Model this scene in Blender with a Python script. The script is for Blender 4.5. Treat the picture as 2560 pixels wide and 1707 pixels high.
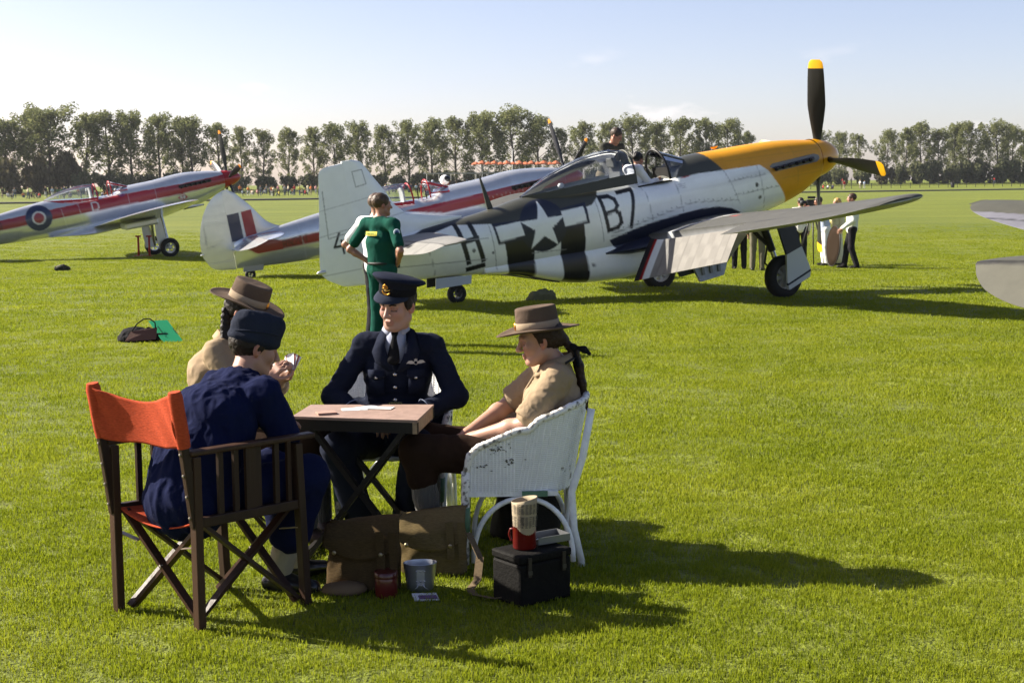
import bpy, bmesh, math, random
import numpy as np
from mathutils import Vector, Matrix, noise
random.seed(7); RNG = np.random.default_rng(11)
R = math.radians; PI = math.pi
scn = bpy.context.scene
for o in list(bpy.data.objects): bpy.data.objects.remove(o, do_unlink=True)
COL = scn.collection

# ---------------------------------------------------------------- camera, sky, sun, exposure
CAM_H = 1.75; FPX = 3600.0; AL = math.atan((853.5 - 455) / FPX); RHO = R(0.5)
camd = bpy.data.cameras.new('camera'); cam = bpy.data.objects.new('camera', camd); COL.objects.link(cam)
camd.sensor_width = 36; camd.lens = FPX / 2560 * 36; camd.clip_end = 5000; camd.clip_start = 0.1
camd.dof.use_dof = True; camd.dof.focus_distance = 7.6; camd.dof.aperture_fstop = 14
_fw = Vector((0, math.cos(AL), -math.sin(AL))); _r0 = Vector((1, 0, 0)); _u0 = _r0.cross(_fw)
_rt = _r0 * math.cos(RHO) - _u0 * math.sin(RHO); _up = _u0 * math.cos(RHO) + _r0 * math.sin(RHO)
cam.matrix_world = Matrix(((_rt.x, _up.x, -_fw.x, 0), (_rt.y, _up.y, -_fw.y, 0), (_rt.z, _up.z, -_fw.z, CAM_H), (0, 0, 0, 1)))
scn.camera = cam

SUN_EL = R(34); SUN_TO = Vector((-0.955, 0.296, 0)).normalized()      # towards the sun, on the ground
sund = bpy.data.lights.new('sun', 'SUN'); sun = bpy.data.objects.new('sun', sund); COL.objects.link(sun)
sund.energy = 5.0; sund.angle = R(0.55); sund.color = (1.0, 0.92, 0.79)
_s = Vector((SUN_TO.x * math.cos(SUN_EL), SUN_TO.y * math.cos(SUN_EL), math.sin(SUN_EL)))
sun.rotation_euler = _s.to_track_quat('Z', 'Y').to_euler(); sun.location = (-20, 6, 14)

world = bpy.data.worlds.new('World'); scn.world = world; world.use_nodes = True
wn = world.node_tree.nodes; wl = world.node_tree.links; wn.clear()
wo = wn.new('ShaderNodeOutputWorld'); wb = wn.new('ShaderNodeBackground'); sky = wn.new('ShaderNodeTexSky')
sky.sky_type = 'NISHITA'; sky.sun_disc = False; sky.sun_elevation = SUN_EL
sky.sun_rotation = math.atan2(SUN_TO.x, SUN_TO.y); sky.altitude = 30; sky.air_density = 0.7; sky.dust_density = 1.1; sky.ozone_density = 1.0
wb.inputs[1].default_value = 0.071
# a few thin fair-weather clouds low over the trees
tc = wn.new('ShaderNodeTexCoord'); mp = wn.new('ShaderNodeMapping'); mp.inputs['Scale'].default_value = (7.0, 7.0, 22.0); mp.inputs['Location'].default_value = (1.3, 0.4, 0.2)
nz = wn.new('ShaderNodeTexNoise'); nz.inputs['Scale'].default_value = 2.2; nz.inputs['Detail'].default_value = 6
cr = wn.new('ShaderNodeMapRange'); cr.inputs[1].default_value = 0.62; cr.inputs[2].default_value = 0.74; cr.inputs[3].default_value = 0; cr.inputs[4].default_value = 0.5
sx = wn.new('ShaderNodeSeparateXYZ'); hz = wn.new('ShaderNodeMapRange'); hz.inputs[1].default_value = 0.095; hz.inputs[2].default_value = 0.06; hz.inputs[3].default_value = 0; hz.inputs[4].default_value = 1
mu = wn.new('ShaderNodeMath'); mu.operation = 'MULTIPLY'; mx = wn.new('ShaderNodeMixRGB'); mx.inputs[2].default_value = (5.9, 6.4, 6.5, 1)
wl.new(tc.outputs['Generated'], mp.inputs[0]); wl.new(mp.outputs[0], nz.inputs[0]); wl.new(nz.outputs[0], cr.inputs[0])
wl.new(tc.outputs['Generated'], sx.inputs[0]); wl.new(sx.outputs[2], hz.inputs[0]); wl.new(cr.outputs[0], mu.inputs[0]); wl.new(hz.outputs[0], mu.inputs[1])
wl.new(mu.outputs[0], mx.inputs[0]); wl.new(sky.outputs[0], mx.inputs[1]); wbal = wn.new('ShaderNodeVectorMath'); wbal.operation = 'MULTIPLY'; wbal.inputs[1].default_value = (1.02, .872, .86)   # camera white balance
wl.new(mx.outputs[0], wbal.inputs[0]); wl.new(wbal.outputs[0], wb.inputs[0]); wl.new(wb.outputs[0], wo.inputs[0])
scn.view_settings.view_transform = 'Standard'; scn.view_settings.look = 'None'; scn.view_settings.exposure = 1.6; scn.view_settings.gamma = 1.0
scn.view_settings.use_curve_mapping = False
scn.render.engine = 'CYCLES'
scn.cycles.max_bounces = 6; scn.cycles.transparent_max_bounces = 12; scn.cycles.diffuse_bounces = 3; scn.cycles.glossy_bounces = 3; scn.cycles.transmission_bounces = 4

# ---------------------------------------------------------------- helpers
V = 1.08844
def pray(x, y):
    return _fw + _rt * ((x - 1280) / FPX) - _up * ((y - 853.5) / FPX)
def at_y(x, y, Y):                                    # a measured direction taken to a chosen distance
    d = pray(x, y); return Vector((0, 0, CAM_H)) + d * (Y / d.y)
def at_z(x, y, z):
    d = pray(x, y); return Vector((0, 0, CAM_H)) + d * ((z - CAM_H) / d.z)

TY = [0, 8, 17, 22, 26, 33, 46, 90, 200]; TZ = [0, 0, -.06, -.10, -.16, -.36, -.53, -.58, -.6]
def terr(x, y):                                       # height of the field
    return float(np.interp(y, TY, TZ))
MATS = {}
def nodes(m):
    m.use_nodes = True; n = m.node_tree.nodes; return n, m.node_tree.links, n['Principled BSDF']
def mat(name, col, rough=0.6, metal=0.0, bump=0.0, bscale=60.0, var=0.0, vscale=8.0, spec=0.3, sheen=0.0, coat=0.0, sss=0.0, detail=4, stretch=None, bdist=0.01):
    if name in MATS: return MATS[name]
    m = bpy.data.materials.new(name); n, l, b = nodes(m)
    b.inputs['Base Color'].default_value = (*col, 1); b.inputs['Roughness'].default_value = rough; b.inputs['Metallic'].default_value = metal
    b.inputs['Specular IOR Level'].default_value = spec; b.inputs['Sheen Weight'].default_value = sheen; b.inputs['Coat Weight'].default_value = coat
    if sss: b.inputs['Subsurface Weight'].default_value = sss; b.inputs['Subsurface Radius'].default_value = (0.012, 0.004, 0.002); b.inputs['Subsurface Scale'].default_value = 1
    if bump or var:
        tc = n.new('ShaderNodeTexCoord'); src = tc.outputs['Object']
        if stretch:
            mp = n.new('ShaderNodeMapping'); mp.inputs['Scale'].default_value = stretch; l.new(src, mp.inputs[0]); src = mp.outputs[0]
    if var:
        t = n.new('ShaderNodeTexNoise'); t.inputs['Scale'].default_value = vscale; t.inputs['Detail'].default_value = 5; l.new(src, t.inputs[0])
        mr = n.new('ShaderNodeMapRange'); mr.inputs[1].default_value = .25; mr.inputs[2].default_value = .75; mr.inputs[3].default_value = 1 - var; mr.inputs[4].default_value = 1 + var; l.new(t.outputs[0], mr.inputs[0])
        mm = n.new('ShaderNodeVectorMath'); mm.operation = 'SCALE'; mm.inputs[0].default_value = col; l.new(mr.outputs[0], mm.inputs['Scale']); l.new(mm.outputs[0], b.inputs['Base Color'])
    if bump:
        t = n.new('ShaderNodeTexNoise'); t.inputs['Scale'].default_value = bscale; t.inputs['Detail'].default_value = detail; l.new(src, t.inputs[0])
        bp = n.new('ShaderNodeBump'); bp.inputs['Strength'].default_value = bump; bp.inputs['Distance'].default_value = bdist; l.new(t.outputs[0], bp.inputs['Height']); l.new(bp.outputs[0], b.inputs['Normal'])
    MATS[name] = m; return m
def attr_mat(name, rough=0.45, rough_metal=0.28, coat=0.0, bump=0.0, bscale=3.0, metalmul=1.0, grime=0.0, spec=.45):
    """paint held per vertex in 'paint' (rgb) with bare-metal amount in alpha"""
    if name in MATS: return MATS[name]
    m = bpy.data.materials.new(name); n, l, b = nodes(m)
    a = n.new('ShaderNodeAttribute'); a.attribute_name = 'paint'
    tc = n.new('ShaderNodeTexCoord')
    src = a.outputs['Color']
    if grime:
        t = n.new('ShaderNodeTexNoise'); t.inputs['Scale'].default_value = 6; t.inputs['Detail'].default_value = 8; t.inputs['Roughness'].default_value = .65; l.new(tc.outputs['Object'], t.inputs[0])
        mr = n.new('ShaderNodeMapRange'); mr.inputs[1].default_value = .35; mr.inputs[2].default_value = .7; mr.inputs[3].default_value = 1 + grime * .4; mr.inputs[4].default_value = 1 - grime; l.new(t.outputs[0], mr.inputs[0])
        mm = n.new('ShaderNodeVectorMath'); mm.operation = 'SCALE'; l.new(src, mm.inputs[0]); l.new(mr.outputs[0], mm.inputs['Scale']); src = mm.outputs[0]
    l.new(src, b.inputs['Base Color'])
    mt = n.new('ShaderNodeMath'); mt.operation = 'MULTIPLY'; mt.inputs[1].default_value = metalmul; l.new(a.outputs['Alpha'], mt.inputs[0]); l.new(mt.outputs[0], b.inputs['Metallic'])
    mr = n.new('ShaderNodeMapRange'); mr.inputs[3].default_value = rough; mr.inputs[4].default_value = rough_metal; l.new(a.outputs['Alpha'], mr.inputs[0]); l.new(mr.outputs[0], b.inputs['Roughness'])
    b.inputs['Coat Weight'].default_value = coat; b.inputs['Specular IOR Level'].default_value = spec
    if bump:
        t = n.new('ShaderNodeTexNoise'); t.inputs['Scale'].default_value = bscale; t.inputs['Detail'].default_value = 2; l.new(tc.outputs['Object'], t.inputs[0])
        bp = n.new('ShaderNodeBump'); bp.inputs['Strength'].default_value = bump; bp.inputs['Distance'].default_value = .05; l.new(t.outputs[0], bp.inputs['Height']); l.new(bp.outputs[0], b.inputs['Normal'])
    MATS[name] = m; return m
def glass_mat(name, tint=(.9, .93, .95), refl=1.0, rough=0.03, base=0.0):
    if name in MATS: return MATS[name]
    m = bpy.data.materials.new(name); m.use_nodes = True; n = m.node_tree.nodes; l = m.node_tree.links; n.clear()
    o = n.new('ShaderNodeOutputMaterial'); tr = n.new('ShaderNodeBsdfTransparent'); tr.inputs[0].default_value = (*tint, 1)
    g = n.new('ShaderNodeBsdfGlossy'); g.inputs['Roughness'].default_value = rough
    fr = n.new('ShaderNodeFresnel'); fr.inputs[0].default_value = 1.5; mt = n.new('ShaderNodeMath'); mt.operation = 'MULTIPLY_ADD'; mt.inputs[1].default_value = refl; mt.inputs[2].default_value = base
    mx = n.new('ShaderNodeMixShader'); l.new(fr.outputs[0], mt.inputs[0]); l.new(mt.outputs[0], mx.inputs[0]); l.new(tr.outputs[0], mx.inputs[1]); l.new(g.outputs[0], mx.inputs[2]); l.new(mx.outputs[0], o.inputs[0])
    MATS[name] = m; return m
def link(o, parent=None):
    COL.objects.link(o)
    if parent is not None: o.parent = parent
    return o
def tag(o, label=None, cat=None, group=None, kind=None):
    if label: o['label'] = label
    if cat: o['category'] = cat
    if group: o['group'] = group
    if kind: o['kind'] = kind
    return o
def empty(name, loc=(0, 0, 0), rz=0.0, label=None, cat=None, group=None, mw=None):
    o = bpy.data.objects.new(name, None); o.empty_display_size = .2; COL.objects.link(o)
    if mw is not None: o.matrix_world = mw
    else: o.location = loc; o.rotation_euler = (0, 0, rz)
    return tag(o, label, cat, group)
def mesh(name, verts, faces, m=None, parent=None, smooth=True, loc=None, col=None, off=None):
    me = bpy.data.meshes.new(name)
    verts = np.asarray(verts, dtype=np.float64).reshape(-1, 3)
    if off is not None: verts = verts + np.asarray(off)
    me.from_pydata(verts.tolist() if len(verts) < 200 else verts, [], faces if not isinstance(faces, np.ndarray) else faces.tolist()); me.update()
    if smooth: me.polygons.foreach_set('use_smooth', [True] * len(me.polygons))
    if m is not None:
        for x in (m if isinstance(m, (list, tuple)) else [m]): me.materials.append(x)
    if col is not None:
        a = me.attributes.new('paint', 'FLOAT_COLOR', 'POINT'); a.data.foreach_set('color', np.asarray(col, dtype=np.float32).ravel())
    o = bpy.data.objects.new(name, me); link(o, parent)
    if loc is not None: o.location = loc
    return o
class MB:
    """collects simple shapes of ONE part"""
    def __init__(s): s.v = []; s.f = []; s.mi = []
    def add(s, v, f, mi=0):
        k = len(s.v); s.v += [tuple(p) for p in v]; s.f += [tuple(i + k for i in q) for q in f]; s.mi += [mi] * len(f); return s
    def box(s, c, d, rot=None, mi=0, bev=0.0):
        M = rot if rot is not None else Matrix.Identity(3); c = Vector(c); hx, hy, hz = d[0] / 2, d[1] / 2, d[2] / 2
        if bev <= 0:
            vs = [c + M @ Vector((a * hx, b * hy, e * hz)) for e in (-1, 1) for a, b in ((-1, -1), (1, -1), (1, 1), (-1, 1))]
            return s.add(vs, [(3, 2, 1, 0), (4, 5, 6, 7), (0, 1, 5, 4), (1, 2, 6, 5), (2, 3, 7, 6), (3, 0, 4, 7)], mi)
        bm = bmesh.new(); bmesh.ops.create_cube(bm, size=1)
        for v in bm.verts: v.co = Vector((v.co.x * d[0], v.co.y * d[1], v.co.z * d[2]))
        bmesh.ops.bevel(bm, geom=bm.edges[:], offset=bev, segments=2, affect='EDGES', profile=.5)
        vs = [c + M @ v.co for v in bm.verts]; bm.verts.index_update(); fs = [[v.index for v in f.verts] for f in bm.faces]; bm.free()
        return s.add(vs, fs, mi)
    def bar(s, a, b, w, t, ref=(0, 0, 1), mi=0, bev=0.0):
        """rectangular bar a->b, w across (perp. to ref), t along ref"""
        a = Vector(a); b = Vector(b); x = (b - a); L = x.length; x.normalize(); y = Vector(ref).cross(x)
        if y.length < 1e-4: y = Vector((1, 0, 0)).cross(x)
        y.normalize(); z = x.cross(y)
        return s.box((a + b) / 2, (L, w, t), Matrix((x, y, z)).transposed(), mi, bev)
    def tube(s, pts, r, n=8, closed=False, mi=0, cap=True):
        pts = [Vector(p) for p in pts]; m = len(pts); rr = r if hasattr(r, '__len__') else [r] * m
        k = len(s.v); prev = None
        for i, p in enumerate(pts):
            if closed: t = pts[(i + 1) % m] - pts[i - 1]
            else: t = pts[min(i + 1, m - 1)] - pts[max(i - 1, 0)]
            t.normalize()
            if prev is None:
                q = Vector((0, 0, 1)) if abs(t.z) < .9 else Vector((1, 0, 0)); nx = (q - t * q.dot(t)).normalized()
            else: nx = (prev - t * prev.dot(t)).normalized()
            prev = nx; ny = t.cross(nx)
            for j in range(n):
                a = 2 * PI * j / n; s.v.append(tuple(p + (nx * math.cos(a) + ny * math.sin(a)) * rr[i]))
        for i in range(m if closed else m - 1):
            for j in range(n):
                A = k + i * n; B = k + ((i + 1) % m) * n; s.f.append((A + j, A + (j + 1) % n, B + (j + 1) % n, B + j)); s.mi.append(mi)
        if cap and not closed:
            s.f.append(tuple(k + j for j in reversed(range(n)))); s.f.append(tuple(k + (m - 1) * n + j for j in range(n))); s.mi += [mi, mi]
        return s
    def lathe(s, prof, n=24, M=None, mi=0, a0=0, a1=2 * PI, cap=False, sx=1, sy=1):
        """prof: (radius, height) about local z; M 4x4"""
        M = M or Matrix.Identity(4); full = abs(a1 - a0 - 2 * PI) < 1e-6; k = len(s.v); m = n if full else n + 1
        for (r, h) in prof:
            for j in range(m):
                a = a0 + (a1 - a0) * j / n; s.v.append(tuple(M @ Vector((r * math.cos(a) * sx, r * math.sin(a) * sy, h))))
        for i in range(len(prof) - 1):
            for j in range(n):
                j2 = (j + 1) % m; A = k + i * m; B = A + m; s.f.append((A + j, A + j2, B + j2, B + j)); s.mi.append(mi)
        if cap:
            s.f.append(tuple(k + j for j in reversed(range(m)))); s.f.append(tuple(k + (len(prof) - 1) * m + j for j in range(m))); s.mi += [mi, mi]
        return s
    def prism(s, poly, a, b, axis=1, mi=0):
        """poly in the two other axes, extruded from a to b along axis"""
        def P(u, w, h): return {0: (h, u, w), 1: (u, h, w), 2: (u, w, h)}[axis]
        n = len(poly); vs = [P(u, w, a) for u, w in poly] + [P(u, w, b) for u, w in poly]
        return s.add(vs, [tuple(range(n)), tuple(reversed(range(n, 2 * n)))] + [(i, i + n, (i + 1) % n + n, (i + 1) % n) for i in range(n)], mi)
    def build(s, name, m, parent=None, smooth=False, off=None, fix=True, angle=None):
        o = mesh(name, s.v, s.f, m, parent, smooth, off=off)
        if any(s.mi): o.data.polygons.foreach_set('material_index', s.mi)
        if fix:
            bm = bmesh.new(); bm.from_mesh(o.data); bmesh.ops.recalc_face_normals(bm, faces=bm.faces); bm.to_mesh(o.data); bm.free()
        if smooth and angle:
            o.data.set_sharp_from_angle(angle=R(angle))
        return o
def pchip(xs, ys, q):
    xs = np.asarray(xs, float); ys = np.asarray(ys, float); q = np.asarray(q, float)
    h = np.diff(xs); d = np.diff(ys) / h; m = np.zeros(len(xs)); m[0] = d[0]; m[-1] = d[-1]
    for i in range(1, len(xs) - 1):
        if d[i - 1] * d[i] > 0:
            w1 = 2 * h[i] + h[i - 1]; w2 = h[i] + 2 * h[i - 1]; m[i] = (w1 + w2) / (w1 / d[i - 1] + w2 / d[i])
    i = np.clip(np.searchsorted(xs, q) - 1, 0, len(xs) - 2); t = np.clip((q - xs[i]) / h[i], 0, 1); t2 = t * t; t3 = t2 * t
    return (2 * t3 - 3 * t2 + 1) * ys[i] + (t3 - 2 * t2 + t) * h[i] * m[i] + (-2 * t3 + 3 * t2) * ys[i + 1] + (t3 - t2) * h[i] * m[i + 1]
def inpoly(px, pz, poly):
    r = np.zeros(px.shape, bool); n = len(poly); j = n - 1
    for i in range(n):
        xi, zi = poly[i]; xj, zj = poly[j]
        if zi != zj:
            c = ((zi > pz) != (zj > pz)) & (px < (xj - xi) * (pz - zi) / (zj - zi) + xi); r ^= c
        j = i
    return r
def strokes(px, pz, segs, w):
    r = np.zeros(px.shape, bool)
    for (x0, z0), (x1, z1) in segs:
        dx, dz = x1 - x0, z1 - z0; L = math.hypot(dx, dz); ux, uz = dx / L, dz / L
        t = (px - x0) * ux + (pz - z0) * uz; d = np.abs(-(px - x0) * uz + (pz - z0) * ux)
        r |= (d < w / 2) & (t > -w * .45) & (t < L + w * .45)
    return r
def chain(*p): return list(zip(p[:-1], p[1:]))
def text_mesh(name, body, size, m, parent, M, extrude=0.0, xscale=1.0, align='CENTER'):
    c = bpy.data.curves.new(name, 'FONT'); c.body = body; c.size = size; c.extrude = extrude; c.align_x = align; c.align_y = 'CENTER'
    t = bpy.data.objects.new('tmp', c); COL.objects.link(t); dg = bpy.context.evaluated_depsgraph_get(); dg.update()
    me = bpy.data.meshes.new_from_object(t.evaluated_get(dg)); bpy.data.objects.remove(t); bpy.data.curves.remove(c)
    me.transform(M @ Matrix.Diagonal((xscale, 1, 1, 1))); me.materials.clear(); me.materials.append(m); me.name = name
    return link(bpy.data.objects.new(name, me), parent)
ORD = ['leftmost', 'second', 'third', 'fourth', 'fifth', 'sixth', 'seventh', 'eighth', 'ninth', 'tenth', 'eleventh', 'twelfth', 'thirteenth', 'fourteenth', 'fifteenth', 'sixteenth', 'seventeenth', 'eighteenth', 'nineteenth', 'twentieth']
_T = ['', '', 'twenty', 'thirty', 'forty', 'fifty', 'sixty', 'seventy']
_Z = ['twentieth', 'thirtieth', 'fortieth', 'fiftieth', 'sixtieth', 'seventieth']
def ordw(i):                                          # 0 -> leftmost, 1 -> second ...
    if i < 20: return ORD[i]
    k = i + 1
    if k % 10 == 0: return _Z[k // 10 - 2]
    return _T[k // 10] + '-' + (['', 'first'] + ORD[1:9])[k % 10]
# ================================================================ the field
def ground_mat():
    m = bpy.data.materials.new('mown_grass'); n, l, b = nodes(m)
    g = n.new('ShaderNodeNewGeometry')
    def nz(scale, det=4, st=(1, 1, 1)):
        mp = n.new('ShaderNodeMapping'); mp.inputs['Scale'].default_value = st; l.new(g.outputs['Position'], mp.inputs[0])
        t = n.new('ShaderNodeTexNoise'); t.inputs['Scale'].default_value = scale; t.inputs['Detail'].default_value = det; l.new(mp.outputs[0], t.inputs[0]); return t.outputs[0]
    def ramp(src, a, b_, lo, hi):
        r = n.new('ShaderNodeMapRange'); r.inputs[1].default_value = a; r.inputs[2].default_value = b_; r.inputs[3].default_value = lo; r.inputs[4].default_value = hi; l.new(src, r.inputs[0]); return r.outputs[0]
    mix = n.new('ShaderNodeMixRGB'); mix.inputs[1].default_value = (.092, .120, .007, 1); mix.inputs[2].default_value = (.150, .170, .013, 1)
    l.new(ramp(nz(.22, 7, (.30, 1, 1)), .32, .68, 0, 1), mix.inputs[0])
    m2 = n.new('ShaderNodeMixRGB'); m2.blend_type = 'MULTIPLY'; m2.inputs[0].default_value = 1; l.new(mix.outputs[0], m2.inputs[1])
    cc = n.new('ShaderNodeCombineXYZ'); r2 = ramp(nz(14, 5), .3, .7, .62, 1.32); l.new(r2, cc.inputs[0]); l.new(r2, cc.inputs[1]); l.new(r2, cc.inputs[2]); l.new(cc.outputs[0], m2.inputs[2])
    m3 = n.new('ShaderNodeMixRGB'); m3.blend_type = 'MULTIPLY'; m3.inputs[0].default_value = 1; l.new(m2.outputs[0], m3.inputs[1])
    c3 = n.new('ShaderNodeCombineXYZ'); r3 = ramp(nz(110, 3), .3, .7, .55, 1.4); l.new(r3, c3.inputs[0]); l.new(r3, c3.inputs[1]); l.new(r3, c3.inputs[2]); l.new(c3.outputs[0], m3.inputs[2])
    l.new(m3.outputs[0], b.inputs['Base Color']); b.inputs['Roughness'].default_value = .75; b.inputs['Specular IOR Level'].default_value = .25
    bp = n.new('ShaderNodeBump'); bp.inputs['Strength'].default_value = .8; bp.inputs['Distance'].default_value = .05; l.new(nz(45, 6), bp.inputs['Height']); l.new(bp.outputs[0], b.inputs['Normal'])
    return m
GM = ground_mat()
xs = np.concatenate([np.linspace(-700, -120, 12), np.linspace(-100, 160, 131), np.linspace(180, 760, 12)])
ys = np.concatenate([[-40, -10], np.linspace(0, 60, 61), np.linspace(64, 120, 12), np.linspace(130, 520, 60), [600, 750, 900]])
# the line of the track runs from left-near to right-far
def track_y(x): return 196 + 0.50 * (x + 68) if x > -400 else 40
def bank(x, y):                                        # spectators' bank beyond the track
    d = (y - track_y(x)) / 1.118
    return float(np.interp(d, [4, 10, 45, 70, 120], [0, .25, .75, 1.15, 1.5]))
def hgt(x, y): return terr(x, y) + bank(x, y)
gv = [(x, y, hgt(x, y)) for y in ys for x in xs]; nx = len(xs)
gf = [(j * nx + i, j * nx + i + 1, (j + 1) * nx + i + 1, (j + 1) * nx + i) for j in range(len(ys) - 1) for i in range(nx - 1)]
ground = mesh('ground', gv, gf, GM); tag(ground, kind='structure')
# dark track strip along the foot of the bank
tv = []; tf = []
for i, x in enumerate(np.linspace(-330, 420, 90)):
    for d, dz in ((-3.2, .012), (-3.0, .20), (3.0, .20), (3.2, .012)):
        y = track_y(x) + d * 1.118; tv.append((x, y, hgt(x, y) + dz))
    if i:
        k = 4 * i; tf += [(k - 4 + j, k + j, k + j + 1, k - 3 + j) for j in range(3)]
tag(mesh('road', tv, tf, mat('tarmac', (.030, .029, .028), .85, bump=.3, bscale=8), smooth=False), kind='structure')

# ---------------------------------------------------------------- turf blades (uncountable)
def blade_mat():
    m = bpy.data.materials.new('grass_blade'); m.use_nodes = True; n = m.node_tree.nodes; l = m.node_tree.links; n.clear()
    o = n.new('ShaderNodeOutputMaterial'); d = n.new('ShaderNodeBsdfDiffuse'); t = n.new('ShaderNodeBsdfTranslucent'); g = n.new('ShaderNodeBsdfGlossy'); g.inputs['Roughness'].default_value = .42
    oi = n.new('ShaderNodeNewGeometry'); at = n.new('ShaderNodeTexNoise'); at.inputs['Scale'].default_value = .7; at.inputs['Detail'].default_value = 5; l.new(oi.outputs['Position'], at.inputs[0])
    r1 = n.new('ShaderNodeMapRange'); r1.inputs[1].default_value = .3; r1.inputs[2].default_value = .7; l.new(at.outputs[0], r1.inputs[0])
    ri = n.new('ShaderNodeMath'); ri.operation = 'MULTIPLY_ADD'; ri.inputs[1].default_value = .55; l.new(oi.outputs['Random Per Island'], ri.inputs[0]); r2 = n.new('ShaderNodeMath'); r2.operation = 'MULTIPLY'; r2.inputs[1].default_value = .45; l.new(r1.outputs[0], r2.inputs[0]); l.new(r2.outputs[0], ri.inputs[2])
    cr = n.new('ShaderNodeValToRGB'); e = cr.color_ramp.elements; e[0].position = .08; e[0].color = (.126, .166, .007, 1); e[1].position = .95; e[1].color = (.290, .306, .027, 1)
    e2 = cr.color_ramp.elements.new(.5); e2.color = (.204, .246, .011, 1)
    l.new(ri.outputs[0], cr.inputs[0]); l.new(cr.outputs[0], d.inputs[0]); l.new(cr.outputs[0], t.inputs[0])
    a = n.new('ShaderNodeMixShader'); a.inputs[0].default_value = .5; l.new(d.outputs[0], a.inputs[1]); l.new(t.outputs[0], a.inputs[2])
    b = n.new('ShaderNodeMixShader'); b.inputs[0].default_value = .012; l.new(a.outputs[0], b.inputs[1]); l.new(g.outputs[0], b.inputs[2]); l.new(b.outputs[0], o.inputs[0])
    return m
BM = blade_mat()
def clump(name, nb, rad, h, w, seed):
    r = np.random.default_rng(seed); v = []; f = []
    for _ in range(nb):
        a = r.uniform(0, 2 * PI); q = rad * math.sqrt(r.uniform()); x, y = q * math.cos(a), q * math.sin(a); b = r.uniform(0, 2 * PI); L = h * r.uniform(.45, 1.15); lean = L * r.uniform(.1, .9); la = r.uniform(0, 2 * PI)
        wx, wy = math.cos(b) * w * r.uniform(.6, 1.2) / 2, math.sin(b) * w / 2; lx, ly = math.cos(la) * lean, math.sin(la) * lean; k = len(v)
        v += [(x - wx, y - wy, -.005), (x + wx, y + wy, -.005), (x + lx * .4 + wx * .8, y + ly * .4 + wy * .8, L * .62), (x + lx * .4 - wx * .8, y + ly * .4 - wy * .8, L * .62), (x + lx, y + ly, L * (1 - .25 * lean / L))]
        f += [(k, k + 1, k + 2, k + 3), (k + 3, k + 2, k + 4)]
    me = bpy.data.meshes.new(name); me.from_pydata(v, [], f); me.materials.append(BM); return bpy.data.objects.new(name, me)
def turf(name, y0, y1, dens, nb, rad, h, w, seed, label, fi=0.0, fo=0.0):
    r = np.random.default_rng(seed); half = lambda y: .40 * y + 1.6
    n = int(dens * (half(y0) + half(y1)) * (y1 - y0)); yy = np.sqrt(r.uniform(y0 ** 2, y1 ** 2, n)); keep = r.uniform(size=n) < np.minimum((yy - y0 + 1e-6) / max(fi, 1e-6), (y1 - yy) / max(fo, 1e-6)); yy = yy[keep]; n = len(yy); xx = r.uniform(-1, 1, n) * (.40 * yy + 1.6)
    pts = np.stack([xx, yy, np.interp(yy, TY, TZ)], 1)
    me = bpy.data.meshes.new(name); me.from_pydata(pts, [], []); o = bpy.data.objects.new(name, me); link(o); tag(o, label, 'grass', kind='stuff')
    a = me.attributes.new('yaw', 'FLOAT_VECTOR', 'POINT'); rv = np.zeros((n, 3), np.float32); rv[:, 2] = r.uniform(0, 6.28, n); a.data.foreach_set('vector', rv.ravel())
    # patches of longer and shorter turf
    sc = np.array([.72 + .55 * (0.5 + .5 * noise.noise((x * 1.3, y * 1.3, 3.1))) * (0.75 + .5 * (0.5 + .5 * noise.noise((x * .35, y * .35, 9)))) for x, y in zip(xx, yy)], np.float32) * r.uniform(.75, 1.25, n).astype(np.float32)
    a = me.attributes.new('size', 'FLOAT', 'POINT'); a.data.foreach_set('value', sc)
    a = me.attributes.new('pick', 'INT', 'POINT'); a.data.foreach_set('value', r.integers(0, 3, n).astype(np.int32))
    ng = bpy.data.node_groups.new(name, 'GeometryNodeTree'); ng.interface.new_socket('Geometry', in_out='INPUT', socket_type='NodeSocketGeometry'); ng.interface.new_socket('Geometry', in_out='OUTPUT', socket_type='NodeSocketGeometry')
    N = ng.nodes; L = ng.links; gi = N.new('NodeGroupInput'); go = N.new('NodeGroupOutput'); ip = N.new('GeometryNodeInstanceOnPoints'); g2 = N.new('GeometryNodeGeometryToInstance')
    for k in range(3):
        oi = N.new('GeometryNodeObjectInfo'); oi.inputs['Object'].default_value = clump('turf_clump', nb, rad, h, w, seed * 10 + k); oi.inputs['As Instance'].default_value = False; L.new(oi.outputs['Geometry'], g2.inputs[0])
    def at(nm, ty):
        q = N.new('GeometryNodeInputNamedAttribute'); q.data_type = ty; q.inputs['Name'].default_value = nm; return q.outputs['Attribute']
    L.new(gi.outputs[0], ip.inputs['Points']); L.new(g2.outputs[0], ip.inputs['Instance']); ip.inputs['Pick Instance'].default_value = True; L.new(at('pick', 'INT'), ip.inputs['Instance Index'])
    L.new(at('yaw', 'FLOAT_VECTOR'), ip.inputs['Rotation']); L.new(at('size', 'FLOAT'), ip.inputs['Scale']); L.new(ip.outputs[0], go.inputs[0])
    md = o.modifiers.new('turf', 'NODES'); md.node_group = ng
    return o
turf('grass', 3.6, 11, 420, 36, .068, .024, .0034, 1, 'short mown turf around the table and chairs', 0, 4.5)
turf('grass', 6.5, 25, 120, 36, .125, .026, .0055, 2, 'short mown turf between the chairs and the aircraft', 4.5, 12)
turf('grass', 13, 75, 20, 30, .30, .034, .012, 3, 'short mown turf under and around the parked aircraft', 12, 42)

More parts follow.
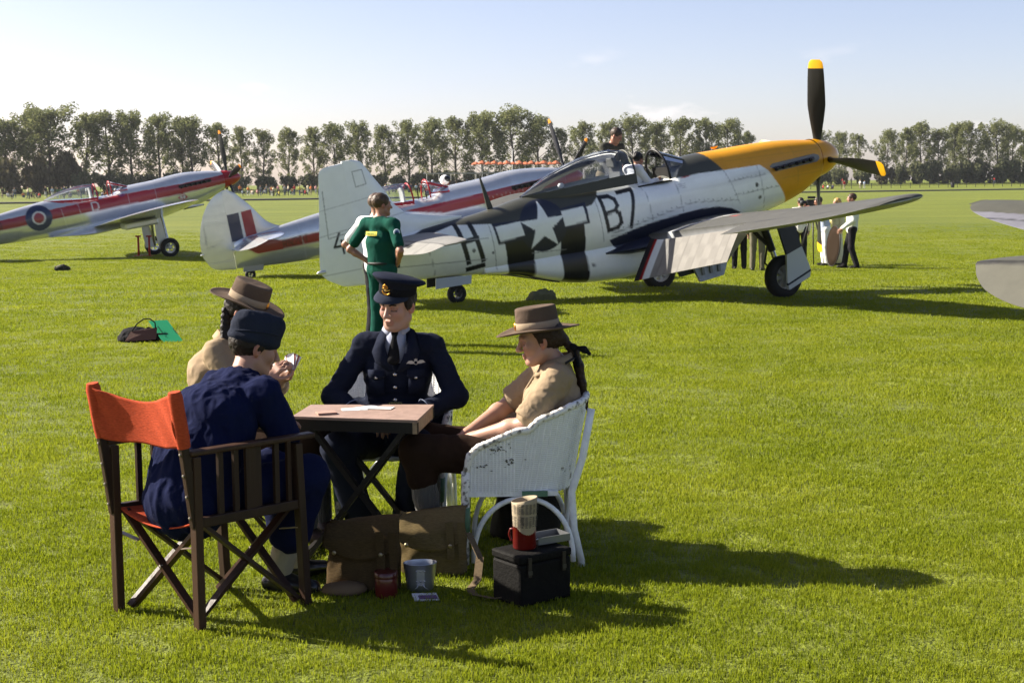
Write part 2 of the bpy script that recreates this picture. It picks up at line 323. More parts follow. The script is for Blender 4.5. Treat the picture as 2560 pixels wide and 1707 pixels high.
# ---------------------------------------------------------------- trees
BARK = mat('bark', (.075, .062, .048), .9, bump=.5, bscale=30)
def leaf_mat(name, c1, c2):
    m = bpy.data.materials.new(name); m.use_nodes = True; n = m.node_tree.nodes; l = m.node_tree.links; n.clear()
    o = n.new('ShaderNodeOutputMaterial'); d = n.new('ShaderNodeBsdfDiffuse'); t = n.new('ShaderNodeBsdfTranslucent'); g = n.new('ShaderNodeNewGeometry')
    cr = n.new('ShaderNodeValToRGB'); cr.color_ramp.elements[0].color = (*c1, 1); cr.color_ramp.elements[1].color = (*c2, 1)
    l.new(g.outputs['Random Per Island'], cr.inputs[0]); l.new(cr.outputs[0], d.inputs[0]); l.new(cr.outputs[0], t.inputs[0])
    a = n.new('ShaderNodeMixShader'); a.inputs[0].default_value = .42; l.new(d.outputs[0], a.inputs[1]); l.new(t.outputs[0], a.inputs[2]); l.new(a.outputs[0], o.inputs[0]); MATS[name] = m; return m
LEAF = leaf_mat('poplar_leaves', (.092, .112, .045), (.23, .24, .10)); LEAFD = leaf_mat('hedge_leaves', (.075, .090, .045), (.17, .175, .09)); LEAFB = leaf_mat('bronze_leaves', (.06, .058, .032), (.13, .11, .06))
def leafcloud(centres, radii, n, size, rng, flat=.75):
    c = np.asarray(centres); rr = np.asarray(radii); w = rr ** 2; pick = rng.choice(len(c), n, p=w / w.sum())
    d = rng.normal(size=(n, 3)); d /= np.linalg.norm(d, axis=1)[:, None]; rad = rr[pick] * rng.uniform(.25, 1.05, n) ** .6
    p = c[pick] + d * rad[:, None] * np.array([1, 1, flat])
    u = rng.normal(size=(n, 3)); u /= np.linalg.norm(u, axis=1)[:, None]; q = rng.normal(size=(n, 3)); v = np.cross(u, q); v /= np.linalg.norm(v, axis=1)[:, None]
    s = size * rng.uniform(.5, 1.3, n)[:, None]
    V4 = np.stack([p - u * s, p + v * s * .62, p + u * s, p - v * s * .62], 1).reshape(-1, 3); F = np.arange(4 * n).reshape(-1, 4); return V4, F
def poplar_mesh(seed, h=15.0, wide=1.0):
    r = np.random.default_rng(seed); mb = MB(); lean = r.uniform(-.02, .02, 2)
    def tr(z): return Vector((lean[0] * z + .12 * math.sin(z * .5 + seed), lean[1] * z + .1 * math.cos(z * .4 + seed), z))
    zs = np.linspace(-.3, h * .93, 12); mb.tube([tr(z) for z in zs], [.23 * (1 - z / h * .93) + .02 for z in zs], 7)
    cs = []; rs = []
    nb = int(36 * wide ** .5)
    for i in range(nb):
        z0 = h * (.045 + .855 * (i / nb) ** 1.0); a = i * 2.4 + r.uniform(-.5, .5); top = z0 / h
        Lh = (1.0 + 2.2 * math.sin(min(1, .15 + top * 1.0) * PI) ** .8) * wide * r.uniform(.55, 1.25)
        if top < .3: Lh *= r.uniform(.8, 1.25)
        rise = Lh * r.uniform(.9, 1.7); p0 = tr(z0); p1 = p0 + Vector((math.cos(a) * Lh * .55, math.sin(a) * Lh * .55, rise * .45)); p2 = p0 + Vector((math.cos(a) * Lh * .95, math.sin(a) * Lh * .95, rise))
        mb.tube([p0, p1, p2], [.06, .04, .015], 4, cap=False)
        for q, k in ((p1, .75), (p2, 1.0), ((p1 + p2) / 2, .8)):
            if r.uniform() < (.8 if top < .25 else .97): cs.append(q + Vector(r.normal(0, .18, 3))); rs.append((.52 + .45 * r.uniform()) * k * (1.0 if top > .25 else .95) * wide ** .5)
    for k in range(7):
        cs.append(tr(h * (.80 + .028 * k)) + Vector((r.normal(0, .3), r.normal(0, .3), 0))); rs.append(.55 - .05 * k)
    lv, lf = leafcloud([tuple(c) for c in cs], rs, int(6800 * wide), .185, r, 1.25)
    tm = bpy.data.meshes.new('trunk'); tm.from_pydata(mb.v, [], mb.f); tm.materials.append(BARK)
    lm = bpy.data.meshes.new('crown'); lm.from_pydata(lv, [], lf.tolist()); lm.materials.append(LEAF); return tm, lm
POP = [poplar_mesh(s, 15, w) for s, w in ((3, 1.), (14, 1.1), (25, .85), (36, 1.25), (47, .95), (58, 1.05), (69, .78))]
def tree_line_y(x): return track_y(x) + 78
# measured: image x (full-width pixels), top y, kind, width
TREES = [(-30, 300, 1, 1.2), (18, 296, 0, 1.1), (78, 280, 4, 1.1), (134, 273, 3, 1.25), (218, 278, 2, 1.0), (268, 277, 5, 1.15), (335, 281, 1, 1.0), (398, 283, 0, 1.0), (455, 291, 5, .9), (486, 292, 4, 1.0), (548, 302, 6, 1.0), (602, 313, 2, .9), (664, 318, 6, .95), (722, 320, 4, .9), (782, 315, 2, .95),
         (842, 306, 5, .95), (898, 305, 1, .95), (962, 309, 2, 1.0), (1024, 300, 4, 1.0), (1078, 297, 0, 1.05), (1140, 290, 5, 1.0), (1206, 285, 1, 1.05), (1282, 277, 3, 1.3), (1345, 290, 0, 1.1), (1402, 315, 6, .8), (1455, 305, 4, 1.0), (1512, 303, 2, .9), (1580, 296, 3, 1.05), (1640, 303, 0, .9), (1700, 292, 5, 1.0), (1762, 296, 4, .95), (1820, 300, 1, 1.0), (1868, 325, 6, .85),
         (2046, 322, 2, .8), (2098, 328, 0, .9), (2148, 330, 6, .85), (2212, 322, 5, .9), (2262, 316, 2, .9), (2306, 305, 4, 1.0), (2340, 318, 6, .9), (2384, 306, 0, .9), (2424, 303, 5, 1.0), (2486, 308, 3, .95), (2530, 313, 1, .9), (2575, 318, 4, .9)]
for i, (px, py, kd, w) in enumerate(TREES):
    d = pray(px, 460); x = 0.0
    for _ in range(6): Y = tree_line_y(x); x = d.x / d.y * Y
    Y += (i % 3 - 1) * 1.5; top = at_y(px, py, Y); z0 = hgt(x, Y); hh = top.z - z0
    t = empty('poplar_tree', (x, Y, z0), random.uniform(0, 6.28), f'{ordw(i)} poplar from the left in the tall row beyond the airfield', 'tree', 'poplars in the row behind the spectators'); t.scale = (w * hh / 15 * 1.2, w * hh / 15 * 1.2, hh / 15)
    for nm, me in zip(('trunk', 'crown'), POP[kd]): link(bpy.data.objects.new(nm, me), t)
# bushes and hedge under the trees
def bush_mesh(seed, lm):
    r = np.random.default_rng(seed); c = []; q = []
    for _ in range(16): a = r.uniform(0, 6.28); k = r.uniform(0, .75); c.append((math.cos(a) * k, math.sin(a) * k, r.uniform(.2, .72))); q.append(r.uniform(.2, .36))
    v, f = leafcloud(c, q, 1800, .095, r, 1.0); mb = MB()
    for _ in range(5): a = r.uniform(0, 6.28); mb.tube([(0, 0, -.1), (math.cos(a) * .2, math.sin(a) * .2, .35), (math.cos(a) * .42, math.sin(a) * .42, .7)], [.035, .025, .01], 4, cap=False)
    m1 = bpy.data.meshes.new('foliage'); m1.from_pydata(v, [], f.tolist()); m1.materials.append(lm); m2 = bpy.data.meshes.new('stem'); m2.from_pydata(mb.v, [], mb.f); m2.materials.append(BARK); return m1, m2
BUSH = [bush_mesh(100 + k, LEAFD) for k in range(3)] + [bush_mesh(200 + k, LEAFB) for k in range(2)]
BUSHES = [(20, 400, 3, 70), (95, 385, 4, 62), (160, 380, 3, 60), (215, 425, 1, 45), (262, 430, 2, 40), (318, 428, 0, 45), (372, 432, 1, 40), (428, 425, 2, 45), (482, 430, 0, 42), (535, 432, 1, 40), (600, 438, 2, 38), (660, 436, 0, 42), (720, 440, 2, 40), (775, 432, 1, 42), (830, 436, 0, 40), (890, 438, 1, 42), (945, 432, 2, 42), (1000, 436, 0, 40), (1055, 430, 1, 42), (1115, 425, 0, 46), (1180, 428, 2, 46), (1240, 425, 1, 46), (1300, 424, 0, 46), (1360, 420, 2, 46), (1420, 424, 1, 46), (1485, 420, 0, 46), (1545, 418, 1, 48), (1610, 418, 2, 46), (1680, 416, 0, 50), (1745, 415, 1, 46), (1810, 414, 2, 46), (1875, 412, 0, 46),
          (1950, 410, 1, 40), (2045, 412, 0, 40), (2095, 418, 1, 36), (2150, 420, 2, 36), (2208, 415, 3, 36), (2252, 410, 0, 40), (2290, 400, 1, 46), (2330, 402, 2, 44), (2372, 405, 0, 44), (2415, 398, 1, 46), (2455, 396, 2, 46), (2495, 392, 0, 48), (2535, 394, 1, 48), (2578, 396, 2, 46)]
for i, (px, py, kd, wpx) in enumerate(BUSHES):
    d = pray(px, 460); x = 0.0
    for _ in range(6): Y = tree_line_y(x) - 9; x = d.x / d.y * Y
    Y += (i * 7 % 5 - 2); top = at_y(px, py, Y); z0 = hgt(x, Y); hh = max(2.0, top.z - z0); w = wpx / FPX * Y * .85
    t = empty('bush', (x, Y, z0), random.uniform(0, 6.28), f'{ordw(i)} dark bush from the left in the hedge below the poplars', 'bush', 'bushes in the far hedge'); t.scale = (w, w, hh)
    for nm, me in zip(('foliage', 'stem'), BUSH[kd]): link(bpy.data.objects.new(nm, me), t)

# ---------------------------------------------------------------- spectators' rail fence on the bank
def fence_y(x): return track_y(x) + 24
fn = empty('rail_fence', (0, fence_y(0), hgt(0, fence_y(0))), 0, 'low dark rail fence along the spectators bank beyond the track', 'fence')
fm = mat('fence_iron', (.03, .03, .028), .7); pb = MB().box((0, 0, .5), (.09, .09, 1.1)); pme = bpy.data.meshes.new('post'); pme.from_pydata(pb.v, [], pb.f); pme.materials.append(fm)
fx = np.linspace(-95, 165, 116)
for x in fx:
    o = bpy.data.objects.new('post', pme); link(o, fn); y = fence_y(x); o.location = (x - fn.location.x, y - fn.location.y, hgt(x, y) - fn.location.z)
for hz_ in (.55, 1.02):
    rb = MB(); rb.tube([(x - fn.location.x, fence_y(x) - fn.location.y, hgt(x, fence_y(x)) + hz_ - fn.location.z) for x in fx], .035, 4); rb.build('rail', fm, fn, fix=False)
# ================================================================ aircraft
def air_matrix(t, yaw, pitch, base):
    cy, sy, cp, sp = math.cos(yaw), math.sin(yaw), math.cos(pitch), math.sin(pitch)
    a = Vector((cy * cp, sy * cp, sp)); s = Vector((sy, -cy, 0)); u = Vector((-cy * sp, -sy * sp, cp))
    M = Matrix(((-a.x, s.x, u.x, t[0]), (-a.y, s.y, u.y, t[1]), (-a.z, s.z, u.z, t[2]), (0, 0, 0, 1)))
    return M @ Matrix.Translation(base)
def shade(layers, base, X, Y, Z, jit=0.008):
    """paint layers (test, colour, bare-metal) over a base, softened over one grid step"""
    out = np.zeros((len(X), 4)); offs = [(-.5, -.5), (.5, -.5), (-.5, .5), (.5, .5), (0, 0)]
    for ox, oz in offs:
        c = np.tile(np.array(base, float), (len(X), 1)); x = X + ox * jit; z = Z + oz * jit
        for fn, col, met in layers:
            k = fn(x, Y, z); c[k] = (*col, met)
        out += c
    return out / len(offs)
def loft(name, x, zt, zb, hw, zc, m, parent, off, nt=64, et=2.2, eb=2.2, layers=(), base=(.6, .6, .62, .5), ends=True, jit=.008, post=None):
    """lofted body; finer round the starboard side, which the eye sees"""
    ang = np.linspace(-PI / 2, 1.5 * PI, nt, endpoint=False)
    ca, sa = np.cos(ang), np.sin(ang); n = len(x)
    et = np.broadcast_to(et, n); eb = np.broadcast_to(eb, n)
    e = np.where(sa[None, :] > 0, 2 / et[:, None], 2 / eb[:, None])
    yy = hw[:, None] * np.sign(ca) * np.abs(ca)[None, :] ** e; zz = np.where(sa[None, :] > 0, (zt - zc)[:, None], (zc - zb)[:, None]) * np.sign(sa) * np.abs(sa)[None, :] ** e + zc[:, None]
    xx = np.repeat(x[:, None], nt, 1); P = np.stack([xx, yy, zz], 2).reshape(-1, 3)
    i = np.arange(n - 1)[:, None] * nt; j = np.arange(nt)[None, :]; j2 = (j + 1) % nt
    F = np.stack([i + j, i + nt + j, i + nt + j2, i + j2], 2).reshape(-1, 4).tolist()
    if ends: F += [list(range(nt)), list(reversed(range((n - 1) * nt, n * nt)))]
    col = shade(layers, base, P[:, 0], P[:, 1], P[:, 2], jit)
    if post: col[:, :3] *= post(P[:, 0], P[:, 1], P[:, 2])[:, None]
    return mesh(name, P, F, m, parent, True, col=col, off=off)
def panel_tone(xe, ze, amp, seed, soot=None):
    """each skin panel slightly lighter or darker than the next, with an exhaust stain trailing aft"""
    tab = np.random.default_rng(seed).uniform(1 - amp, 1 + amp * .6, (len(xe) + 1, len(ze) + 1))
    def fn(x, y, z):
        t = tab[np.searchsorted(xe, x - .06 * z), np.searchsorted(ze, z)]
        if soot:
            x0, x1, zz, w, a = soot; d = np.clip((x - x0) / (x1 - x0), 0, 1); ww = w * (.5 + d); n = np.array([noise.noise((a_ * 1.3, b_ * 22, 4)) for a_, b_ in zip(x, z)])
            t = t * (1 - a * np.exp(-((z - zz + .10 * d) / ww) ** 2) * (x > x0) * (1 - d) * (.75 + .5 * n))
        return t
    return fn
def lift(name, S, m, parent, off, c0=0., c1=1., nc=24, ns=40, layers=(), base=(.5, .5, .5, 0), axis='y', side=1, jit=.01, camber=.0, rot=None, prof='n'):
    """S: stations (span, xLE, xTE, z, thickness). Part of the chord from c0 to c1. axis 'z' makes a fin."""
    S = np.array(S, float); sp = np.linspace(S[0, 0], S[-1, 0], ns)
    if ns > 12: sp = S[0, 0] + (S[-1, 0] - S[0, 0]) * (1 - (1 - np.linspace(0, 1, ns)) ** 1.6)
    le, te, zc, th = (pchip(S[:, 0], S[:, k], sp) for k in (1, 2, 3, 4))
    tt = np.linspace(0, 1, nc); c = c0 + (c1 - c0) * (.65 * tt ** (1.5 if c0 == 0 else 1) + .35 * (1 - np.cos(PI * tt)) / 2)
    yt = 5 * (.2969 * np.sqrt(c) - .126 * c - .3516 * c ** 2 + .2843 * c ** 3 - .1015 * c ** 4); yc = camber * 4 * c * (1 - c)
    if prof == 'f': yt = .5 * np.sin(np.minimum(c / .45, 1) * PI / 2) ** .7
    if prof == 'r': yt = .5 * (1 - c) ** .85 + .004
    cc = np.concatenate([c[::-1], c]); sg = np.concatenate([np.ones(nc), -np.ones(nc)]); t2 = np.concatenate([yt[::-1], yt]); k2 = np.concatenate([yc[::-1], yc])
    ch = (te - le)[:, None]; X = le[:, None] + ch * cc[None]; T = (t2 * sg)[None] * (th[:, None] * (ch if prof == 'n' else 1)) + k2[None] * ch; N = 2 * nc
    Sp = np.repeat(sp[:, None], N, 1) * side
    if axis == 'y': P = np.stack([X, Sp, zc[:, None] + T], 2).reshape(-1, 3)
    else: P = np.stack([X, zc[:, None] + T, Sp * side], 2).reshape(-1, 3)
    if rot: P = rot(P)
    i = np.arange(ns - 1)[:, None] * N; j = np.arange(N)[None]; j2 = (j + 1) % N
    F = np.stack([i + j, i + N + j, i + N + j2, i + j2], 2).reshape(-1, 4).tolist() + [list(range(N)), list(reversed(range((ns - 1) * N, ns * N)))]
    if side < 0 and axis == 'y': F = [f[::-1] for f in F]
    up = np.tile(sg, ns)
    P3 = P.copy(); Z = np.where(axis == 'y', P[:, 1], P[:, 2])
    col = shade([(lambda x, y, z, fn=fn: fn(x, y, z, up), cl, mt) for fn, cl, mt in layers], base, P[:, 0], P[:, 2] if axis == 'y' else P[:, 1], Z, jit)
    o = mesh(name, P, F, m, parent, True, col=col, off=off); o.data.set_sharp_from_angle(angle=R(50)); return o
def prop_blade(parent, R0, R1, x0, ang, cmax, m, mtip, tip=.15, off=(0, 0, 0), lean=0.0, broad=.55, z0=0):
    def sec(r):
        f = (r - R0) / (R1 - R0); c = cmax * float(pchip([0, .12, .35, broad, .85, .965, 1], ([.36, .50, .84, 1, .96, .84, .52] if cmax > .31 else [.36, .48, .86, 1, .86, .62, .30]), f)); tw = R(62) - R(42) * f ** .8; th = .030 * (1 - f) + .006
        if f < .12: th = .05
        pts = []
        for k in range(10):
            a = 2 * PI * k / 10; u = math.cos(a) * c / 2; w = math.sin(a) * th; pts.append((x0 + u * math.sin(tw) * -1 + w * math.cos(tw), u * math.cos(tw) + w * math.sin(tw), r))
        return pts
    def part(name, r0, r1, n, mm, par):
        v = []; f = []
        for i in range(n):
            r = r0 + (r1 - r0) * i / (n - 1); v += sec(r)
        for i in range(n - 1):
            for j in range(10): f.append((i * 10 + j, i * 10 + (j + 1) % 10, i * 10 + 10 + (j + 1) % 10, i * 10 + 10 + j))
        f += [tuple(reversed(range(10))), tuple(range(n * 10 - 10, n * 10))]
        ca, sa = math.cos(ang), math.sin(ang); v = [(x, y * ca + z * sa, -y * sa + z * ca + z0) for x, y, z in v]
        mb = MB(); mb.add(v, f); return mb.build(name, mm, par, smooth=True, off=off, angle=60)
    b = part('propeller_blade', R0, R1 - tip, 22, m, parent); part('blade_tip', R1 - tip, R1, 9, mtip, b); return b
RUB = mat('tyre_rubber', (.012, .012, .013), .75, bump=.2, bscale=40); ALU = mat('wheel_alloy', (.55, .56, .58), .35, .7); DKM = mat('dark_metal', (.02, .02, .022), .5, .3); OLEO = mat('oleo_steel', (.45, .46, .48), .25, .9)
def wheel(parent, c, r, w, off, spokes=6, rimr=.55, hubm=None, tilt=0.0):
    M = Matrix.Translation(Vector(c) + Vector(off)) @ Matrix.Rotation(tilt, 4, 'X') @ Matrix.Rotation(R(90), 4, 'X')
    h = w / 2; ty = MB(); pr = [(r * rimr, -h * .8), (r * .72, -h), (r * .88, -h * .9), (r * .97, -h * .55), (r, 0), (r * .97, h * .55), (r * .88, h * .9), (r * .72, h), (r * rimr, h * .8)]; ty.lathe(pr, 36, M); t = ty.build('tyre', RUB, parent, smooth=True)
    rm = MB(); rr = r * rimr; rm.lathe([(rr * 1.03, -h * .8), (rr * 1.04, -h * .55), (rr * .86, -h * .5), (rr * .84, h * .5), (rr * 1.04, h * .55), (rr * 1.03, h * .8)], 30, M)
    for s in (-1, 1): rm.lathe([(0, s * h * .62), (rr * .2, s * h * .6), (rr * .3, s * h * .42), (rr * .34, s * h * .38)], 18, M)
    for k in range(spokes):
        a = 2 * PI * k / spokes; A = M @ Vector((math.cos(a) * rr * .28, math.sin(a) * rr * .28, 0)); B = M @ Vector((math.cos(a) * rr * .9, math.sin(a) * rr * .9, 0)); ax = (M.to_3x3() @ Vector((0, 0, 1)))
        rm.bar(A, B, rr * .26, h * .85, ax)
    rm.build('wheel_rim', hubm or ALU, t, smooth=True, angle=40); return t
def bubble(name, xs, zt, zb, hw, m, parent, off, n=20, e=2.1):
    v = []; f = []
    for x, a, b, w in zip(xs, zt, zb, hw):
        for j in range(n + 1):
            t = PI * j / n; c = math.cos(t); v.append((x, w * math.copysign(abs(c) ** (2 / e), c), b + (a - b) * math.sin(t) ** (2 / e)))
    for i in range(len(xs) - 1):
        for j in range(n): A = i * (n + 1) + j; f.append((A, A + 1, A + n + 2, A + n + 1))
    return mesh(name, v, f, m, parent, True, off=off)
PAINT = attr_mat('warbird_paint', .42, .34, coat=.15, grime=.05, metalmul=.75); PAINTS = attr_mat('silver_dope', .30, .20, coat=.2, grime=.06, metalmul=.85, bump=.02, bscale=2.); PAINTW = attr_mat('matt_wing_paint', .6, .45, grime=.16, spec=.2)
GLASS = glass_mat('perspex', (.86, .89, .92), 1.0, .02, .05); GLASSD = glass_mat('windscreen_glass', (.45, .48, .50), 1.0, .02, .04)
WHITE = (.84, .86, .85); SILV = (.56, .58, .60); BLK = (.008, .009, .012); NAVY = (.008, .012, .032); OLIV = (.046, .047, .036); YEL = (.62, .275, .003); REDP = (.27, .010, .018)
PBL = mat('propeller_black', (.012, .012, .011), .45); PYE = mat('propeller_yellow', (.85, .43, .01), .45); POR = mat('propeller_orange', (.75, .26, .02), .5)
poly = lambda pts: (lambda x, y, z: inpoly(x, z, pts))
def circ(cx, cz, r, r0=0): return lambda x, y, z: ((x - cx) ** 2 + (z - cz) ** 2 < r * r) & ((x - cx) ** 2 + (z - cz) ** 2 >= r0 * r0)
def strk(segs, w): return lambda x, y, z: strokes(x, z, segs, w)
def starpts(cx, cz, r, tilt=0): return [(cx + (r if k % 2 == 0 else r * .382) * math.sin(tilt + k * PI / 5), cz + (r if k % 2 == 0 else r * .382) * math.cos(tilt + k * PI / 5)) for k in range(10)]

# ---------------------------------------------------------------- the yellow-nosed fighter
def yellow_nose_fighter():
    XW, ZW = 2.744, -1.883; off = (-XW, 0, -ZW)
    root = empty('fighter_plane', label='yellow-nosed fighter plane with black and white stripes and a large B7', cat='airplane', mw=air_matrix((5.738, 25.619, 2.191), .471, .158, (XW, 0, ZW)))
    x = np.concatenate([np.linspace(.57, 4.3, 150), np.linspace(4.32, 7.7, 320), np.linspace(7.72, 9.12, 50)])
    zt = pchip([.57, 1.01, 1.53, 2.05, 2.55, 2.99, 3.33, 3.5, 3.62, 3.75, 4.3, 4.6, 5.0, 5.7, 6.29, 6.78, 7.22, 8.27, 9.12], [.335, .40, .446, .462, .468, .475, .458, .40, .24, .165, .215, .27, .30, .315, .305, .237, .186, .11, .02], x)
    zb = pchip([.57, .93, 1.34, 1.7, 2.05, 3.3, 4.0, 5.2, 6.0, 6.6, 7.1, 7.83, 8.52, 9.12], [-.36, -.54, -.655, -.72, -.77, -.85, -.87, -.86, -.82, -.79, -.752, -.66, -.60, -.535], x)
    hw = pchip([.57, 1.0, 1.5, 2, 3, 4.3, 5, 5.7, 6.3, 6.8, 7.3, 8, 8.6, 9.12], [.35, .395, .42, .44, .455, .455, .44, .415, .375, .33, .28, .20, .135, .05], x)
    zc = pchip([.57, 2, 4, 6, 7.5, 9.12], [0, -.08, -.14, -.16, -.22, -.25], x)
    w = .064
    dashes = lambda pts, ww: (lambda x, y, z: strokes(x, z, chain(*pts), ww))
    lay = [
        (poly([(7.05, .35), (9.3, .35), (9.3, -.7), (7.4, -.9), (7.25, -.5)]), WHITE, .25),
        (poly([(-1, 1), (2.99, .52), (2.83, .33), (2.70, .15), (2.35, .135), (1.96, .118), (1.80, -.01), (1.72, -.123), (1.52, -.40), (1.34, -.656), (1.2, -1), (-1, -1)]), YEL, 0),
        (poly([(2.99, .6), (2.83, .33), (2.70, .15), (3.2, .175), (3.66, .165), (4.28, .22), (4.28, .6)]), OLIV, 0),
        (poly([(4.25, .9), (4.25, .235), (4.7, .225), (5.08, .205), (5.16, .10), (5.27, .02), (5.40, 0), (5.75, -.05), (6.2, -.12), (6.7, -.06), (7.0, .02), (7.6, .105), (7.9, .05), (8.35, -.06), (8.40, .02), (8.05, .13), (7.6, .175), (7.24, .3), (7.2, .9)]), OLIV, 0),
        (poly([(7.24, .21), (7.6, .105), (7.9, .05), (8.35, -.06), (8.40, .02), (8.05, .13), (7.6, .18)]), (.012, .016, .026), 0),
        (poly([(6.86, -.2), (6.80, -.76), (6.78, -1.4), (6.36, -1.4), (6.355, -.3)]), BLK, 0), (poly([(5.90, -.3), (5.885, -1.4), (5.43, -1.4), (5.47, -.1)]), BLK, 0),
        (poly([(7.0, .02), (6.95, -.32), (5.36, -.26), (5.38, .08), (5.8, .06), (6.5, .0)]), NAVY, 0),
        (circ(6.165, -.155, .405), NAVY, 0),
        (poly([(6.955, -.035), (6.915, -.275), (6.50, -.25), (6.54, -.02)]), WHITE, .1), (poly([(5.83, .01), (5.80, -.235), (5.405, -.215), (5.43, .025)]), WHITE, .1),
        (poly(starpts(6.165, -.165, .40, R(-2))), WHITE, .1),
        (strk(chain((7.56, .085), (7.46, -.50)) + chain((7.34, .085), (7.22, -.50)) + chain((7.51, -.17), (7.28, -.15)), w + .012), BLK, 0), (strk(chain((7.47, -.605), (7.22, -.585)), .075), BLK, 0),
        (strk(chain((5.11, .11), (5.03, -.44), (4.86, -.415), (4.79, -.35), (4.81, -.20), (4.88, -.14), (5.06, -.165)) + chain((4.88, -.14), (4.83, -.07), (4.855, .035), (4.94, .095), (5.11, .11)), w), BLK, 0),
        (strk(chain((4.755, .125), (4.485, .135), (4.615, -.45)), w), BLK, 0),
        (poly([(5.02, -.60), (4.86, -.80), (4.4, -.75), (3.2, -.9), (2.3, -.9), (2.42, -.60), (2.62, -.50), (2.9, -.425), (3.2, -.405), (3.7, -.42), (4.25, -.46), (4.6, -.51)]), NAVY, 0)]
    pl = (.33, .34, .35); dk = (.16, .165, .17)
    lines = [[(2.70, .14), (2.45, -.45)], [(2.02, .11), (1.9, -.62)], [(3.67, .16), (3.6, -.38)], [(2.66, -.05), (1.86, -.06)], [(2.55, -.30), (1.62, -.30)], [(4.28, .2), (4.2, -.42)], [(5.2, .08), (5.12, -.6)], [(4.95, -.5), (3.4, -.27), (2.5, -.38)], [(7.05, 0), (7.0, -.7)], [(8.1, .0), (8.0, -.6)], [(8.6, -.06), (7.1, -.18)], [(8.7, -.35), (7.15, -.5)], [(5.8, -.60), (6.4, -.55)]]
    lay += [(dashes(l, .012), pl, .2) for l in lines]
    ylines = [[(1.2, .33), (1.15, -.58)], [(2.6, .28), (.6, .19)], [(1.55, -.18), (.6, -.2)], [(.66, .3), (.6, -.36)]]
    lay += [(dashes(l, .010), (.48, .23, .01), 0) for l in ylines]
    for (cx, cz, r) in ((2.08, -.20, .035), (2.02, -.42, .03), (7.36, -.33, .03), (7.05, -.42, .022), (5.35, -.95, .03)): lay.append((circ(cx, cz, r), dk if cx > 3 else BLK, 0))
    riv = []
    for a, b, n in (((2.66, -.03), (1.86, -.035), 9), ((2.53, -.28), (1.62, -.285), 9), ((4.9, -.46), (3.4, -.23), 16), ((3.4, -.23), (2.6, -.34), 9), ((2.68, .10), (2.47, -.42), 6)):
        for k in range(n): t = (k + .5) / n; riv.append((a[0] + (b[0] - a[0]) * t, a[1] + (b[1] - a[1]) * t))
    for cx, cz in riv: lay.append((circ(cx, cz, .013), (.40, .41, .42), 0))
    # stencil notes near the cockpit
    lay += [(strk([((4.98 - .0, -.47 - k * .03), (4.72 - .03 * (k % 2), -.465 - k * .03))], .008), (.40, .41, .42), 0) for k in range(4)] + [(strk([((3.62, .06 - k * .03), (3.5, .06 - k * .03))], .008), (.35, .36, .37), 0) for k in range(3)] + [(strk([((3.52, .155), (3.38, .165))], .016), (.4, .02, .02), 0)]
    base = (*WHITE, .12)
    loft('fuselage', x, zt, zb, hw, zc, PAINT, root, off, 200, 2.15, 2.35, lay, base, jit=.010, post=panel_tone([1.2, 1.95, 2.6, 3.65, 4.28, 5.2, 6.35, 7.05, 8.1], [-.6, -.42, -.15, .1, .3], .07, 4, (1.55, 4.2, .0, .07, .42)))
    # radiator scoop under the belly
    x2 = np.linspace(3.92, 7.2, 130); zb2 = pchip([3.92, 4.2, 4.62, 5.18, 5.55, 6.13, 6.59, 7.2], [-1.20, -1.27, -1.295, -1.26, -1.205, -1.04, -.865, -.745], x2); zt2 = np.full_like(x2, -.55); h2 = pchip([3.92, 4.6, 5.6, 6.6, 7.2], [.30, .35, .34, .26, .2], x2)
    sc = loft('radiator_scoop', x2, zt2, zb2, h2, (zt2 + zb2) / 2 - .05, PAINT, root, off, 80, 2.6, 2.6, lay, base)
    MB().box((3.93, 0, -1.02), (.04, .5, .28)).build('intake', DKM, sc, off=off)
    MB().bar((6.75, 0, -.84), (5.9, 0, -1.12), .3, .02).build('radiator_flap', mat('flap_black', (.01, .01, .01), .5), sc, off=off)
    # spinner
    sp = MB(); pr = [(.001, 0), (.07, .012), (.14, .05), (.205, .12), (.265, .22), (.31, .34), (.338, .47), (.348, .555)]; sp.lathe(pr, 40, Matrix.Translation((0, 0, 0)) @ Matrix.Rotation(R(90), 4, 'Y')); s = sp.build('spinner', mat('spinner_yellow', (*YEL,), .3, coat=.3), root, smooth=True, off=off)
    for k in range(4): prop_blade(s, .22, 1.70, .40, .136 + k * PI / 2, .315, PBL, PYE, .15, off, broad=.5)
    # exhausts
    ex = MB()
    for sgn in (1, -1):
        ex.prism([(1.70, -.05), (1.76, -.01), (1.76, .06), (1.70, .095), (.80, .12), (.72, .09), (.70, .03), (.76, -.02)], sgn * .385, sgn * .425, 1)
    e = ex.build('exhaust_fairing', mat('exhaust_fairing_grey', (.16, .16, .17), .4, .5), root, off=off)
    for k in range(6):
        st = MB(); xx = .86 + k * .148; z = .048 - k * .008; st.tube([(xx - .03, .40, z), (xx + .01, .455, z - .005), (xx + .085, .485, z - .012)], [.03, .036, .034], 8, cap=False); st.tube([(xx + .012, .46, z - .006), (xx + .075, .483, z - .012)], .024, 8); st.build('exhaust_stub', mat('exhaust_steel', (.045, .04, .038), .45, .6), e, off=off, smooth=True, angle=50)
    # wing
    S = [(.20, 2.18, 5.02, -.80, .15), (.55, 2.32, 4.98, -.76, .15), (1.0, 2.60, 4.92, -.70, .15), (2.9, 2.78, 4.66, -.505, .14), (4.9, 2.98, 4.38, -.275, .12), (5.35, 3.05, 4.30, -.21, .11), (5.55, 3.18, 4.20, -.175, .10), (5.64, 3.42, 4.02, -.16, .08)]
    GW = (.070, .070, .064)
    def wl(fn): return lambda x, s, z, up: fn(x, s, z)
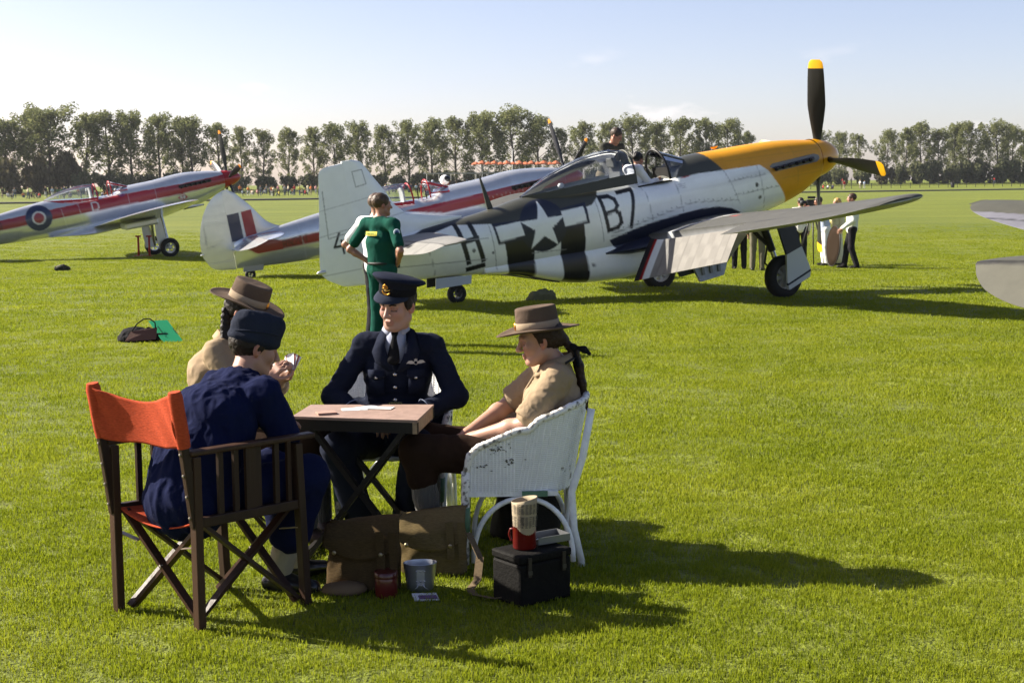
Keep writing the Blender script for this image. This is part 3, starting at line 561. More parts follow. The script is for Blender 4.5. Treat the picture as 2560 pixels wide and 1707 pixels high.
    # for a wing 's' is height and 'z' the span
    wlay = [(lambda x, h, y, up: up < 0, (.34, .35, .36), .3), (lambda x, h, y, up: (up > 0) & (x < np.interp(np.abs(y), [.4, 1.0, 1.5], [3.4, 3.0, 2.6])), (.02, .025, .035), 0),
            (lambda x, h, y, up: (up > 0) & (np.abs(np.abs(y) - np.interp(x, [2.3, 3.2, 4.0, 4.8], [1.75, 1.35, 1.12, 1.0])) < .05), (.62, .62, .60), 0),
            (lambda x, h, y, up: (up > 0) & (np.abs(y - 1.75) < .10) & (np.abs(x - 3.55) < .045) & ((np.abs(y * 40 + x * 60) % 3) < 1.6), (.5, .03, .03), 0),
            (lambda x, h, y, up: (np.abs(x - (2.78 + 1.40 + (np.abs(y) - 2.9) * (-.05))) < .011) & (np.abs(y) > 2.95) & (np.abs(y) < 5.2), (.03, .03, .03), 0),
            (lambda x, h, y, up: (np.abs(np.abs(y) - 5.2) < .012) & (x > 4.1), (.03, .03, .03), 0), (lambda x, h, y, up: (up > 0) & (np.abs(np.abs(y) - 3.4) < .012) & (x > 3.2) & (x < 3.9), (.03, .03, .03), 0), (lambda x, h, y, up: (up > 0) & (np.abs(np.abs(y) - 4.1) < .012) & (x > 3.25) & (x < 3.9), (.03, .03, .03), 0),
            (lambda x, h, y, up: (up > 0) & (np.abs(x - 3.25) < .006), (.10, .10, .095), 0), (lambda x, h, y, up: (up > 0) & (np.abs(x - 3.75) < .006), (.10, .10, .095), 0), (lambda x, h, y, up: (up > 0) & (np.abs(np.abs(y) - 2.3) < .007), (.10, .10, .095), 0)]
    for sd in (1, -1):
        inn = [s_ for s_ in S if s_[0] <= 1.0] + [(2.93, *[float(np.interp(2.93, [q[0] for q in S], [q[k] for q in S])) for k in (1, 2, 3, 4)])]; out = [inn[-1]] + [s_ for s_ in S if s_[0] > 2.95]
        wi = lift('wing', inn, PAINTW, root, off, 0, .735, 40, 50, wlay, (*GW, 0), side=sd, camber=.012)
        lift('wing_outer_panel', out, PAINTW, wi, off, 0, 1, 50, 110, wlay, (*GW, 0), side=sd, camber=.012)
        # lowered flap
        fs = [(.62, 2.36, 4.97, -.75, .15), (1.0, 2.60, 4.92, -.70, .15), (2.88, 2.78, 4.665, -.507, .14)]
        def rot(P, sd=sd):
            Q = P.copy()
            for i in range(len(P)):
                yv = abs(P[i, 1]); hx = float(np.interp(yv, [.62, 2.88], [4.30, 4.17])); hz_ = float(np.interp(yv, [.62, 2.88], [-.80, -.555])); a = R(-46); dx = P[i, 0] - hx; dz = P[i, 2] - hz_ - .02; Q[i, 0] = hx + .03 + dx * math.cos(a) - -dz * 0 + dz * math.sin(-a) * 1; Q[i, 2] = hz_ - .035 + dx * math.sin(a) + dz * math.cos(a)
            return Q
        FL = (.205, .196, .182)
        flay = [(lambda x, h, y, up: np.abs(y) < .78, (.02, .02, .022), 0), (lambda x, h, y, up: (np.abs(y) >= .78) & (np.abs(y) < .84), (.30, .01, .01), 0), (lambda x, h, y, up: (np.abs(y) >= .84) & (np.abs(y) < 1.02), (.60, .62, .62), 0),
                (lambda x, h, y, up: (np.abs(y) > 1.06) & (((np.floor(np.abs(y) / .17)) + np.floor((x - 4.2) / .12)) % 2 < 1), (.180, .172, .160), 0), (lambda x, h, y, up: (np.abs(y) > 1.06) & (((np.abs(y) / .17) % 1) < .06), (.13, .124, .115), 0)]
        lift('flap', fs, attr_mat('flap_paint', .9, .9, grime=.08, spec=.03), wi, off, .72, 1.0, 18, 90, flay, (*FL, .0), side=sd, rot=rot, camber=.012)
        MB().bar((4.30, sd * .62, -.775), (4.17, sd * 2.88, -.535), .10, .03).build('flap_gap_strip', mat('bare_strip', (.55, .55, .56), .35, .5, var=.3, vscale=12), wi, off=off)
    # fillet between wing and body
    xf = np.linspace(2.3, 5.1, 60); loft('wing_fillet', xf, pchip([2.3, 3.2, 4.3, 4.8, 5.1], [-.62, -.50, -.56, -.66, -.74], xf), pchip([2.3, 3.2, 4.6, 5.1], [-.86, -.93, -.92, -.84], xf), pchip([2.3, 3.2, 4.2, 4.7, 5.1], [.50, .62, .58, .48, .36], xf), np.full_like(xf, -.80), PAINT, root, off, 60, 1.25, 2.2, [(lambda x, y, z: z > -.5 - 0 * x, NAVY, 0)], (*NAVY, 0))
    # tail
    fz = [-.52, -.3, .0, .2, .30, .42, .58, .8, 1.0, 1.21, 1.29, 1.33]; fle = [8.9, 8.6, 8.2, 7.35, 7.85, 8.27, 8.43, 8.545, 8.67, 8.80, 8.86, 8.98]
    fl_x = lambda z: np.interp(z, fz, fle); FN = (.78, .80, .80)
    numl = chain((9.38, .30), (9.48, .11), (9.29, .11)) + chain((9.36, .19), (9.35, .0)) + chain((9.215, .30), (9.19, .02)) + chain((9.03, .27), (8.93, .28), (8.91, .18), (8.98, .15)) + chain((8.91, .16), (8.90, .04), (8.99, .02))
    tl = [(lambda x, h, z, up: strokes(x, z, numl, .034), BLK, 0), (lambda x, h, z, up: strokes(x, z, chain((9.52, .95), (9.55, .25), (9.28, .28)), .012), (.22, .22, .23), 0), (lambda x, h, z, up: strokes(x, z, chain((9.02, 1.16), (8.86, 1.17), (8.83, .95), (9.0, .93), (9.02, 1.16)), .012), (.28, .28, .29), 0),
          (lambda x, h, z, up: np.abs(z - (.35 + (9.1 - x) * .1)) < .006, (.42, .43, .43), 0), (lambda x, h, z, up: np.abs(z - (.72 + (9.1 - x) * .1)) < .005, (.46, .47, .47), 0), (lambda x, h, z, up: np.abs(z + .28) < .006, (.36, .37, .37), 0), (lambda x, h, z, up: (x - 8.82) ** 2 + (z - .52) ** 2 < .028 ** 2, (.2, .2, .2), 0)]
    hx = lambda z: np.interp(z, [-.6, 1.33], [9.08, 9.15])
    lift('fin', [(z, fl_x(z), hx(z), 0, .085 - .035 * max(0, z) / 1.33) for z in [-.3, -.05, .12, .2, .27, .34, .42, .5, .58, .7, .8, 1.0, 1.21, 1.29, 1.335]], PAINT, root, off, 0, 1, 90, 160, tl, (*FN, .2), axis='z', prof='f')
    rz = [(-.53, 9.10, 9.16), (-.50, 9.10, 9.40), (-.44, 9.10, 9.52), (-.33, 9.105, 9.685), (-.218, 9.105, 9.755), (.2, 9.12, 9.70), (.6, 9.13, 9.63), (1.0, 9.145, 9.565), (1.2, 9.155, 9.53), (1.25, 9.155, 9.50), (1.285, 9.155, 9.42), (1.31, 9.157, 9.17)]
    ru = []
    lift('rudder', [(z, a - .012, b, 0, .080 - .035 * max(0, z) / 1.33) for z, a, b in rz], PAINT, root, off, 0, 1, 60, 160, tl, (*FN, .2), axis='z', prof='r')
    MB().lathe([(.001, 0), (.025, .02), (.032, .06), (.028, .14)], 10, Matrix.Translation((9.82, 0, -.22)) @ Matrix.Rotation(R(-90), 4, 'Y')).build('tail_light', ALU, root, True, off=off)
    HS = [(.06, 7.86, 9.02, .02, .10), (.5, 7.92, 9.0, .025, .10), (1.3, 8.06, 8.92, .035, .10), (1.75, 8.14, 8.86, .04, .09), (1.92, 8.22, 8.78, .042, .08), (2.0, 8.40, 8.62, .043, .06)]
    hl = [(lambda x, h, y, up: np.abs(x - 8.62 + .02 * np.abs(y)) < .010, (.05, .05, .05), 0), (lambda x, h, y, up: (np.abs(np.abs(y) - 1.5) < .01) & (x > 8.6), (.08, .08, .08), 0), (lambda x, h, y, up: (np.abs(np.abs(y) - .95) < .15) & (x > 8.68) & (x < 8.76) & ((np.abs(y) - .8) * .3 > x - 8.70), (.02, .02, .02), 0)]
    def droop(P):
        Q = P.copy(); k = P[:, 0] > 8.60; a = R(17); d = P[k, 0] - 8.60; dz = P[k, 2] - .03; Q[k, 0] = 8.60 + d * math.cos(a) + dz * math.sin(a) * 0; Q[k, 2] = .03 + dz * math.cos(a) - d * math.sin(a); return Q
    for sd in (1, -1): lift('tailplane', HS, PAINTW, root, off, 0, 1, 60, 60, hl, (.20, .196, .183, .1), side=sd, rot=droop)
    # canopy, slid back, and windscreen
    cx = [4.36, 4.45, 4.60, 4.85, 5.12, 5.4, 5.69, 5.95, 6.15, 6.29]; ct = [.735, .77, .795, .79, .753, .69, .60, .49, .39, .315]; cb = [.35, .352, .352, .35, .342, .333, .325, .315, .308, .305]; cw = [.345, .35, .352, .35, .34, .32, .28, .22, .14, .03]
    cn = bubble('canopy', cx, ct, cb, cw, GLASS, root, off, 24)
    OM = mat('olive_frame', OLIV, .5); fr = MB()
    for sd in (1, -1):
        for i in range(len(cx) - 1):
            a, b = i, i + 1; y0, y1 = sd * (cw[a] + .012), sd * (cw[b] + .012)
            fr.add([(cx[a], y0, cb[a] + .025), (cx[b], y1, cb[b] + .02), (cx[b], y1 * 1.04, .205 + .05 * (b / 9) ** 2), (cx[a], y0 * 1.08, .205 + .05 * (a / 9) ** 2)], [(0, 1, 2, 3) if sd < 0 else (3, 2, 1, 0)])
    fr.build('canopy_frame', OM, cn, True, off=off)
    hoop = MB(); hoop.tube([(4.36 - .02 * math.sin(PI * j / 20), .35 * math.copysign(abs(math.cos(PI * j / 20)) ** .95, math.cos(PI * j / 20)), .24 + .505 * math.sin(PI * j / 20) ** .95) for j in range(21)], .018, 6); hoop.build('canopy_hoop', OM, cn, True, off=off)
    arch = [(3.70 + .06 * math.sin(PI * j / 20), .34 * math.cos(PI * j / 20), .17 + .49 * math.sin(PI * j / 20) ** .8) for j in range(21)]
    wsn = MB(); wsn.tube(arch, .022, 6); ws = wsn.build('windscreen_frame', mat('black_frame', (.012, .012, .013), .45), root, True, off=off)
    fr0 = [(3.24 + .10 * abs(math.cos(PI * j / 20)) ** 2, .30 * math.cos(PI * j / 20), .20 + .255 * math.sin(PI * j / 20)) for j in range(21)]
    g = MB()
    for j in range(20): g.add([arch[j], arch[j + 1], fr0[j + 1], fr0[j]], [(0, 1, 2, 3)])
    g.build('windscreen', GLASSD, ws, True, off=off)
    for j in (6, 14): MB().tube([arch[j], fr0[j]], .014, 5).build('windscreen_post', OM, ws, off=off)
    ck = MB(); ck.box((3.98, 0, .14), (.66, .62, .02)); ck.box((3.50, 0, .27), (.30, .52, .16)); ck.build('cockpit_coaming', mat('cockpit_black', (.006, .006, .006), .7), root, off=off)
    st = MB(); st.box((4.52, .0, .38), (.05, .36, .42), Matrix.Rotation(R(-8), 3, 'Y'), bev=.02); st.box((4.57, 0, .58), (.07, .24, .16), bev=.02); st.build('pilot_seat', mat('seat_grey', (.10, .10, .095), .6), root, off=off)
    MB().lathe([(.001, -.03), (.05, -.01), (.055, .02), (.03, .05)], 10, Matrix.Translation((5.55, .0, .36))).build('antenna_loop', mat('dull_white', (.6, .6, .6), .5), root, True, off=off)
    # aerial mast, cannons, air scoop on cowl
    MB().add([(6.80, -.012, .22), (6.90, -.012, .22), (6.90, .012, .22), (6.80, .012, .22), (6.935, -.006, .74), (6.96, -.006, .74), (6.96, .006, .74), (6.935, .006, .74)], [(0, 1, 2, 3), (4, 5, 6, 7), (0, 1, 5, 4), (1, 2, 6, 5), (2, 3, 7, 6), (3, 0, 4, 7)]).build('aerial_mast', OM, root, off=off)
    MB().lathe([(.001, 0), (.03, .015), (.04, .04)], 10, Matrix.Translation((2.35, -.28, .46)) @ Matrix.Scale(2, 4, (1, 0, 0))).build('filler_cap', mat('spinner_yellow', YEL), root, True, off=off)
    # main undercarriage
    for sd in (1, -1):
        zl = ZW if sd > 0 else ZW - .10
        up_ = Vector((2.95, sd * 1.62, -.62)); ax_ = Vector((2.80, sd * 1.78, zl + .335))
        lg = MB(); lg.tube([up_, up_.lerp(ax_, .55)], .062, 12); leg = lg.build('gear_leg', DKM, root, True, off=off, angle=40)
        o2 = MB(); o2.tube([up_.lerp(ax_, .5), up_.lerp(ax_, .98)], .040, 12); o2.build('oleo', OLEO, leg, True, off=off, angle=40)
        tq = MB(); tq.tube([up_.lerp(ax_, .45) + Vector((.06, 0, 0)), up_.lerp(ax_, .72) + Vector((.22, 0, 0)), up_.lerp(ax_, .95) + Vector((.06, 0, 0))], .016, 6); tq.tube([up_ + Vector((.25, -.1 * sd, 0)), up_.lerp(ax_, .5)], .03, 6); tq.build('torque_link', DKM, leg, off=off)
        wheel(leg, (ax_.x, ax_.y + sd * .05, ax_.z), .345, .20, off, 8, .56, mat('wheel_white', (.42, .43, .44), .45, .2))
        if sd > 0:
            n = MB(); y = 2.02; zz = zl
            n.prism([(2.98, zz + 1.30), (2.66, zz + 1.30), (2.53, zz + .78), (2.84, zz + .70)], y - .03, y + .01, 1); dn = n.build('gear_door', mat('navy_door', NAVY, .4), root, off=off)
            n = MB(); n.prism([(2.84, zz + .70), (2.53, zz + .78), (2.42, zz + .44), (2.41, zz + .38), (2.87, zz + .23), (2.885, zz + .27)], y - .028, y + .012, 1); n.build('door_panel', mat('door_white', (.50, .53, .54), .4), dn, off=off)
            n = MB(); n.prism([(2.405, zz + .36), (2.415, zz + .39), (2.88, zz + .245), (2.872, zz + .215)], y - .03, y + .016, 1); n.build('door_band', mat('navy_door', NAVY), dn, off=off)
            n = MB(); n.prism([(2.405, zz + .355), (2.87, zz + .21), (2.855, zz + .14), (2.43, zz + .27)], y - .06, y + .004, 1); n.build('door_toe', mat('door_white', (.5, .5, .5)), dn, off=off)
        # inner door hanging below the belly
        n = MB(); n.prism([(2.60, -.86), (3.42, -.88), (3.36, -1.27), (3.20, -1.66), (2.72, -1.63), (2.58, -1.34)] if sd > 0 else [(2.8, -.86), (3.62, -.88), (3.60, -1.3), (3.5, -1.52), (3.0, -1.5), (2.8, -1.3)], sd * .06 - .03, sd * .06 + .03, 1); idr = n.build('wheel_bay_door', mat('bay_paint', (.50, .54, .60), .45, var=.25, vscale=9) if sd > 0 else mat('bay_door_outside', (.05, .055, .05), .5), root, off=off)
        for k in range(3):
            MB().bar((2.78 + k * .20, sd * .10, -.95), (2.82 + k * .16, sd * .10, -1.55), .05, .04, (0, 1, 0)).build('door_rib', mat('bay_rib', (.30, .31, .30), .5), idr, off=off)
    # tail wheel
    tw = MB(); tw.tube([(7.58, 0, -.72), (7.60, 0, -.86), (7.64, .0, -.98)], [.05, .04, .03], 8); tw.bar((7.58, .09, -.90), (7.66, .09, -1.0), .05, .03); tl_ = tw.build('tail_gear_leg', DKM, root, off=off)
    wheel(tl_, (7.64, 0, -1.119 + .155), .155, .11, off, 5, .5, mat('tail_hub', (.12, .12, .12), .4, .4))
    for sd, c in ((1, (.44, .48, .54)), (-1, (.02, .02, .02))):
        n = MB(); n.prism([(7.42, -.70), (8.02, -.64), (8.05, -.80), (7.45, -.83)], sd * .16, sd * .18, 1); n.build('tail_wheel_door', mat('tail_door_%d' % sd, c, .4), root, off=off)
    return root
P51 = yellow_nose_fighter()

# ---------------------------------------------------------------- the silver fighters with red spinner
def silver_fighter(label, t, yaw, pitch, paint, ph, scheme, zwheel=-2.049, res=1.0, chord=.20, tz=0.0):
    XW = 3.04; off = (-XW, 0, -zwheel)
    root = empty('fighter_plane', label=label, cat='airplane', mw=air_matrix(t, yaw, pitch, (XW, 0, zwheel)))
    x = np.linspace(.66, 9.22, int(340 * res))
    zt = pchip([.66, 1.24, 2.03, 3.04, 3.75, 4.02, 4.15, 4.3, 5.1, 5.6, 6.4, 6.6, 7.1, 7.99, 8.5, 9.22], [.285, .39, .455, .39, .375, .35, .26, .20, .22, .30, .375, .36, .315, .21, .15, .10], x)
    zb = pchip([.66, .75, 1.1, 1.66, 2.5, 4, 5.2, 6.37, 7.24, 8.67, 9.22], [-.31, -.35, -.50, -.65, -.72, -.78, -.80, -.76, -.72, -.62, -.57], x)
    hw = pchip([.66, 1.2, 2, 3, 4.5, 5.5, 6.5, 7.3, 8, 8.7, 9.22], [.30, .365, .40, .42, .42, .385, .335, .275, .20, .12, .045], x); zc = pchip([.66, 3, 6, 9.22], [0, -.05, -.12, -.2], x)
    lay, tl, base, wbase, finb = scheme
    loft('fuselage', x, zt, zb, hw, zc, paint, root, off, int(110 * res), 2.1, 2.15, lay, base, jit=.02, post=panel_tone([1.3, 2.2, 3.0, 3.9, 4.7, 5.5, 6.0, 6.9, 7.7], [-.5, -.2, .15], .06, 9, (2.1, 4.4, .05, .07, .35)))
    spc = (.30, .008, .012) if scheme is not S3_SCHEME else (.05, .05, .045)
    sp = MB(); pr = [(.001, 0), (.06, .02), (.12, .08), (.18, .18), (.235, .31), (.275, .46), (.295, .60), (.298, .655)]; sp.lathe(pr, 32, Matrix.Rotation(R(90), 4, 'Y')); s = sp.build('spinner', mat('spinner_red' if spc[0] > .2 else 'spinner_grey', spc, .28, coat=.4), root, True, off=off)
    for k in range(5): prop_blade(s, .2, 1.59, .45, ph + k * R(72), chord, mat('propeller_grey', (.030, .031, .036), .4), POR, .11, off, broad=.45)
    ex = MB(); ex.prism([(2.24, .0), (2.24, .10), (1.15, .125), (1.13, .02)], .375, .405, 1); e = ex.build('exhaust_fairing', mat('exhaust_recess', (.02, .015, .015), .6), root, off=off)
    for k in range(6):
        q = MB(); xx = 1.24 + .165 * k; q.tube([(xx, .39, .065 - .006 * k), (xx + .11, .45, .05 - .006 * k)], [.035, .04], 8); q.build('exhaust_stub', mat('exhaust_steel', (.05, .045, .04), .45, .6), e, True, off=off, angle=50)
    # elliptical wing
    S = []
    for yv in (.25, .7, 1.3, 2.0, 2.8, 3.6, 4.3, 4.9, 5.25, 5.48, 5.58, 5.61):
        f = max(0.02, 1 - (yv / 5.615) ** 2.15) ** .5; c = 2.50 * f + .02; q = 3.40; S.append((yv, q - c * .30 + .04 * yv * 0, q + c * .70, -.70 + .105 * (yv - .25), .125 - .008 * yv))
    for sd in (1, -1):
        wi = lift('wing', S, paint, root, off, 0, 1, 30, 60, wbase[1], wbase[0], side=sd, camber=.01)
        c_ = MB(); c_.tube([(2.72, sd * 2.1, -.53), (2.3, sd * 2.1, -.535), (2.05, sd * 2.1, -.54)], [.05, .04, .025], 8); c_.build('cannon_fairing', mat('cannon_silver', (.5, .5, .52), .3, .8), wi, True, off=off)
        rd = MB(); rd.box((4.05, sd * 1.7, -.76), (1.05, .62, .20), bev=.05); rd.build('radiator', paint_flat(paint), wi, off=off)
    xf = np.linspace(3.2, 6.5, 60); fl = loft('wing_fillet', xf, pchip([3.2, 4.2, 5.2, 6.0, 6.5], [-.40, -.40, -.48, -.60, -.70], xf), pchip([3.2, 4.4, 5.2, 6.0, 6.5], [-.86, -.90, -.93, -.82, -.76], xf), pchip([3.2, 4.2, 5.0, 5.6, 6.5], [.60, .78, .74, .55, .30], xf), pchip([3.2, 5.2, 6.5], [-.74, -.85, -.73], xf), paint, root, off, 60, 1.15, 2.2, (), base)
    # tail
    LE = [(-.5, 9.0), (.0, 8.2), (.18, 8.0), (.28, 8.22), (.41, 8.38), (.8, 8.67), (1.11, 8.95), (1.19, 9.08), (1.215, 9.18)]
    fx = lambda z: float(np.interp(z, [q[0] for q in LE], [q[1] for q in LE]))
    lift('fin', [(z, fx(z), 9.245, 0, .08 - .04 * max(0, z) / 1.2) for z in (-.2, .1, .18, .24, .3, .41, .6, .8, 1.0, 1.11, 1.19)], paint, root, off, 0, 1, 80, 120, tl, finb, axis='z', prof='f')
    RT = [(-.57, 9.25, 9.32), (-.55, 9.25, 9.50), (-.51, 9.25, 9.66), (-.43, 9.25, 9.79), (-.28, 9.25, 9.88), (-.11, 9.25, 9.945), (.12, 9.25, 9.94), (.35, 9.255, 9.90), (.65, 9.255, 9.80), (.91, 9.25, 9.65), (1.05, 9.22, 9.52), (1.13, 9.15, 9.42), (1.19, 9.08, 9.28), (1.215, 9.1, 9.2)]
    lift('rudder', [(z, a - .008, b, 0, .075 - .04 * max(0, z) / 1.2) for z, a, b in RT], paint, root, off, 0, 1, 40, 90, tl, finb, axis='z', prof='r')
    HS = [(.05, 8.05, 9.32, .05, .10), (.5, 8.12, 9.32, .06, .10), (1.0, 8.30, 9.26, .07, .09), (1.35, 8.50, 9.14, .075, .08), (1.52, 8.64, 9.0, .077, .07), (1.60, 8.78, 8.88, .078, .05)]
    hl = [(lambda x, h, y, up: np.abs(x - 8.86) < (.012 if scheme is not S3_SCHEME else .02), (.10, .10, .11) if scheme is not S3_SCHEME else (.015, .015, .015), 0), (lambda x, h, y, up: (np.abs(x - 9.12) < .02) & (np.abs(y) > .3) & (np.abs(y) < .62), (.03, .03, .03), 0)] + ([(lambda x, h, y, up: (np.abs(y) < .5) & (x < 8.62), REDP, 0)] if scheme is S2_SCHEME else [])
    def droop(P):
        Q = P.copy(); k = P[:, 0] > 8.86; a = R(24 if scheme is not S3_SCHEME else 36); d = P[k, 0] - 8.86; dz = P[k, 2] - .06; Q[k, 0] = 8.86 + d * math.cos(a); Q[k, 2] = .06 + dz * math.cos(a) - d * math.sin(a); return Q
    for sd in (1, -1): lift('tailplane', HS, paint, root, off, 0, 1, 44, 50, hl, wbase[0], side=sd, rot=droop)
    # bubble canopy slid back, windscreen
    cx = [4.80, 4.9, 5.1, 5.35, 5.6, 5.85, 6.1, 6.28, 6.40]; ct = [.60, .625, .645, .645, .62, .575, .515, .45, .39]; cb = [.18, .19, .2, .22, .25, .28, .31, .34, .37]; cw = [.29, .295, .30, .295, .27, .235, .18, .11, .02]
    cn = bubble('canopy', cx, ct, cb, cw, GLASS, root, off, 18); frm = mat('canopy_red' if scheme is not S3_SCHEME else 'canopy_grey', (.33, .008, .015) if scheme is not S3_SCHEME else (.1, .1, .1), .35)
    hp = MB(); hp.tube([(4.80, .295 * math.cos(PI * j / 16), .17 + .44 * math.sin(PI * j / 16)) for j in range(17)], .022, 6); hp.build('canopy_hoop', frm, cn, True, off=off)
    sk = MB()
    for sd in (1, -1):
        for i in range(len(cx) - 1): sk.add([(cx[i], sd * (cw[i] + .012), cb[i] + .02), (cx[i + 1], sd * (cw[i + 1] + .012), cb[i + 1] + .015), (cx[i + 1], sd * (cw[i + 1] + .03), cb[i + 1] - .04), (cx[i], sd * (cw[i] + .035), cb[i] - .06)], [(0, 1, 2, 3) if sd < 0 else (3, 2, 1, 0)])
    sk.build('canopy_frame', frm, cn, True, off=off)
    arch = [(4.34 - .02 * math.sin(PI * j / 16), .27 * math.cos(PI * j / 16), .19 + .43 * math.sin(PI * j / 16) ** .85) for j in range(17)]; fr0 = [(3.74 + .15 * abs(math.cos(PI * j / 16)) ** 2, .22 * math.cos(PI * j / 16), .24 + .13 * math.sin(PI * j / 16)) for j in range(17)]
    w_ = MB(); w_.tube(arch, .02, 6); ws = w_.build('windscreen_frame', frm, root, True, off=off); g = MB()
    for j in range(16): g.add([arch[j], arch[j + 1], fr0[j + 1], fr0[j]], [(0, 1, 2, 3)])
    g.build('windscreen', GLASS, ws, True, off=off)
    for j in (5, 11): MB().tube([arch[j], fr0[j]], .02, 5).build('windscreen_post', frm, ws, off=off)
    MB().tube([arch[1], (3.85, .30, .26), fr0[3]], .016, 5).build('windscreen_sill', frm, ws, off=off)
    h2 = MB(); h2.tube([(4.44, .26 * math.cos(PI * j / 16), .18 + .36 * math.sin(PI * j / 16)) for j in range(17)], .016, 5); h2.box((4.58, 0, .14), (.5, .46, .02)); h2.build('cockpit_opening', mat('cockpit_black', (.006, .006, .006)), root, off=off)
    s2 = MB(); s2.box((4.95, 0, .36), (.05, .26, .34), bev=.02); s2.build('pilot_seat', mat('seat_pale', (.42, .42, .40), .6), root, off=off)
    # undercarriage
    for sd in (1, -1):
        a_ = Vector((3.05, sd * .62, -.72)); b_ = Vector((3.06, sd * .86, zwheel + .31)); lg = MB(); lg.tube([a_, b_], .055, 12); leg = lg.build('gear_leg', OLEO, root, True, off=off, angle=40)
        wheel(leg, (3.06, sd * .93, zwheel + .31), .31, .17, off, 5, .55, None, sd * R(-6))
        d = MB(); d.prism([(3.14, -.74), (3.34, -.74), (3.38, -1.3), (3.36, zwheel + .30), (3.10, zwheel + .27), (3.10, -1.2)], sd * .80, sd * .83, 1)
        dv = d.build('gear_door', paint_flat(paint), root, off=off)
    tw = MB(); tw.tube([(8.86, 0, -.58), (8.92, 0, -.74 + tz)], .025, 8); q = tw.build('tail_gear_leg', DKM, root, off=off); wheel(q, (8.94, 0, -.755 + tz), .125, .09, off, 5, .5, mat('tail_hub', (.12, .12, .12)))
    d = MB(); d.prism([(8.62, -.58), (9.10, -.55), (9.12, -.66), (8.66, -.70)], .10, .12, 1); d.build('tail_wheel_door', mat('tail_door_grey', (.30, .31, .32), .35, .4), root, off=off)
    MB().lathe([(.001, 0), (.02, .02), (.025, .08)], 8, Matrix.Translation((9.99, 0, -.12)) @ Matrix.Rotation(R(-90), 4, 'Y')).build('tail_light', ALU, root, True, off=off)
    return root
def paint_flat(p):
    return mat('fairing_silver', (.50, .52, .55), .3, .5) if p is not PAINTW else mat('fairing_grey', (.16, .165, .15), .5)
SB = (.62, .64, .665); plc = (.40, .41, .43)
def _txt(segs, x0, z0, s, dx):    # letters as strokes on a unit cell, read from the starboard side
    return [((x0 - a[0] * dx, z0 + a[1] * s), (x0 - b[0] * dx, z0 + b[1] * s)) for a, b in segs]
LR = chain((0, 0), (0, 1), (.8, 1), (1, .8), (.8, .55), (0, .5)) + chain((.5, .5), (1, 0)); LN = chain((0, 0), (0, 1), (1, 0), (1, 1)); L2 = chain((0, .8), (.2, 1), (.8, 1), (1, .75), (0, 0), (1, 0)); L0 = chain((.2, 0), (0, .25), (0, .75), (.2, 1), (.8, 1), (1, .75), (1, .25), (.8, 0), (.2, 0)); L1 = chain((.5, 0), (.5, 1)); LD = chain((0, 0), (0, 1), (.7, 1), (1, .75), (1, .25), (.7, 0), (0, 0)); L8 = chain((0, 0), (0, 1), (1, 1), (1, 0), (0, 0)) + chain((0, .5), (1, .5))
RN = sum([_txt(l, 8.10 - .125 * i, -.30 + .012 * i, .165, .085) for i, l in enumerate((LR, LN, L2, L0, L1))], [])
def vline(x0, z0, x1, z1, w=.012): return (lambda x, y, z: strokes(x, z, [((x0, z0), (x1, z1))], w), plc, .4)
DKR = (.075, .004, .008)
s2l = [(poly([(5.14, .01), (1.5, .135), (.6, .16), (.6, -.14), (1.81, -.135), (4.11, -.215)]), REDP, 0), (poly([(6.2, .02), (7.2, -.09), (8.13, -.115), (8.66, .03), (8.98, .06), (8.98, -.13), (8.72, -.32), (8.13, -.32), (7.2, -.30), (6.2, -.3)]), REDP, 0), (strk(RN, .026), DKR, 0),
       vline(7.7, .3, 7.6, -.7), vline(6.9, .3, 6.8, -.7), vline(3.0, .4, 3.0, -.6), vline(2.3, .45, .7, .22)] + [(circ(2.9 - .12 * k, -.04 - .03 * (k % 2), .014), (.5, .5, .52), .5) for k in range(9)] + [(circ(2.6 - .16 * k, .16, .012), (.3, .3, .32), .5) for k in range(10)]
flash = [(lambda x, h, z, up: inpoly(x, z, [(9.23, .04), (8.945, .045), (8.955, .67), (9.235, .66)]), (.014, .020, .055), 0), (lambda x, h, z, up: inpoly(x, z, [(8.945, .045), (8.885, .05), (8.90, .67), (8.955, .67)]), (.66, .66, .64), 0), (lambda x, h, z, up: inpoly(x, z, [(8.885, .05), (8.62, .06), (8.65, .69), (8.90, .67)]), REDP, 0)]
tlines = [(lambda x, h, z, up, k=k: (np.abs(z - k) < .006) & (x > 9.25), (.46, .46, .44), .2) for k in (-.35, -.15, .1, .3, .5, .7, .9)] + [(lambda x, h, z, up: strokes(x, z, chain((9.8, .5), (9.8, .0), (9.55, .05)), .014), (.2, .2, .2), 0)]
wpl = [(lambda x, h, y, up: np.abs(np.abs(y) - 2.9) < .012, plc, .4), (lambda x, h, y, up: (np.abs(x - 4.35) < .012) & (np.abs(y) > 2.9) & (np.abs(y) < 5.), (.1, .1, .1), .2), (lambda x, h, y, up: np.abs(x - 3.1) < .01, plc, .4)]
S2_SCHEME = (s2l, flash + tlines, (*SB, .75), ((.60, .61, .63, .75), wpl), (.60, .60, .575, .45))
anch = chain((2.16, -.225), (2.15, -.37)) + chain((2.22, -.33), (2.20, -.365), (2.11, -.375), (2.08, -.345)) + chain((2.20, -.26), (2.12, -.265))
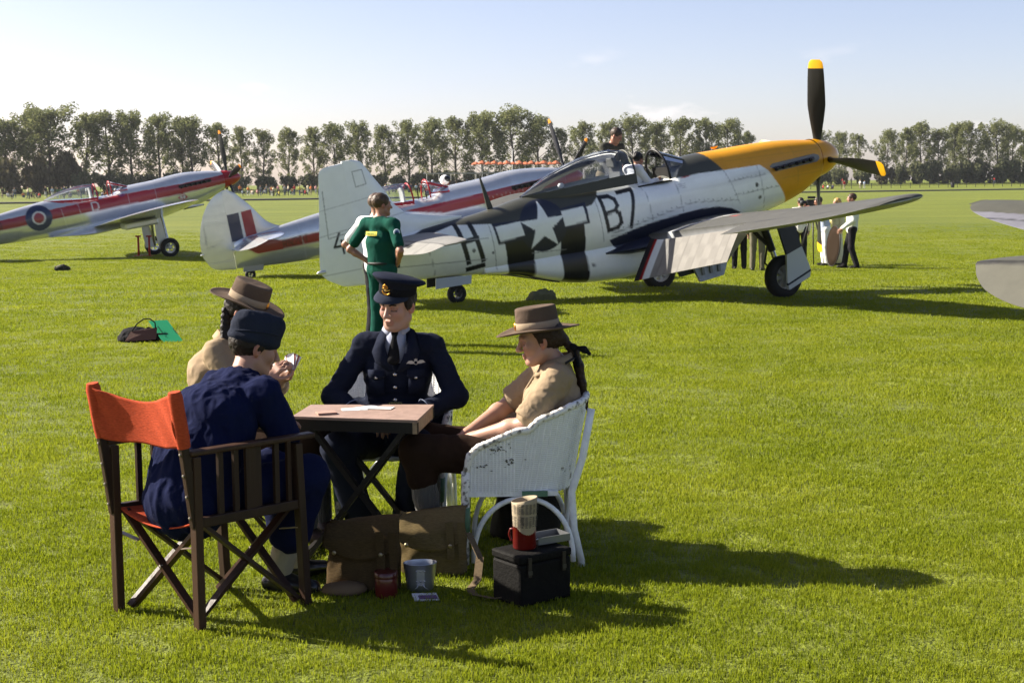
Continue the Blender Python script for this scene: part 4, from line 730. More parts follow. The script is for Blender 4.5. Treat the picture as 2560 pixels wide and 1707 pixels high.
s1l = [(poly([(.6, .19), (.83, .165), (2.22, .135), (4.16, .155), (6.23, .10), (9.3, .0), (9.3, -.30), (7.93, -.26), (6.3, -.22), (4.24, -.19), (2.29, -.185), (.83, -.13), (.6, -.12)]), REDP, 0), (strk(_txt(LD, 5.06, -.18, .25, .20), .035), (.62, .62, .60), .1),
       (circ(6.70, -.09, .40), (.010, .022, .075), 0), (circ(6.70, -.09, .205), (.66, .66, .64), 0), (circ(6.70, -.09, .158), REDP, 0), (poly([(2.34, -.29), (2.16, -.165), (1.97, -.31), (2.16, -.44)]), REDP, 0), (circ(2.16, -.30, .095), (.62, .62, .60), 0), (strk(anch, .024), REDP, 0), (strk(_txt(L8, 7.92, -.24, .2, .1), .03), DKR, 0),
       vline(3.0, .4, 3.0, -.6), vline(5.5, .4, 5.4, -.6), vline(6.0, .05, 5.9, -.7), vline(3.9, .3, 3.9, -.6), vline(2.3, .45, .7, .22), vline(1.6, -.55, .8, -.3)] + [(strk([((4.14 - .0, .10 + .05 * k + .0), (3.98, .12 + .05 * k))], .022), (.06, .05, .2), 0) for k in range(2)]
S1_SCHEME = (s1l, tlines, (*SB, .75), ((.60, .61, .63, .85), wpl), (.6, .6, .575, .45))
S3_SCHEME = ((), [], (.07, .07, .056, 0), ((.068, .067, .052, 0), [(lambda x, h, y, up: (up > 0) & (x > 4.05) & (np.abs(y) > 2.9), (.135, .135, .155), 0), (lambda x, h, y, up: (up < 0), (.24, .25, .26), 0), (lambda x, h, y, up: (np.abs(x - 4.3) < .02) & (np.abs(y) > 3.), (.03, .03, .03), 0)]), (.13, .13, .105, 0))
S2 = silver_fighter('silver fighter with red stripe and fin flash behind the B7 plane', (1.822, 36.652, 1.91), .470, .163, PAINTS, -.332, S2_SCHEME, zwheel=-1.84, chord=.13)
S1 = silver_fighter('silver fighter with blue roundel and red spinner at the left', (-8.933, 47.977, 2.019), .509, .174, PAINTS, .055, S1_SCHEME)
# third of the kind, mostly outside the frame at the right: port tailplane and wing tip reach in
_yw = .617; _a = Vector((math.cos(_yw), math.sin(_yw), 0)); _p = Vector((-math.sin(_yw), math.cos(_yw), 0)); _tip = Vector((3.41, 10.5, 0)); _t3 = _tip - _p * 1.6 + _a * 8.8
S3 = silver_fighter('grey-green parked plane cut off by the right edge, only wingtip and tailplane showing', (_t3.x, _t3.y, 1.95), _yw, .10, PAINTW, .5, S3_SCHEME, zwheel=-1.72, res=.5, tz=-.21)
# ================================================================ people: smooth bodies grown from blended shapes
def surface_nets(f, o, h):
    s = f < 0; c = [s[a:a + s.shape[0] - 1, b:b + s.shape[1] - 1, d:d + s.shape[2] - 1] for a in (0, 1) for b in (0, 1) for d in (0, 1)]
    al = c[0].copy(); an = c[0].copy()
    for q in c[1:]: al &= q; an |= q
    I = np.argwhere(an & ~al); n = len(I)
    if n == 0: return np.zeros((0, 3)), np.zeros((0, 4), int)
    idx = -np.ones(al.shape, np.int64); idx[I[:, 0], I[:, 1], I[:, 2]] = np.arange(n)
    cor = np.array([(a, b, d) for a in (0, 1) for b in (0, 1) for d in (0, 1)]); vals = np.stack([f[I[:, 0] + a, I[:, 1] + b, I[:, 2] + d] for a, b, d in cor], 1)
    acc = np.zeros((n, 3)); cnt = np.zeros(n)
    for i in range(8):
        for j in range(i + 1, 8):
            if np.abs(cor[i] - cor[j]).sum() == 1:
                m = (vals[:, i] < 0) != (vals[:, j] < 0); t = vals[m, i] / (vals[m, i] - vals[m, j]); acc[m] += cor[i] + t[:, None] * (cor[j] - cor[i]); cnt[m] += 1
    P = np.asarray(o) + (I + acc / cnt[:, None]) * h; Q = []
    for ax in range(3):
        b, d = (ax + 1) % 3, (ax + 2) % 3; sl0 = [slice(None)] * 3; sl1 = [slice(None)] * 3; sl0[ax] = slice(0, -1); sl1[ax] = slice(1, None)
        e = np.argwhere(s[tuple(sl0)] != s[tuple(sl1)]); e = e[(e[:, b] > 0) & (e[:, d] > 0) & (e[:, b] < f.shape[b] - 1) & (e[:, d] < f.shape[d] - 1)]
        if not len(e): continue
        def cell(db, dd): k = e.copy(); k[:, b] -= db; k[:, d] -= dd; return idx[k[:, 0], k[:, 1], k[:, 2]]
        q = np.stack([cell(1, 1), cell(0, 1), cell(0, 0), cell(1, 0)], 1); flip = ~s[e[:, 0], e[:, 1], e[:, 2]]; q[flip] = q[flip][:, ::-1]; Q.append(q)
    Q = np.concatenate(Q); return P, Q[(Q >= 0).all(1)]
def A3(v): return np.array([v[0], v[1], v[2]], float)
def cap(a, b, ra, rb=None, k=.02, wide=None, op='u'): return dict(t='c', a=A3(a), b=A3(b), ra=ra, rb=ra if rb is None else rb, k=k, w=wide, op=op)
def ell(c, r, ax=None, k=.02, op='u'): return dict(t='e', c=A3(c), r=np.array(r, float), M=np.eye(3) if ax is None else np.array([A3(q) for q in ax]), k=k, op=op)
def bxp(c, d, ax=None, rd=.01, k=.01, op='u'): return dict(t='b', c=A3(c), r=np.array(d, float) / 2, M=np.eye(3) if ax is None else np.array([A3(q) for q in ax]), rd=rd, k=k, op=op)
def halfsp(p, n, op='s', k=.005): return dict(t='h', c=A3(p), n=A3(n) / np.linalg.norm(A3(n)), op=op, k=k)
def _bb(p):
    if p['t'] == 'c':
        e = max(p['ra'], p['rb']) * (p['w'][1] if p['w'] else 1); return np.minimum(p['a'], p['b']) - e, np.maximum(p['a'], p['b']) + e
    if p['t'] == 'h': return np.full(3, -1e9), np.full(3, 1e9)
    e = np.abs(p['M'].T @ np.diag(p['r'])).sum(1); return p['c'] - e, p['c'] + e
def _sd(p, X):
    if p['t'] == 'c':
        ab = p['b'] - p['a']; L = max(ab @ ab, 1e-12); v = X - p['a']; t = np.clip((v @ ab) / L, 0, 1); q = v - t[..., None] * ab
        if p['w']: ax = p['w'][0]; s = q @ ax; q = q - s[..., None] * ax * (1 - 1 / p['w'][1])
        return np.sqrt((q * q).sum(-1)) - (p['ra'] + (p['rb'] - p['ra']) * t)
    if p['t'] == 'h': return -((X - p['c']) @ p['n'])
    v = (X - p['c']) @ p['M'].T
    if p['t'] == 'e':
        k0 = np.sqrt(((v / p['r']) ** 2).sum(-1)); k1 = np.sqrt(((v / p['r'] ** 2) ** 2).sum(-1)); return np.where(k1 > 1e-9, k0 * (k0 - 1) / np.maximum(k1, 1e-9), -p['r'].min())
    q = np.abs(v) - p['r'] + p['rd']; return np.sqrt((np.maximum(q, 0) ** 2).sum(-1)) + np.minimum(q.max(-1), 0) - p['rd']
def sdf_field(prims, h, pad=.02):
    us = [p for p in prims if p['op'] == 'u']; B = [_bb(p) for p in us]; lo = np.min([b[0] for b in B], 0) - pad; hi = np.max([b[1] for b in B], 0) + pad; n = np.ceil((hi - lo) / h).astype(int) + 1
    f = np.full(n, .08, np.float32); ax = [lo[i] + h * np.arange(n[i]) for i in range(3)]
    for p in prims:
        b0, b1 = _bb(p); mg = p['k'] + 2 * h + .012; i0 = np.maximum(np.floor((b0 - mg - lo) / h).astype(int) if p['t'] != 'h' else np.zeros(3, int), 0); i1 = np.minimum(np.ceil((b1 + mg - lo) / h).astype(int) + 1 if p['t'] != 'h' else n, n)
        if (i1 <= i0).any(): continue
        sl = tuple(slice(a, b) for a, b in zip(i0, i1)); X = np.stack(np.meshgrid(*[ax[i][sl[i]] for i in range(3)], indexing='ij'), -1); d = _sd(p, X); g = f[sl]; k = max(p['k'], 1e-5)
        if p['op'] == 'u': e = np.maximum(k - np.abs(d - g), 0) / k; f[sl] = np.minimum(d, g) - e * e * k / 4
        elif p['op'] == 's': e = np.maximum(k - np.abs(-d - g), 0) / k; f[sl] = np.maximum(-d, g) + e * e * k / 4
        else: e = np.maximum(k - np.abs(d - g), 0) / k; f[sl] = np.maximum(d, g) + e * e * k / 4
    return f, lo
def sdf_mesh(name, prims, h, m, parent, wr=0.0, ws=14., dirn=None, colfn=None, base=None, seed=0, extra=None):
    f, lo = sdf_field(prims, h); P, Q = surface_nets(f, lo, h)
    if extra is not None: P2, Q2 = extra; Q = np.concatenate([Q, Q2 + len(P)]); P = np.concatenate([P, P2])
    if base is not None: P = P - A3(base)
    o = mesh(name, P, Q, m, parent, True)
    if wr:
        me = o.data; N = np.zeros(len(P) * 3, np.float32); me.vertices.foreach_get('normal', N); N = N.reshape(-1, 3); dv = np.ones(3) if dirn is None else A3(dirn)
        am = np.empty(len(P))
        for i, p in enumerate(P):
            q = p * dv * ws + seed; v = noise.noise(q); v2 = noise.noise(q * 2.3 + 7.7)
            am[i] = (1 - 2.2 * abs(v)) * .7 + (1 - 2 * abs(v2)) * .35
        P = P + N * (am * wr)[:, None]; me.vertices.foreach_set('co', P.astype(np.float32).ravel()); me.update()
    if colfn is not None:
        a = o.data.attributes.new('paint', 'FLOAT_COLOR', 'POINT'); a.data.foreach_set('color', colfn(P + (A3(base) if base is not None else 0)).astype(np.float32).ravel())
    return o
def skin_mat():
    m = attr_mat('skin', .48, .48); b = m.node_tree.nodes['Principled BSDF']; b.inputs['Subsurface Weight'].default_value = .25; b.inputs['Subsurface Radius'].default_value = (.010, .004, .002); b.inputs['Subsurface Scale'].default_value = .6; b.inputs['Specular IOR Level'].default_value = .35; return m
SKIN = skin_mat()
def nrm(v): v = Vector(v); v.normalize(); return v
def head_frame(f, u):
    f = nrm(f); u = Vector(u); u = nrm(u - f * u.dot(f)); return f, u, f.cross(u)      # forward, up, right
def head_prims(C, f, u, r, s=1.0, detail=True, neck=None):
    C = Vector(C); P = lambda x, y, z: C + (r * x + f * y + u * z) * s; ax = (r, f, u); k = lambda v: v * s
    L = [ell(P(0, -.012, .035), (k(.074), k(.096), k(.088)), ax, k(.03)), ell(P(0, .022, -.042), (k(.058), k(.068), k(.076)), ax, k(.03)), ell(P(0, .070, -.098), (k(.024), k(.022), k(.020)), ax, k(.025))]
    for sx in (-1, 1): L += [cap(P(sx * .050, .0, -.060), P(sx * .028, .058, -.094), k(.024), k(.020), k(.03)), ell(P(sx * .036, .064, -.022), (k(.026), k(.024), k(.028)), ax, k(.025)), cap(P(sx * .012, .088, .030), P(sx * .044, .074, .026), k(.012), k(.010), k(.018))]
    if detail:
        for sx in (-1, 1): L += [ell(P(sx * .032, .104, .008), (k(.017), k(.016), k(.012)), ax, k(.016), 's'), ell(P(sx * .032, .076, .007), (k(.015), k(.014), k(.0125)), ax, k(.004)), ell(P(sx * .078, -.008, -.008), (k(.010), k(.020), k(.031)), (nrm(r + f * sx * .35), nrm(f - r * sx * .35), u), k(.006)), ell(P(sx * .084, .0, -.006), (k(.008), k(.010), k(.016)), ax, k(.006), 's')]
        L += [cap(P(0, .092, .014), P(0, .116, -.026), k(.0085), k(.0125), k(.014))] + [ell(P(sx * .012, .104, -.031), (k(.009), k(.010), k(.008)), ax, k(.008)) for sx in (-1, 1)]
        L += [cap(P(-.014, .094, -.058), P(.014, .094, -.058), k(.0062), None, k(.009)), cap(P(-.011, .0915, -.072), P(.011, .0915, -.072), k(.0075), None, k(.009)), cap(P(-.015, .1030, -.0655), P(.015, .1030, -.0655), k(.0012), None, k(.003), op='s')]
    else:
        L += [cap(P(0, .088, .010), P(0, .110, -.026), k(.010), k(.014), k(.014))] + [ell(P(sx * .078, -.008, -.008), (k(.012), k(.020), k(.030)), ax, k(.008)) for sx in (-1, 1)] + [ell(P(sx * .032, .102, .008), (k(.016), k(.014), k(.011)), ax, k(.014), 's') for sx in (-1, 1)]
    if neck is not None: L += [cap(P(0, -.018, -.05), neck, k(.050), k(.056), k(.03))]
    return L
def skin_col(tone, C=None, f=None, u=None, r=None, s=1.0, stubble=0.0):
    tone = np.array(tone)
    def fn(P):
        c = np.tile(tone * .74, (len(P), 1)); n = np.array([noise.noise(p * 22) for p in P]); c = c * (1 + .10 * n[:, None]) * np.array([1, 1, 1])
        if C is not None:
            d = (P - A3(C)) / s; x, y, z = d @ A3(r), d @ A3(f), d @ A3(u)
            lip = (np.abs(x) < .025 - .25 * np.abs(z + .065)) & (y > .080) & (np.abs(z + .065) < .0125); c[lip] = c[lip] * np.array([.92, .74, .72])
            ch = np.exp(-(((np.abs(x) - .042) / .022) ** 2 + ((z + .022) / .024) ** 2)) * (y > .02); c = c * (1 - ch[:, None] * np.array([.0, .14, .14]))
            ear = (np.abs(x) > .070) & (np.abs(z + .005) < .04); c[ear] = c[ear] * np.array([1, .78, .75])
            lash = (np.abs(np.abs(x) - .032) < .017) & (y > .070) & (np.abs(z - .000 + .004) < .0032); c[lash] = c[lash] * .25
            lid = (np.abs(np.abs(x) - .032) < .018) & (y > .068) & (z > .0) & (z < .018); c[lid] = c[lid] * np.array([.80, .68, .66])
            if stubble: b = (z < -.03) & (y > -.02) & ~lip; c[b] = c[b] * (1 - stubble)
        return np.concatenate([c, np.zeros((len(P), 1))], 1)
    return fn
def hand_prims(w, d, nrm_, thumb_side, s=1.0, curl=(.5, .6, .7, .8), spread=.10, k=.006):
    """w wrist, d direction of the hand, nrm_ out of the back of the hand, thumb on thumb_side"""
    w = Vector(w); d = nrm(d); n = Vector(nrm_); n = nrm(n - d * n.dot(d)); t = n.cross(d) * (1 if thumb_side > 0 else -1); L = []
    pc = w + d * .046 * s; L.append(bxp(pc, (.075 * s, .082 * s, .028 * s), (t, d, n), .012 * s, .012)); L.append(cap(w - d * .02 * s, w + d * .02 * s, .027 * s, .026 * s, .012, (A3(t), 1.15)))
    ln = (.075, .083, .078, .060)
    for i in range(4):
        o = w + d * (.085 - .004 * abs(i - 1)) * s + t * (.030 - .020 * i) * s; dd = nrm(d + t * spread * (1.2 - i * .8)); p = o; a = 0; r0 = (.0088, .0092, .0088, .0078)[i] * s
        for j, fr in enumerate((.45, .31, .24)):
            a += curl[i] * (1.0 if j == 0 else .95); v = dd * math.cos(a) - n * math.sin(a); q = p + v * ln[i] * fr * s; L.append(cap(p, q, r0 * (1 - .08 * j), r0 * (.95 - .09 * j), .003)); p = q
    p = w + d * .022 * s + t * .030 * s; v = nrm(t * .75 + d * .65 - n * .35); q = p + v * .042 * s; L.append(cap(p, q, .0135 * s, .0105 * s, .010)); v2 = nrm(d * .9 + t * .15 - n * .45); q2 = q + v2 * .032 * s; L.append(cap(q, q2, .0105 * s, .0095 * s, .004)); L.append(cap(q2, q2 + nrm(d - n * .3) * .022 * s, .0095 * s, .008 * s, .004))
    return L
def arm_prims(sh, el, wr, r=(.046, .040, .027), k=.02):
    m = Vector(el).lerp(Vector(wr), .3); return [cap(sh, el, r[0], r[1], k), cap(el, m, r[1], r[1] * 1.02, k), cap(m, wr, r[1] * 1.02, r[2], k)]
def leg_prims(h, kn, an, r=(.080, .056, .040), k=.03):
    m = Vector(kn).lerp(Vector(an), .3); return [cap(h, kn, r[0], r[1], k), cap(kn, m, r[1], r[1] * 1.02, k), cap(m, an, r[1] * 1.02, r[2], k)]
def torso_prims(pel, ch, nk, shL, shR, r=(.13, .125, .10), wide=1.3, k=.05, sr=.062):
    ax = nrm(Vector(shR) - Vector(shL)); w = (A3(ax), wide); top = Vector(ch).lerp(Vector(nk), .55)
    return [cap(pel, ch, r[0], r[1], k, w), cap(ch, top, r[1], r[2] * .8, k, w), cap(Vector(shL).lerp(Vector(nk), .12), Vector(shR).lerp(Vector(nk), .12), sr, sr, k), cap(Vector(nk) - nrm(Vector(nk) - Vector(ch)) * .03, Vector(nk), .075, .055, k)]
def shoe_prims(an, toe, s=1.0):
    an = Vector(an); toe = Vector(toe); d = nrm(Vector((toe.x - an.x, toe.y - an.y, 0))); z = toe.z
    heel = an - d * .05 * s; heel.z = z + .032
    return [cap(heel, Vector((an.x, an.y, z + .036)) + d * .03, .036 * s, .040 * s, .02), cap(Vector((an.x, an.y, z + .04)) + d * .02, Vector((toe.x, toe.y, z + .030)), .042 * s, .030 * s, .03, (A3(d.cross(Vector((0, 0, 1)))), 1.15)), cap((an.x, an.y, z + .06), (an.x, an.y, an.z + .03), .042 * s, .040 * s, .02), halfsp((an.x, an.y, z), (0, 0, -1), 's', .004)]
def cloth(name, col, rough=.85, bump=.35, bs=160., var=.10, sheen=.0, spec=.12):
    if name in MATS: return MATS[name]
    m = mat(name, col, .95, bump=bump, bscale=bs, var=var, vscale=9, sheen=0, spec=.08, bdist=.003); n = m.node_tree.nodes; l = m.node_tree.links; b = n['Principled BSDF']
    # creases: thin ridges at two sizes under the weave
    tc = n.new('ShaderNodeTexCoord'); h = None
    for sc_, dist, st in ((13., .020, .55), (31., .007, .45)):
        t = n.new('ShaderNodeTexNoise'); t.noise_type = 'RIDGED_MULTIFRACTAL'; t.inputs['Scale'].default_value = sc_; t.inputs['Detail'].default_value = 1.5; t.inputs['Distortion'].default_value = .6; l.new(tc.outputs['Object'], t.inputs[0])
        bp = n.new('ShaderNodeBump'); bp.inputs['Strength'].default_value = st; bp.inputs['Distance'].default_value = dist * .35; l.new(t.outputs[0], bp.inputs['Height'])
        src = b.inputs['Normal'].links[0].from_socket if h is None else h
        l.new(src, bp.inputs['Normal']); h = bp.outputs[0]
    l.new(h, b.inputs['Normal']); return m
def frame_pts(C, f, u, r, s=1.0): return lambda x, y, z: Vector(C) + (r * x + f * y + u * z) * s
def hat_slouch(parent, base, C, u, f, s=1.0, tilt=0, crown_h=.105, crown_r=(.088, .102), brim_r=(.178, .196)):
    """flat-crowned felt hat: brim, crown, ribbon band"""
    f, u, r = head_frame(f, u); C = Vector(C) - Vector(base); M = Matrix(((r.x, f.x, u.x, C.x), (r.y, f.y, u.y, C.y), (r.z, f.z, u.z, C.z), (0, 0, 0, 1)))
    felt = cloth('brown_felt', (.092, .066, .049), .9, .3, 90, .14); band = cloth('hat_ribbon', (.29, .225, .155), .8, .2, 200, .06); n = 48
    def ring(mb, prof, wav=0.0):
        k = len(mb.v)
        for (a, b, h) in prof:
            for j in range(n):
                t = 2 * PI * j / n; e = h + wav * (a / brim_r[0]) ** 2 * (math.cos(2 * t) * .010 + .004 * math.sin(3 * t + 1)); mb.v.append(tuple(M @ (Vector((a * math.cos(t), b * math.sin(t), e)) * s)))
        for i in range(len(prof) - 1):
            for j in range(n): A = k + i * n; mb.f.append((A + j, A + (j + 1) % n, A + n + (j + 1) % n, A + n + j)); mb.mi.append(0)
    cr, br = crown_r, brim_r; H = crown_h; c = MB()
    ring(c, [(cr[0], cr[1], -.004), (cr[0] * 1.0, cr[1] * 1.0, .01), (cr[0] * .975, cr[1] * .975, H * .5), (cr[0] * .95, cr[1] * .95, H * .88), (cr[0] * .93, cr[1] * .93, H * .97), (cr[0] * .87, cr[1] * .87, H), (cr[0] * .6, cr[1] * .6, H * .97), (cr[0] * .3, cr[1] * .3, H * .955), (.001, .001, H * .95)])
    hat = c.build('hat', felt, parent, True)
    b = MB(); ring(b, [(cr[0] * .96, cr[1] * .96, .006), (cr[0] * 1.15, cr[1] * 1.13, .001), (br[0] * .8, br[1] * .8, -.004), (br[0] * .97, br[1] * .97, .0), (br[0], br[1], .002), (br[0] * .995, br[1] * .995, -.003), (br[0] * .8, br[1] * .8, -.0085), (cr[0] * 1.1, cr[1] * 1.1, -.005), (cr[0] * .95, cr[1] * .95, -.004)], 1.0); b.build('hat_brim', felt, hat, True)
    g = MB(); ring(g, [(cr[0] * 1.0, cr[1] * 1.0, .004), (cr[0] * 1.022, cr[1] * 1.02, .006), (cr[0] * 1.012, cr[1] * 1.012, .036), (cr[0] * .985, cr[1] * .985, .0375)]); g.build('hat_band', band, hat, True)
    bd = MB(); bd.lathe([(.001, .006), (.010, .005), (.014, .002), (.015, 0)], 14, M @ Matrix.Translation((0, cr[1] * 1.02 * s, .022 * s)) @ Matrix.Rotation(R(-90), 4, 'X') @ Matrix.Scale(1.3, 4, (0, 1, 0))); bd.build('hat_badge', mat('badge_gilt', (.75, .32, .06), .3, .9), hat, True)
    return hat

# ---------------------------------------------------------------- generic figure (mid distance)
def figure(label, base, face, pose, h=1.75, res=.014, skin=(.42, .22, .15), hair=(.05, .03, .02), top=('shirt', (.6, .6, .6)), bottom=('trousers', (.02, .02, .022)), shoes=(.012, .011, .010), sleeve='long', hairlen=0, group=None, skirt=False, name='person', headtilt=0.0, headturn=0.0):
    """pose: joint -> (right, forward, up) in units of body height, over a standing default; base on the ground, face = direction on the ground"""
    s = h / 1.75; B = Vector(base); f = nrm((face[0], face[1], 0)); r = f.cross(Vector((0, 0, 1)))
    D = dict(pel=(0, 0, .535), ch=(0, -.005, .70), nk=(0, -.01, .825), hd=(0, .01, .925), shL=(-.105, -.01, .805), shR=(.105, -.01, .805), elL=(-.135, -.02, .63), elR=(.135, -.02, .63), wrL=(-.13, .04, .49), wrR=(.13, .04, .49), hL=(-.052, 0, .52), hR=(.052, 0, .52), kL=(-.06, .015, .285), kR=(.06, .015, .285), aL=(-.065, -.01, .05), aR=(.065, -.01, .05), tL=(-.08, .075, 0), tR=(.08, .075, 0)); D.update(pose)
    J = {k: B + (r * v[0] + f * v[1] + Vector((0, 0, v[2]))) * h for k, v in D.items()}
    root = empty(name, B, 0, label, 'person', group)
    hf = nrm(f * math.cos(headtilt) - Vector((0, 0, math.sin(headtilt)))); hf = Matrix.Rotation(headturn, 3, 'Z') @ hf; F, U, Rr = head_frame(hf, (0, 0, 1)); C = J['hd']; k = s
    sk = head_prims(C, F, U, Rr, s, False, J['nk']) + torso_prims(J['pel'], J['ch'], J['nk'], J['shL'].lerp(J['nk'], .25), J['shR'].lerp(J['nk'], .25), (.09 * k, .09 * k, .06 * k))
    for q in 'LR':
        sk += arm_prims(J['sh' + q], J['el' + q], J['wr' + q], (.040 * k, .036 * k, .025 * k)); dv = J['wr' + q] - J['el' + q]; sk += hand_prims(J['wr' + q], dv, r * (1 if q == 'R' else -1) + f * .2, -1 if q == 'R' else 1, s, (.35, .4, .45, .5), k=.006)
        sk += leg_prims(J['h' + q], J['k' + q], J['a' + q], (.07 * k, .05 * k, .035 * k))
    sdf_mesh('body', sk, res * .8, SKIN, root, base=B, colfn=skin_col(skin, C, F, U, Rr, s))
    tp = torso_prims(J['pel'] + Vector((0, 0, -.02 * k)), J['ch'], J['nk'], J['shL'], J['shR'], (.128 * k, .132 * k, .11 * k), 1.30)
    for q in 'LR':
        e = J['el' + q] if sleeve == 'long' else J['sh' + q].lerp(J['el' + q], .72); tp.append(cap(J['sh' + q], e, .062 * k, .058 * k, .03))
        if sleeve == 'long': tp.append(cap(e, J['el' + q].lerp(J['wr' + q], .92), .055 * k, .040 * k, .02))
    tp.append(cap(J['nk'] + Vector((0, 0, -.04)), J['nk'] + Vector((0, 0, .014)), .072 * k, .064 * k, .03))
    tp.append(cap(J['shL'] + Vector((0, 0, .004)), J['shR'] + Vector((0, 0, .004)), .068 * k, .068 * k, .03))
    sdf_mesh(top[0], tp, res, cloth(top[2] if len(top) > 2 else 'cloth_%02x%02x%02x' % tuple(int(c * 255) for c in top[1]), top[1]), root, .006 * k, 11, (1, 1, .6), base=B)
    bp = [cap(J['hL'], J['hR'], .098 * k, .098 * k, .05), cap(J['pel'], J['pel'] + Vector((0, 0, .05 * k)), .108 * k, .112 * k, .04, (A3(r), 1.2))]
    if skirt: bp.append(cap(J['pel'] - Vector((0, 0, .08)), (J['kL'] + J['kR']) / 2 - Vector((0, 0, .30 * k)), .13 * k, .20 * k, .05, (A3(r), 1.1)))
    else:
        for q in 'LR': bp += [cap(J['h' + q], J['k' + q], .092 * k, .072 * k, .04), cap(J['k' + q], J['a' + q] + Vector((0, 0, -.01)), .070 * k, .062 * k, .03)]
    sdf_mesh(bottom[0], bp, res, cloth(bottom[2] if len(bottom) > 2 else 'cloth_%02x%02x%02x' % tuple(int(c * 255) for c in bottom[1]), bottom[1]), root, .007 * k, 9, (1, 1, .5), base=B)
    for q in 'LR': sdf_mesh('shoe', shoe_prims(J['a' + q], J['t' + q], s), res * .8, mat('shoe_%d' % int(shoes[0] * 1000), shoes, .5), root, base=B)
    Pp = frame_pts(C, F, U, Rr, s); hp = [ell(Pp(0, -.018, .046), (.081 * k, .098 * k, .090 * k), (Rr, F, U), .01), ell(Pp(0, .10, -.045), (.09 * k, .075 * k, .105 * k), (Rr, F, U), .01, 's'), halfsp(Pp(0, -.02, -.055 - hairlen), U * -1 + F * .3, 's', .01)]
    if hairlen: hp.insert(1, cap(Pp(0, -.045, .0), Pp(0, -.055, -.07), .075 * k, .065 * k, .03))
    sdf_mesh('hair', hp, res * .7, mat('hair_%d_%d' % (int(hair[0] * 1000), int(hair[1] * 1000)), hair, .5, bump=.7, bscale=45, stretch=(1, 1, .3), var=.3, vscale=30), root, .006, 30, base=B)
    return root, J, r, f
# ================================================================ foreground furniture and small things
def wood(name, c): 
    return mat(name, c, .5, bump=.35, bscale=26, stretch=(1, 1, .12), var=.35, vscale=14, spec=.25)
WD = wood('dark_wood', (.024, .011, .006)); WD2 = wood('dark_wood_worn', (.038, .017, .009)); BRASS = mat('dull_rivet', (.35, .32, .28), .4, .8)
def canvas_mat(name, c, ws=420):
    m = bpy.data.materials.new(name); n, l, b = nodes(m); tc = n.new('ShaderNodeTexCoord'); b.inputs['Roughness'].default_value = .9; b.inputs['Specular IOR Level'].default_value = .1
    w1 = n.new('ShaderNodeTexWave'); w1.inputs['Scale'].default_value = ws; w1.bands_direction = 'Z'; w1.inputs['Distortion'].default_value = 3; w1.inputs['Detail'].default_value = 2; l.new(tc.outputs['Object'], w1.inputs[0])
    t = n.new('ShaderNodeTexNoise'); t.inputs['Scale'].default_value = 60; t.inputs['Detail'].default_value = 6; mp = n.new('ShaderNodeMapping'); mp.inputs['Scale'].default_value = (1, 1, 5); l.new(tc.outputs['Object'], mp.inputs[0]); l.new(mp.outputs[0], t.inputs[0])
    r = n.new('ShaderNodeMapRange'); r.inputs[1].default_value = .3; r.inputs[2].default_value = .7; r.inputs[3].default_value = .75; r.inputs[4].default_value = 1.25; l.new(t.outputs[0], r.inputs[0])
    v = n.new('ShaderNodeVectorMath'); v.operation = 'SCALE'; v.inputs[0].default_value = c; l.new(r.outputs[0], v.inputs['Scale']); l.new(v.outputs[0], b.inputs['Base Color'])
    bp = n.new('ShaderNodeBump'); bp.inputs['Strength'].default_value = .4; bp.inputs['Distance'].default_value = .003; l.new(t.outputs[0], bp.inputs['Height']); l.new(bp.outputs[0], b.inputs['Normal']); MATS[name] = m; return m
ORANGE = canvas_mat('orange_canvas', (.38, .058, .022))
def grid_sheet(name, fn, nu, nv, m, parent, thick=.006):
    P = [fn(i / (nu - 1), j / (nv - 1)) for i in range(nu) for j in range(nv)]; F = [(i * nv + j, i * nv + j + 1, (i + 1) * nv + j + 1, (i + 1) * nv + j) for i in range(nu - 1) for j in range(nv - 1)]
    o = mesh(name, [tuple(p) for p in P], F, m, parent, True)
    if thick: s = o.modifiers.new('thickness', 'SOLIDIFY'); s.thickness = thick; s.offset = 0
    return o
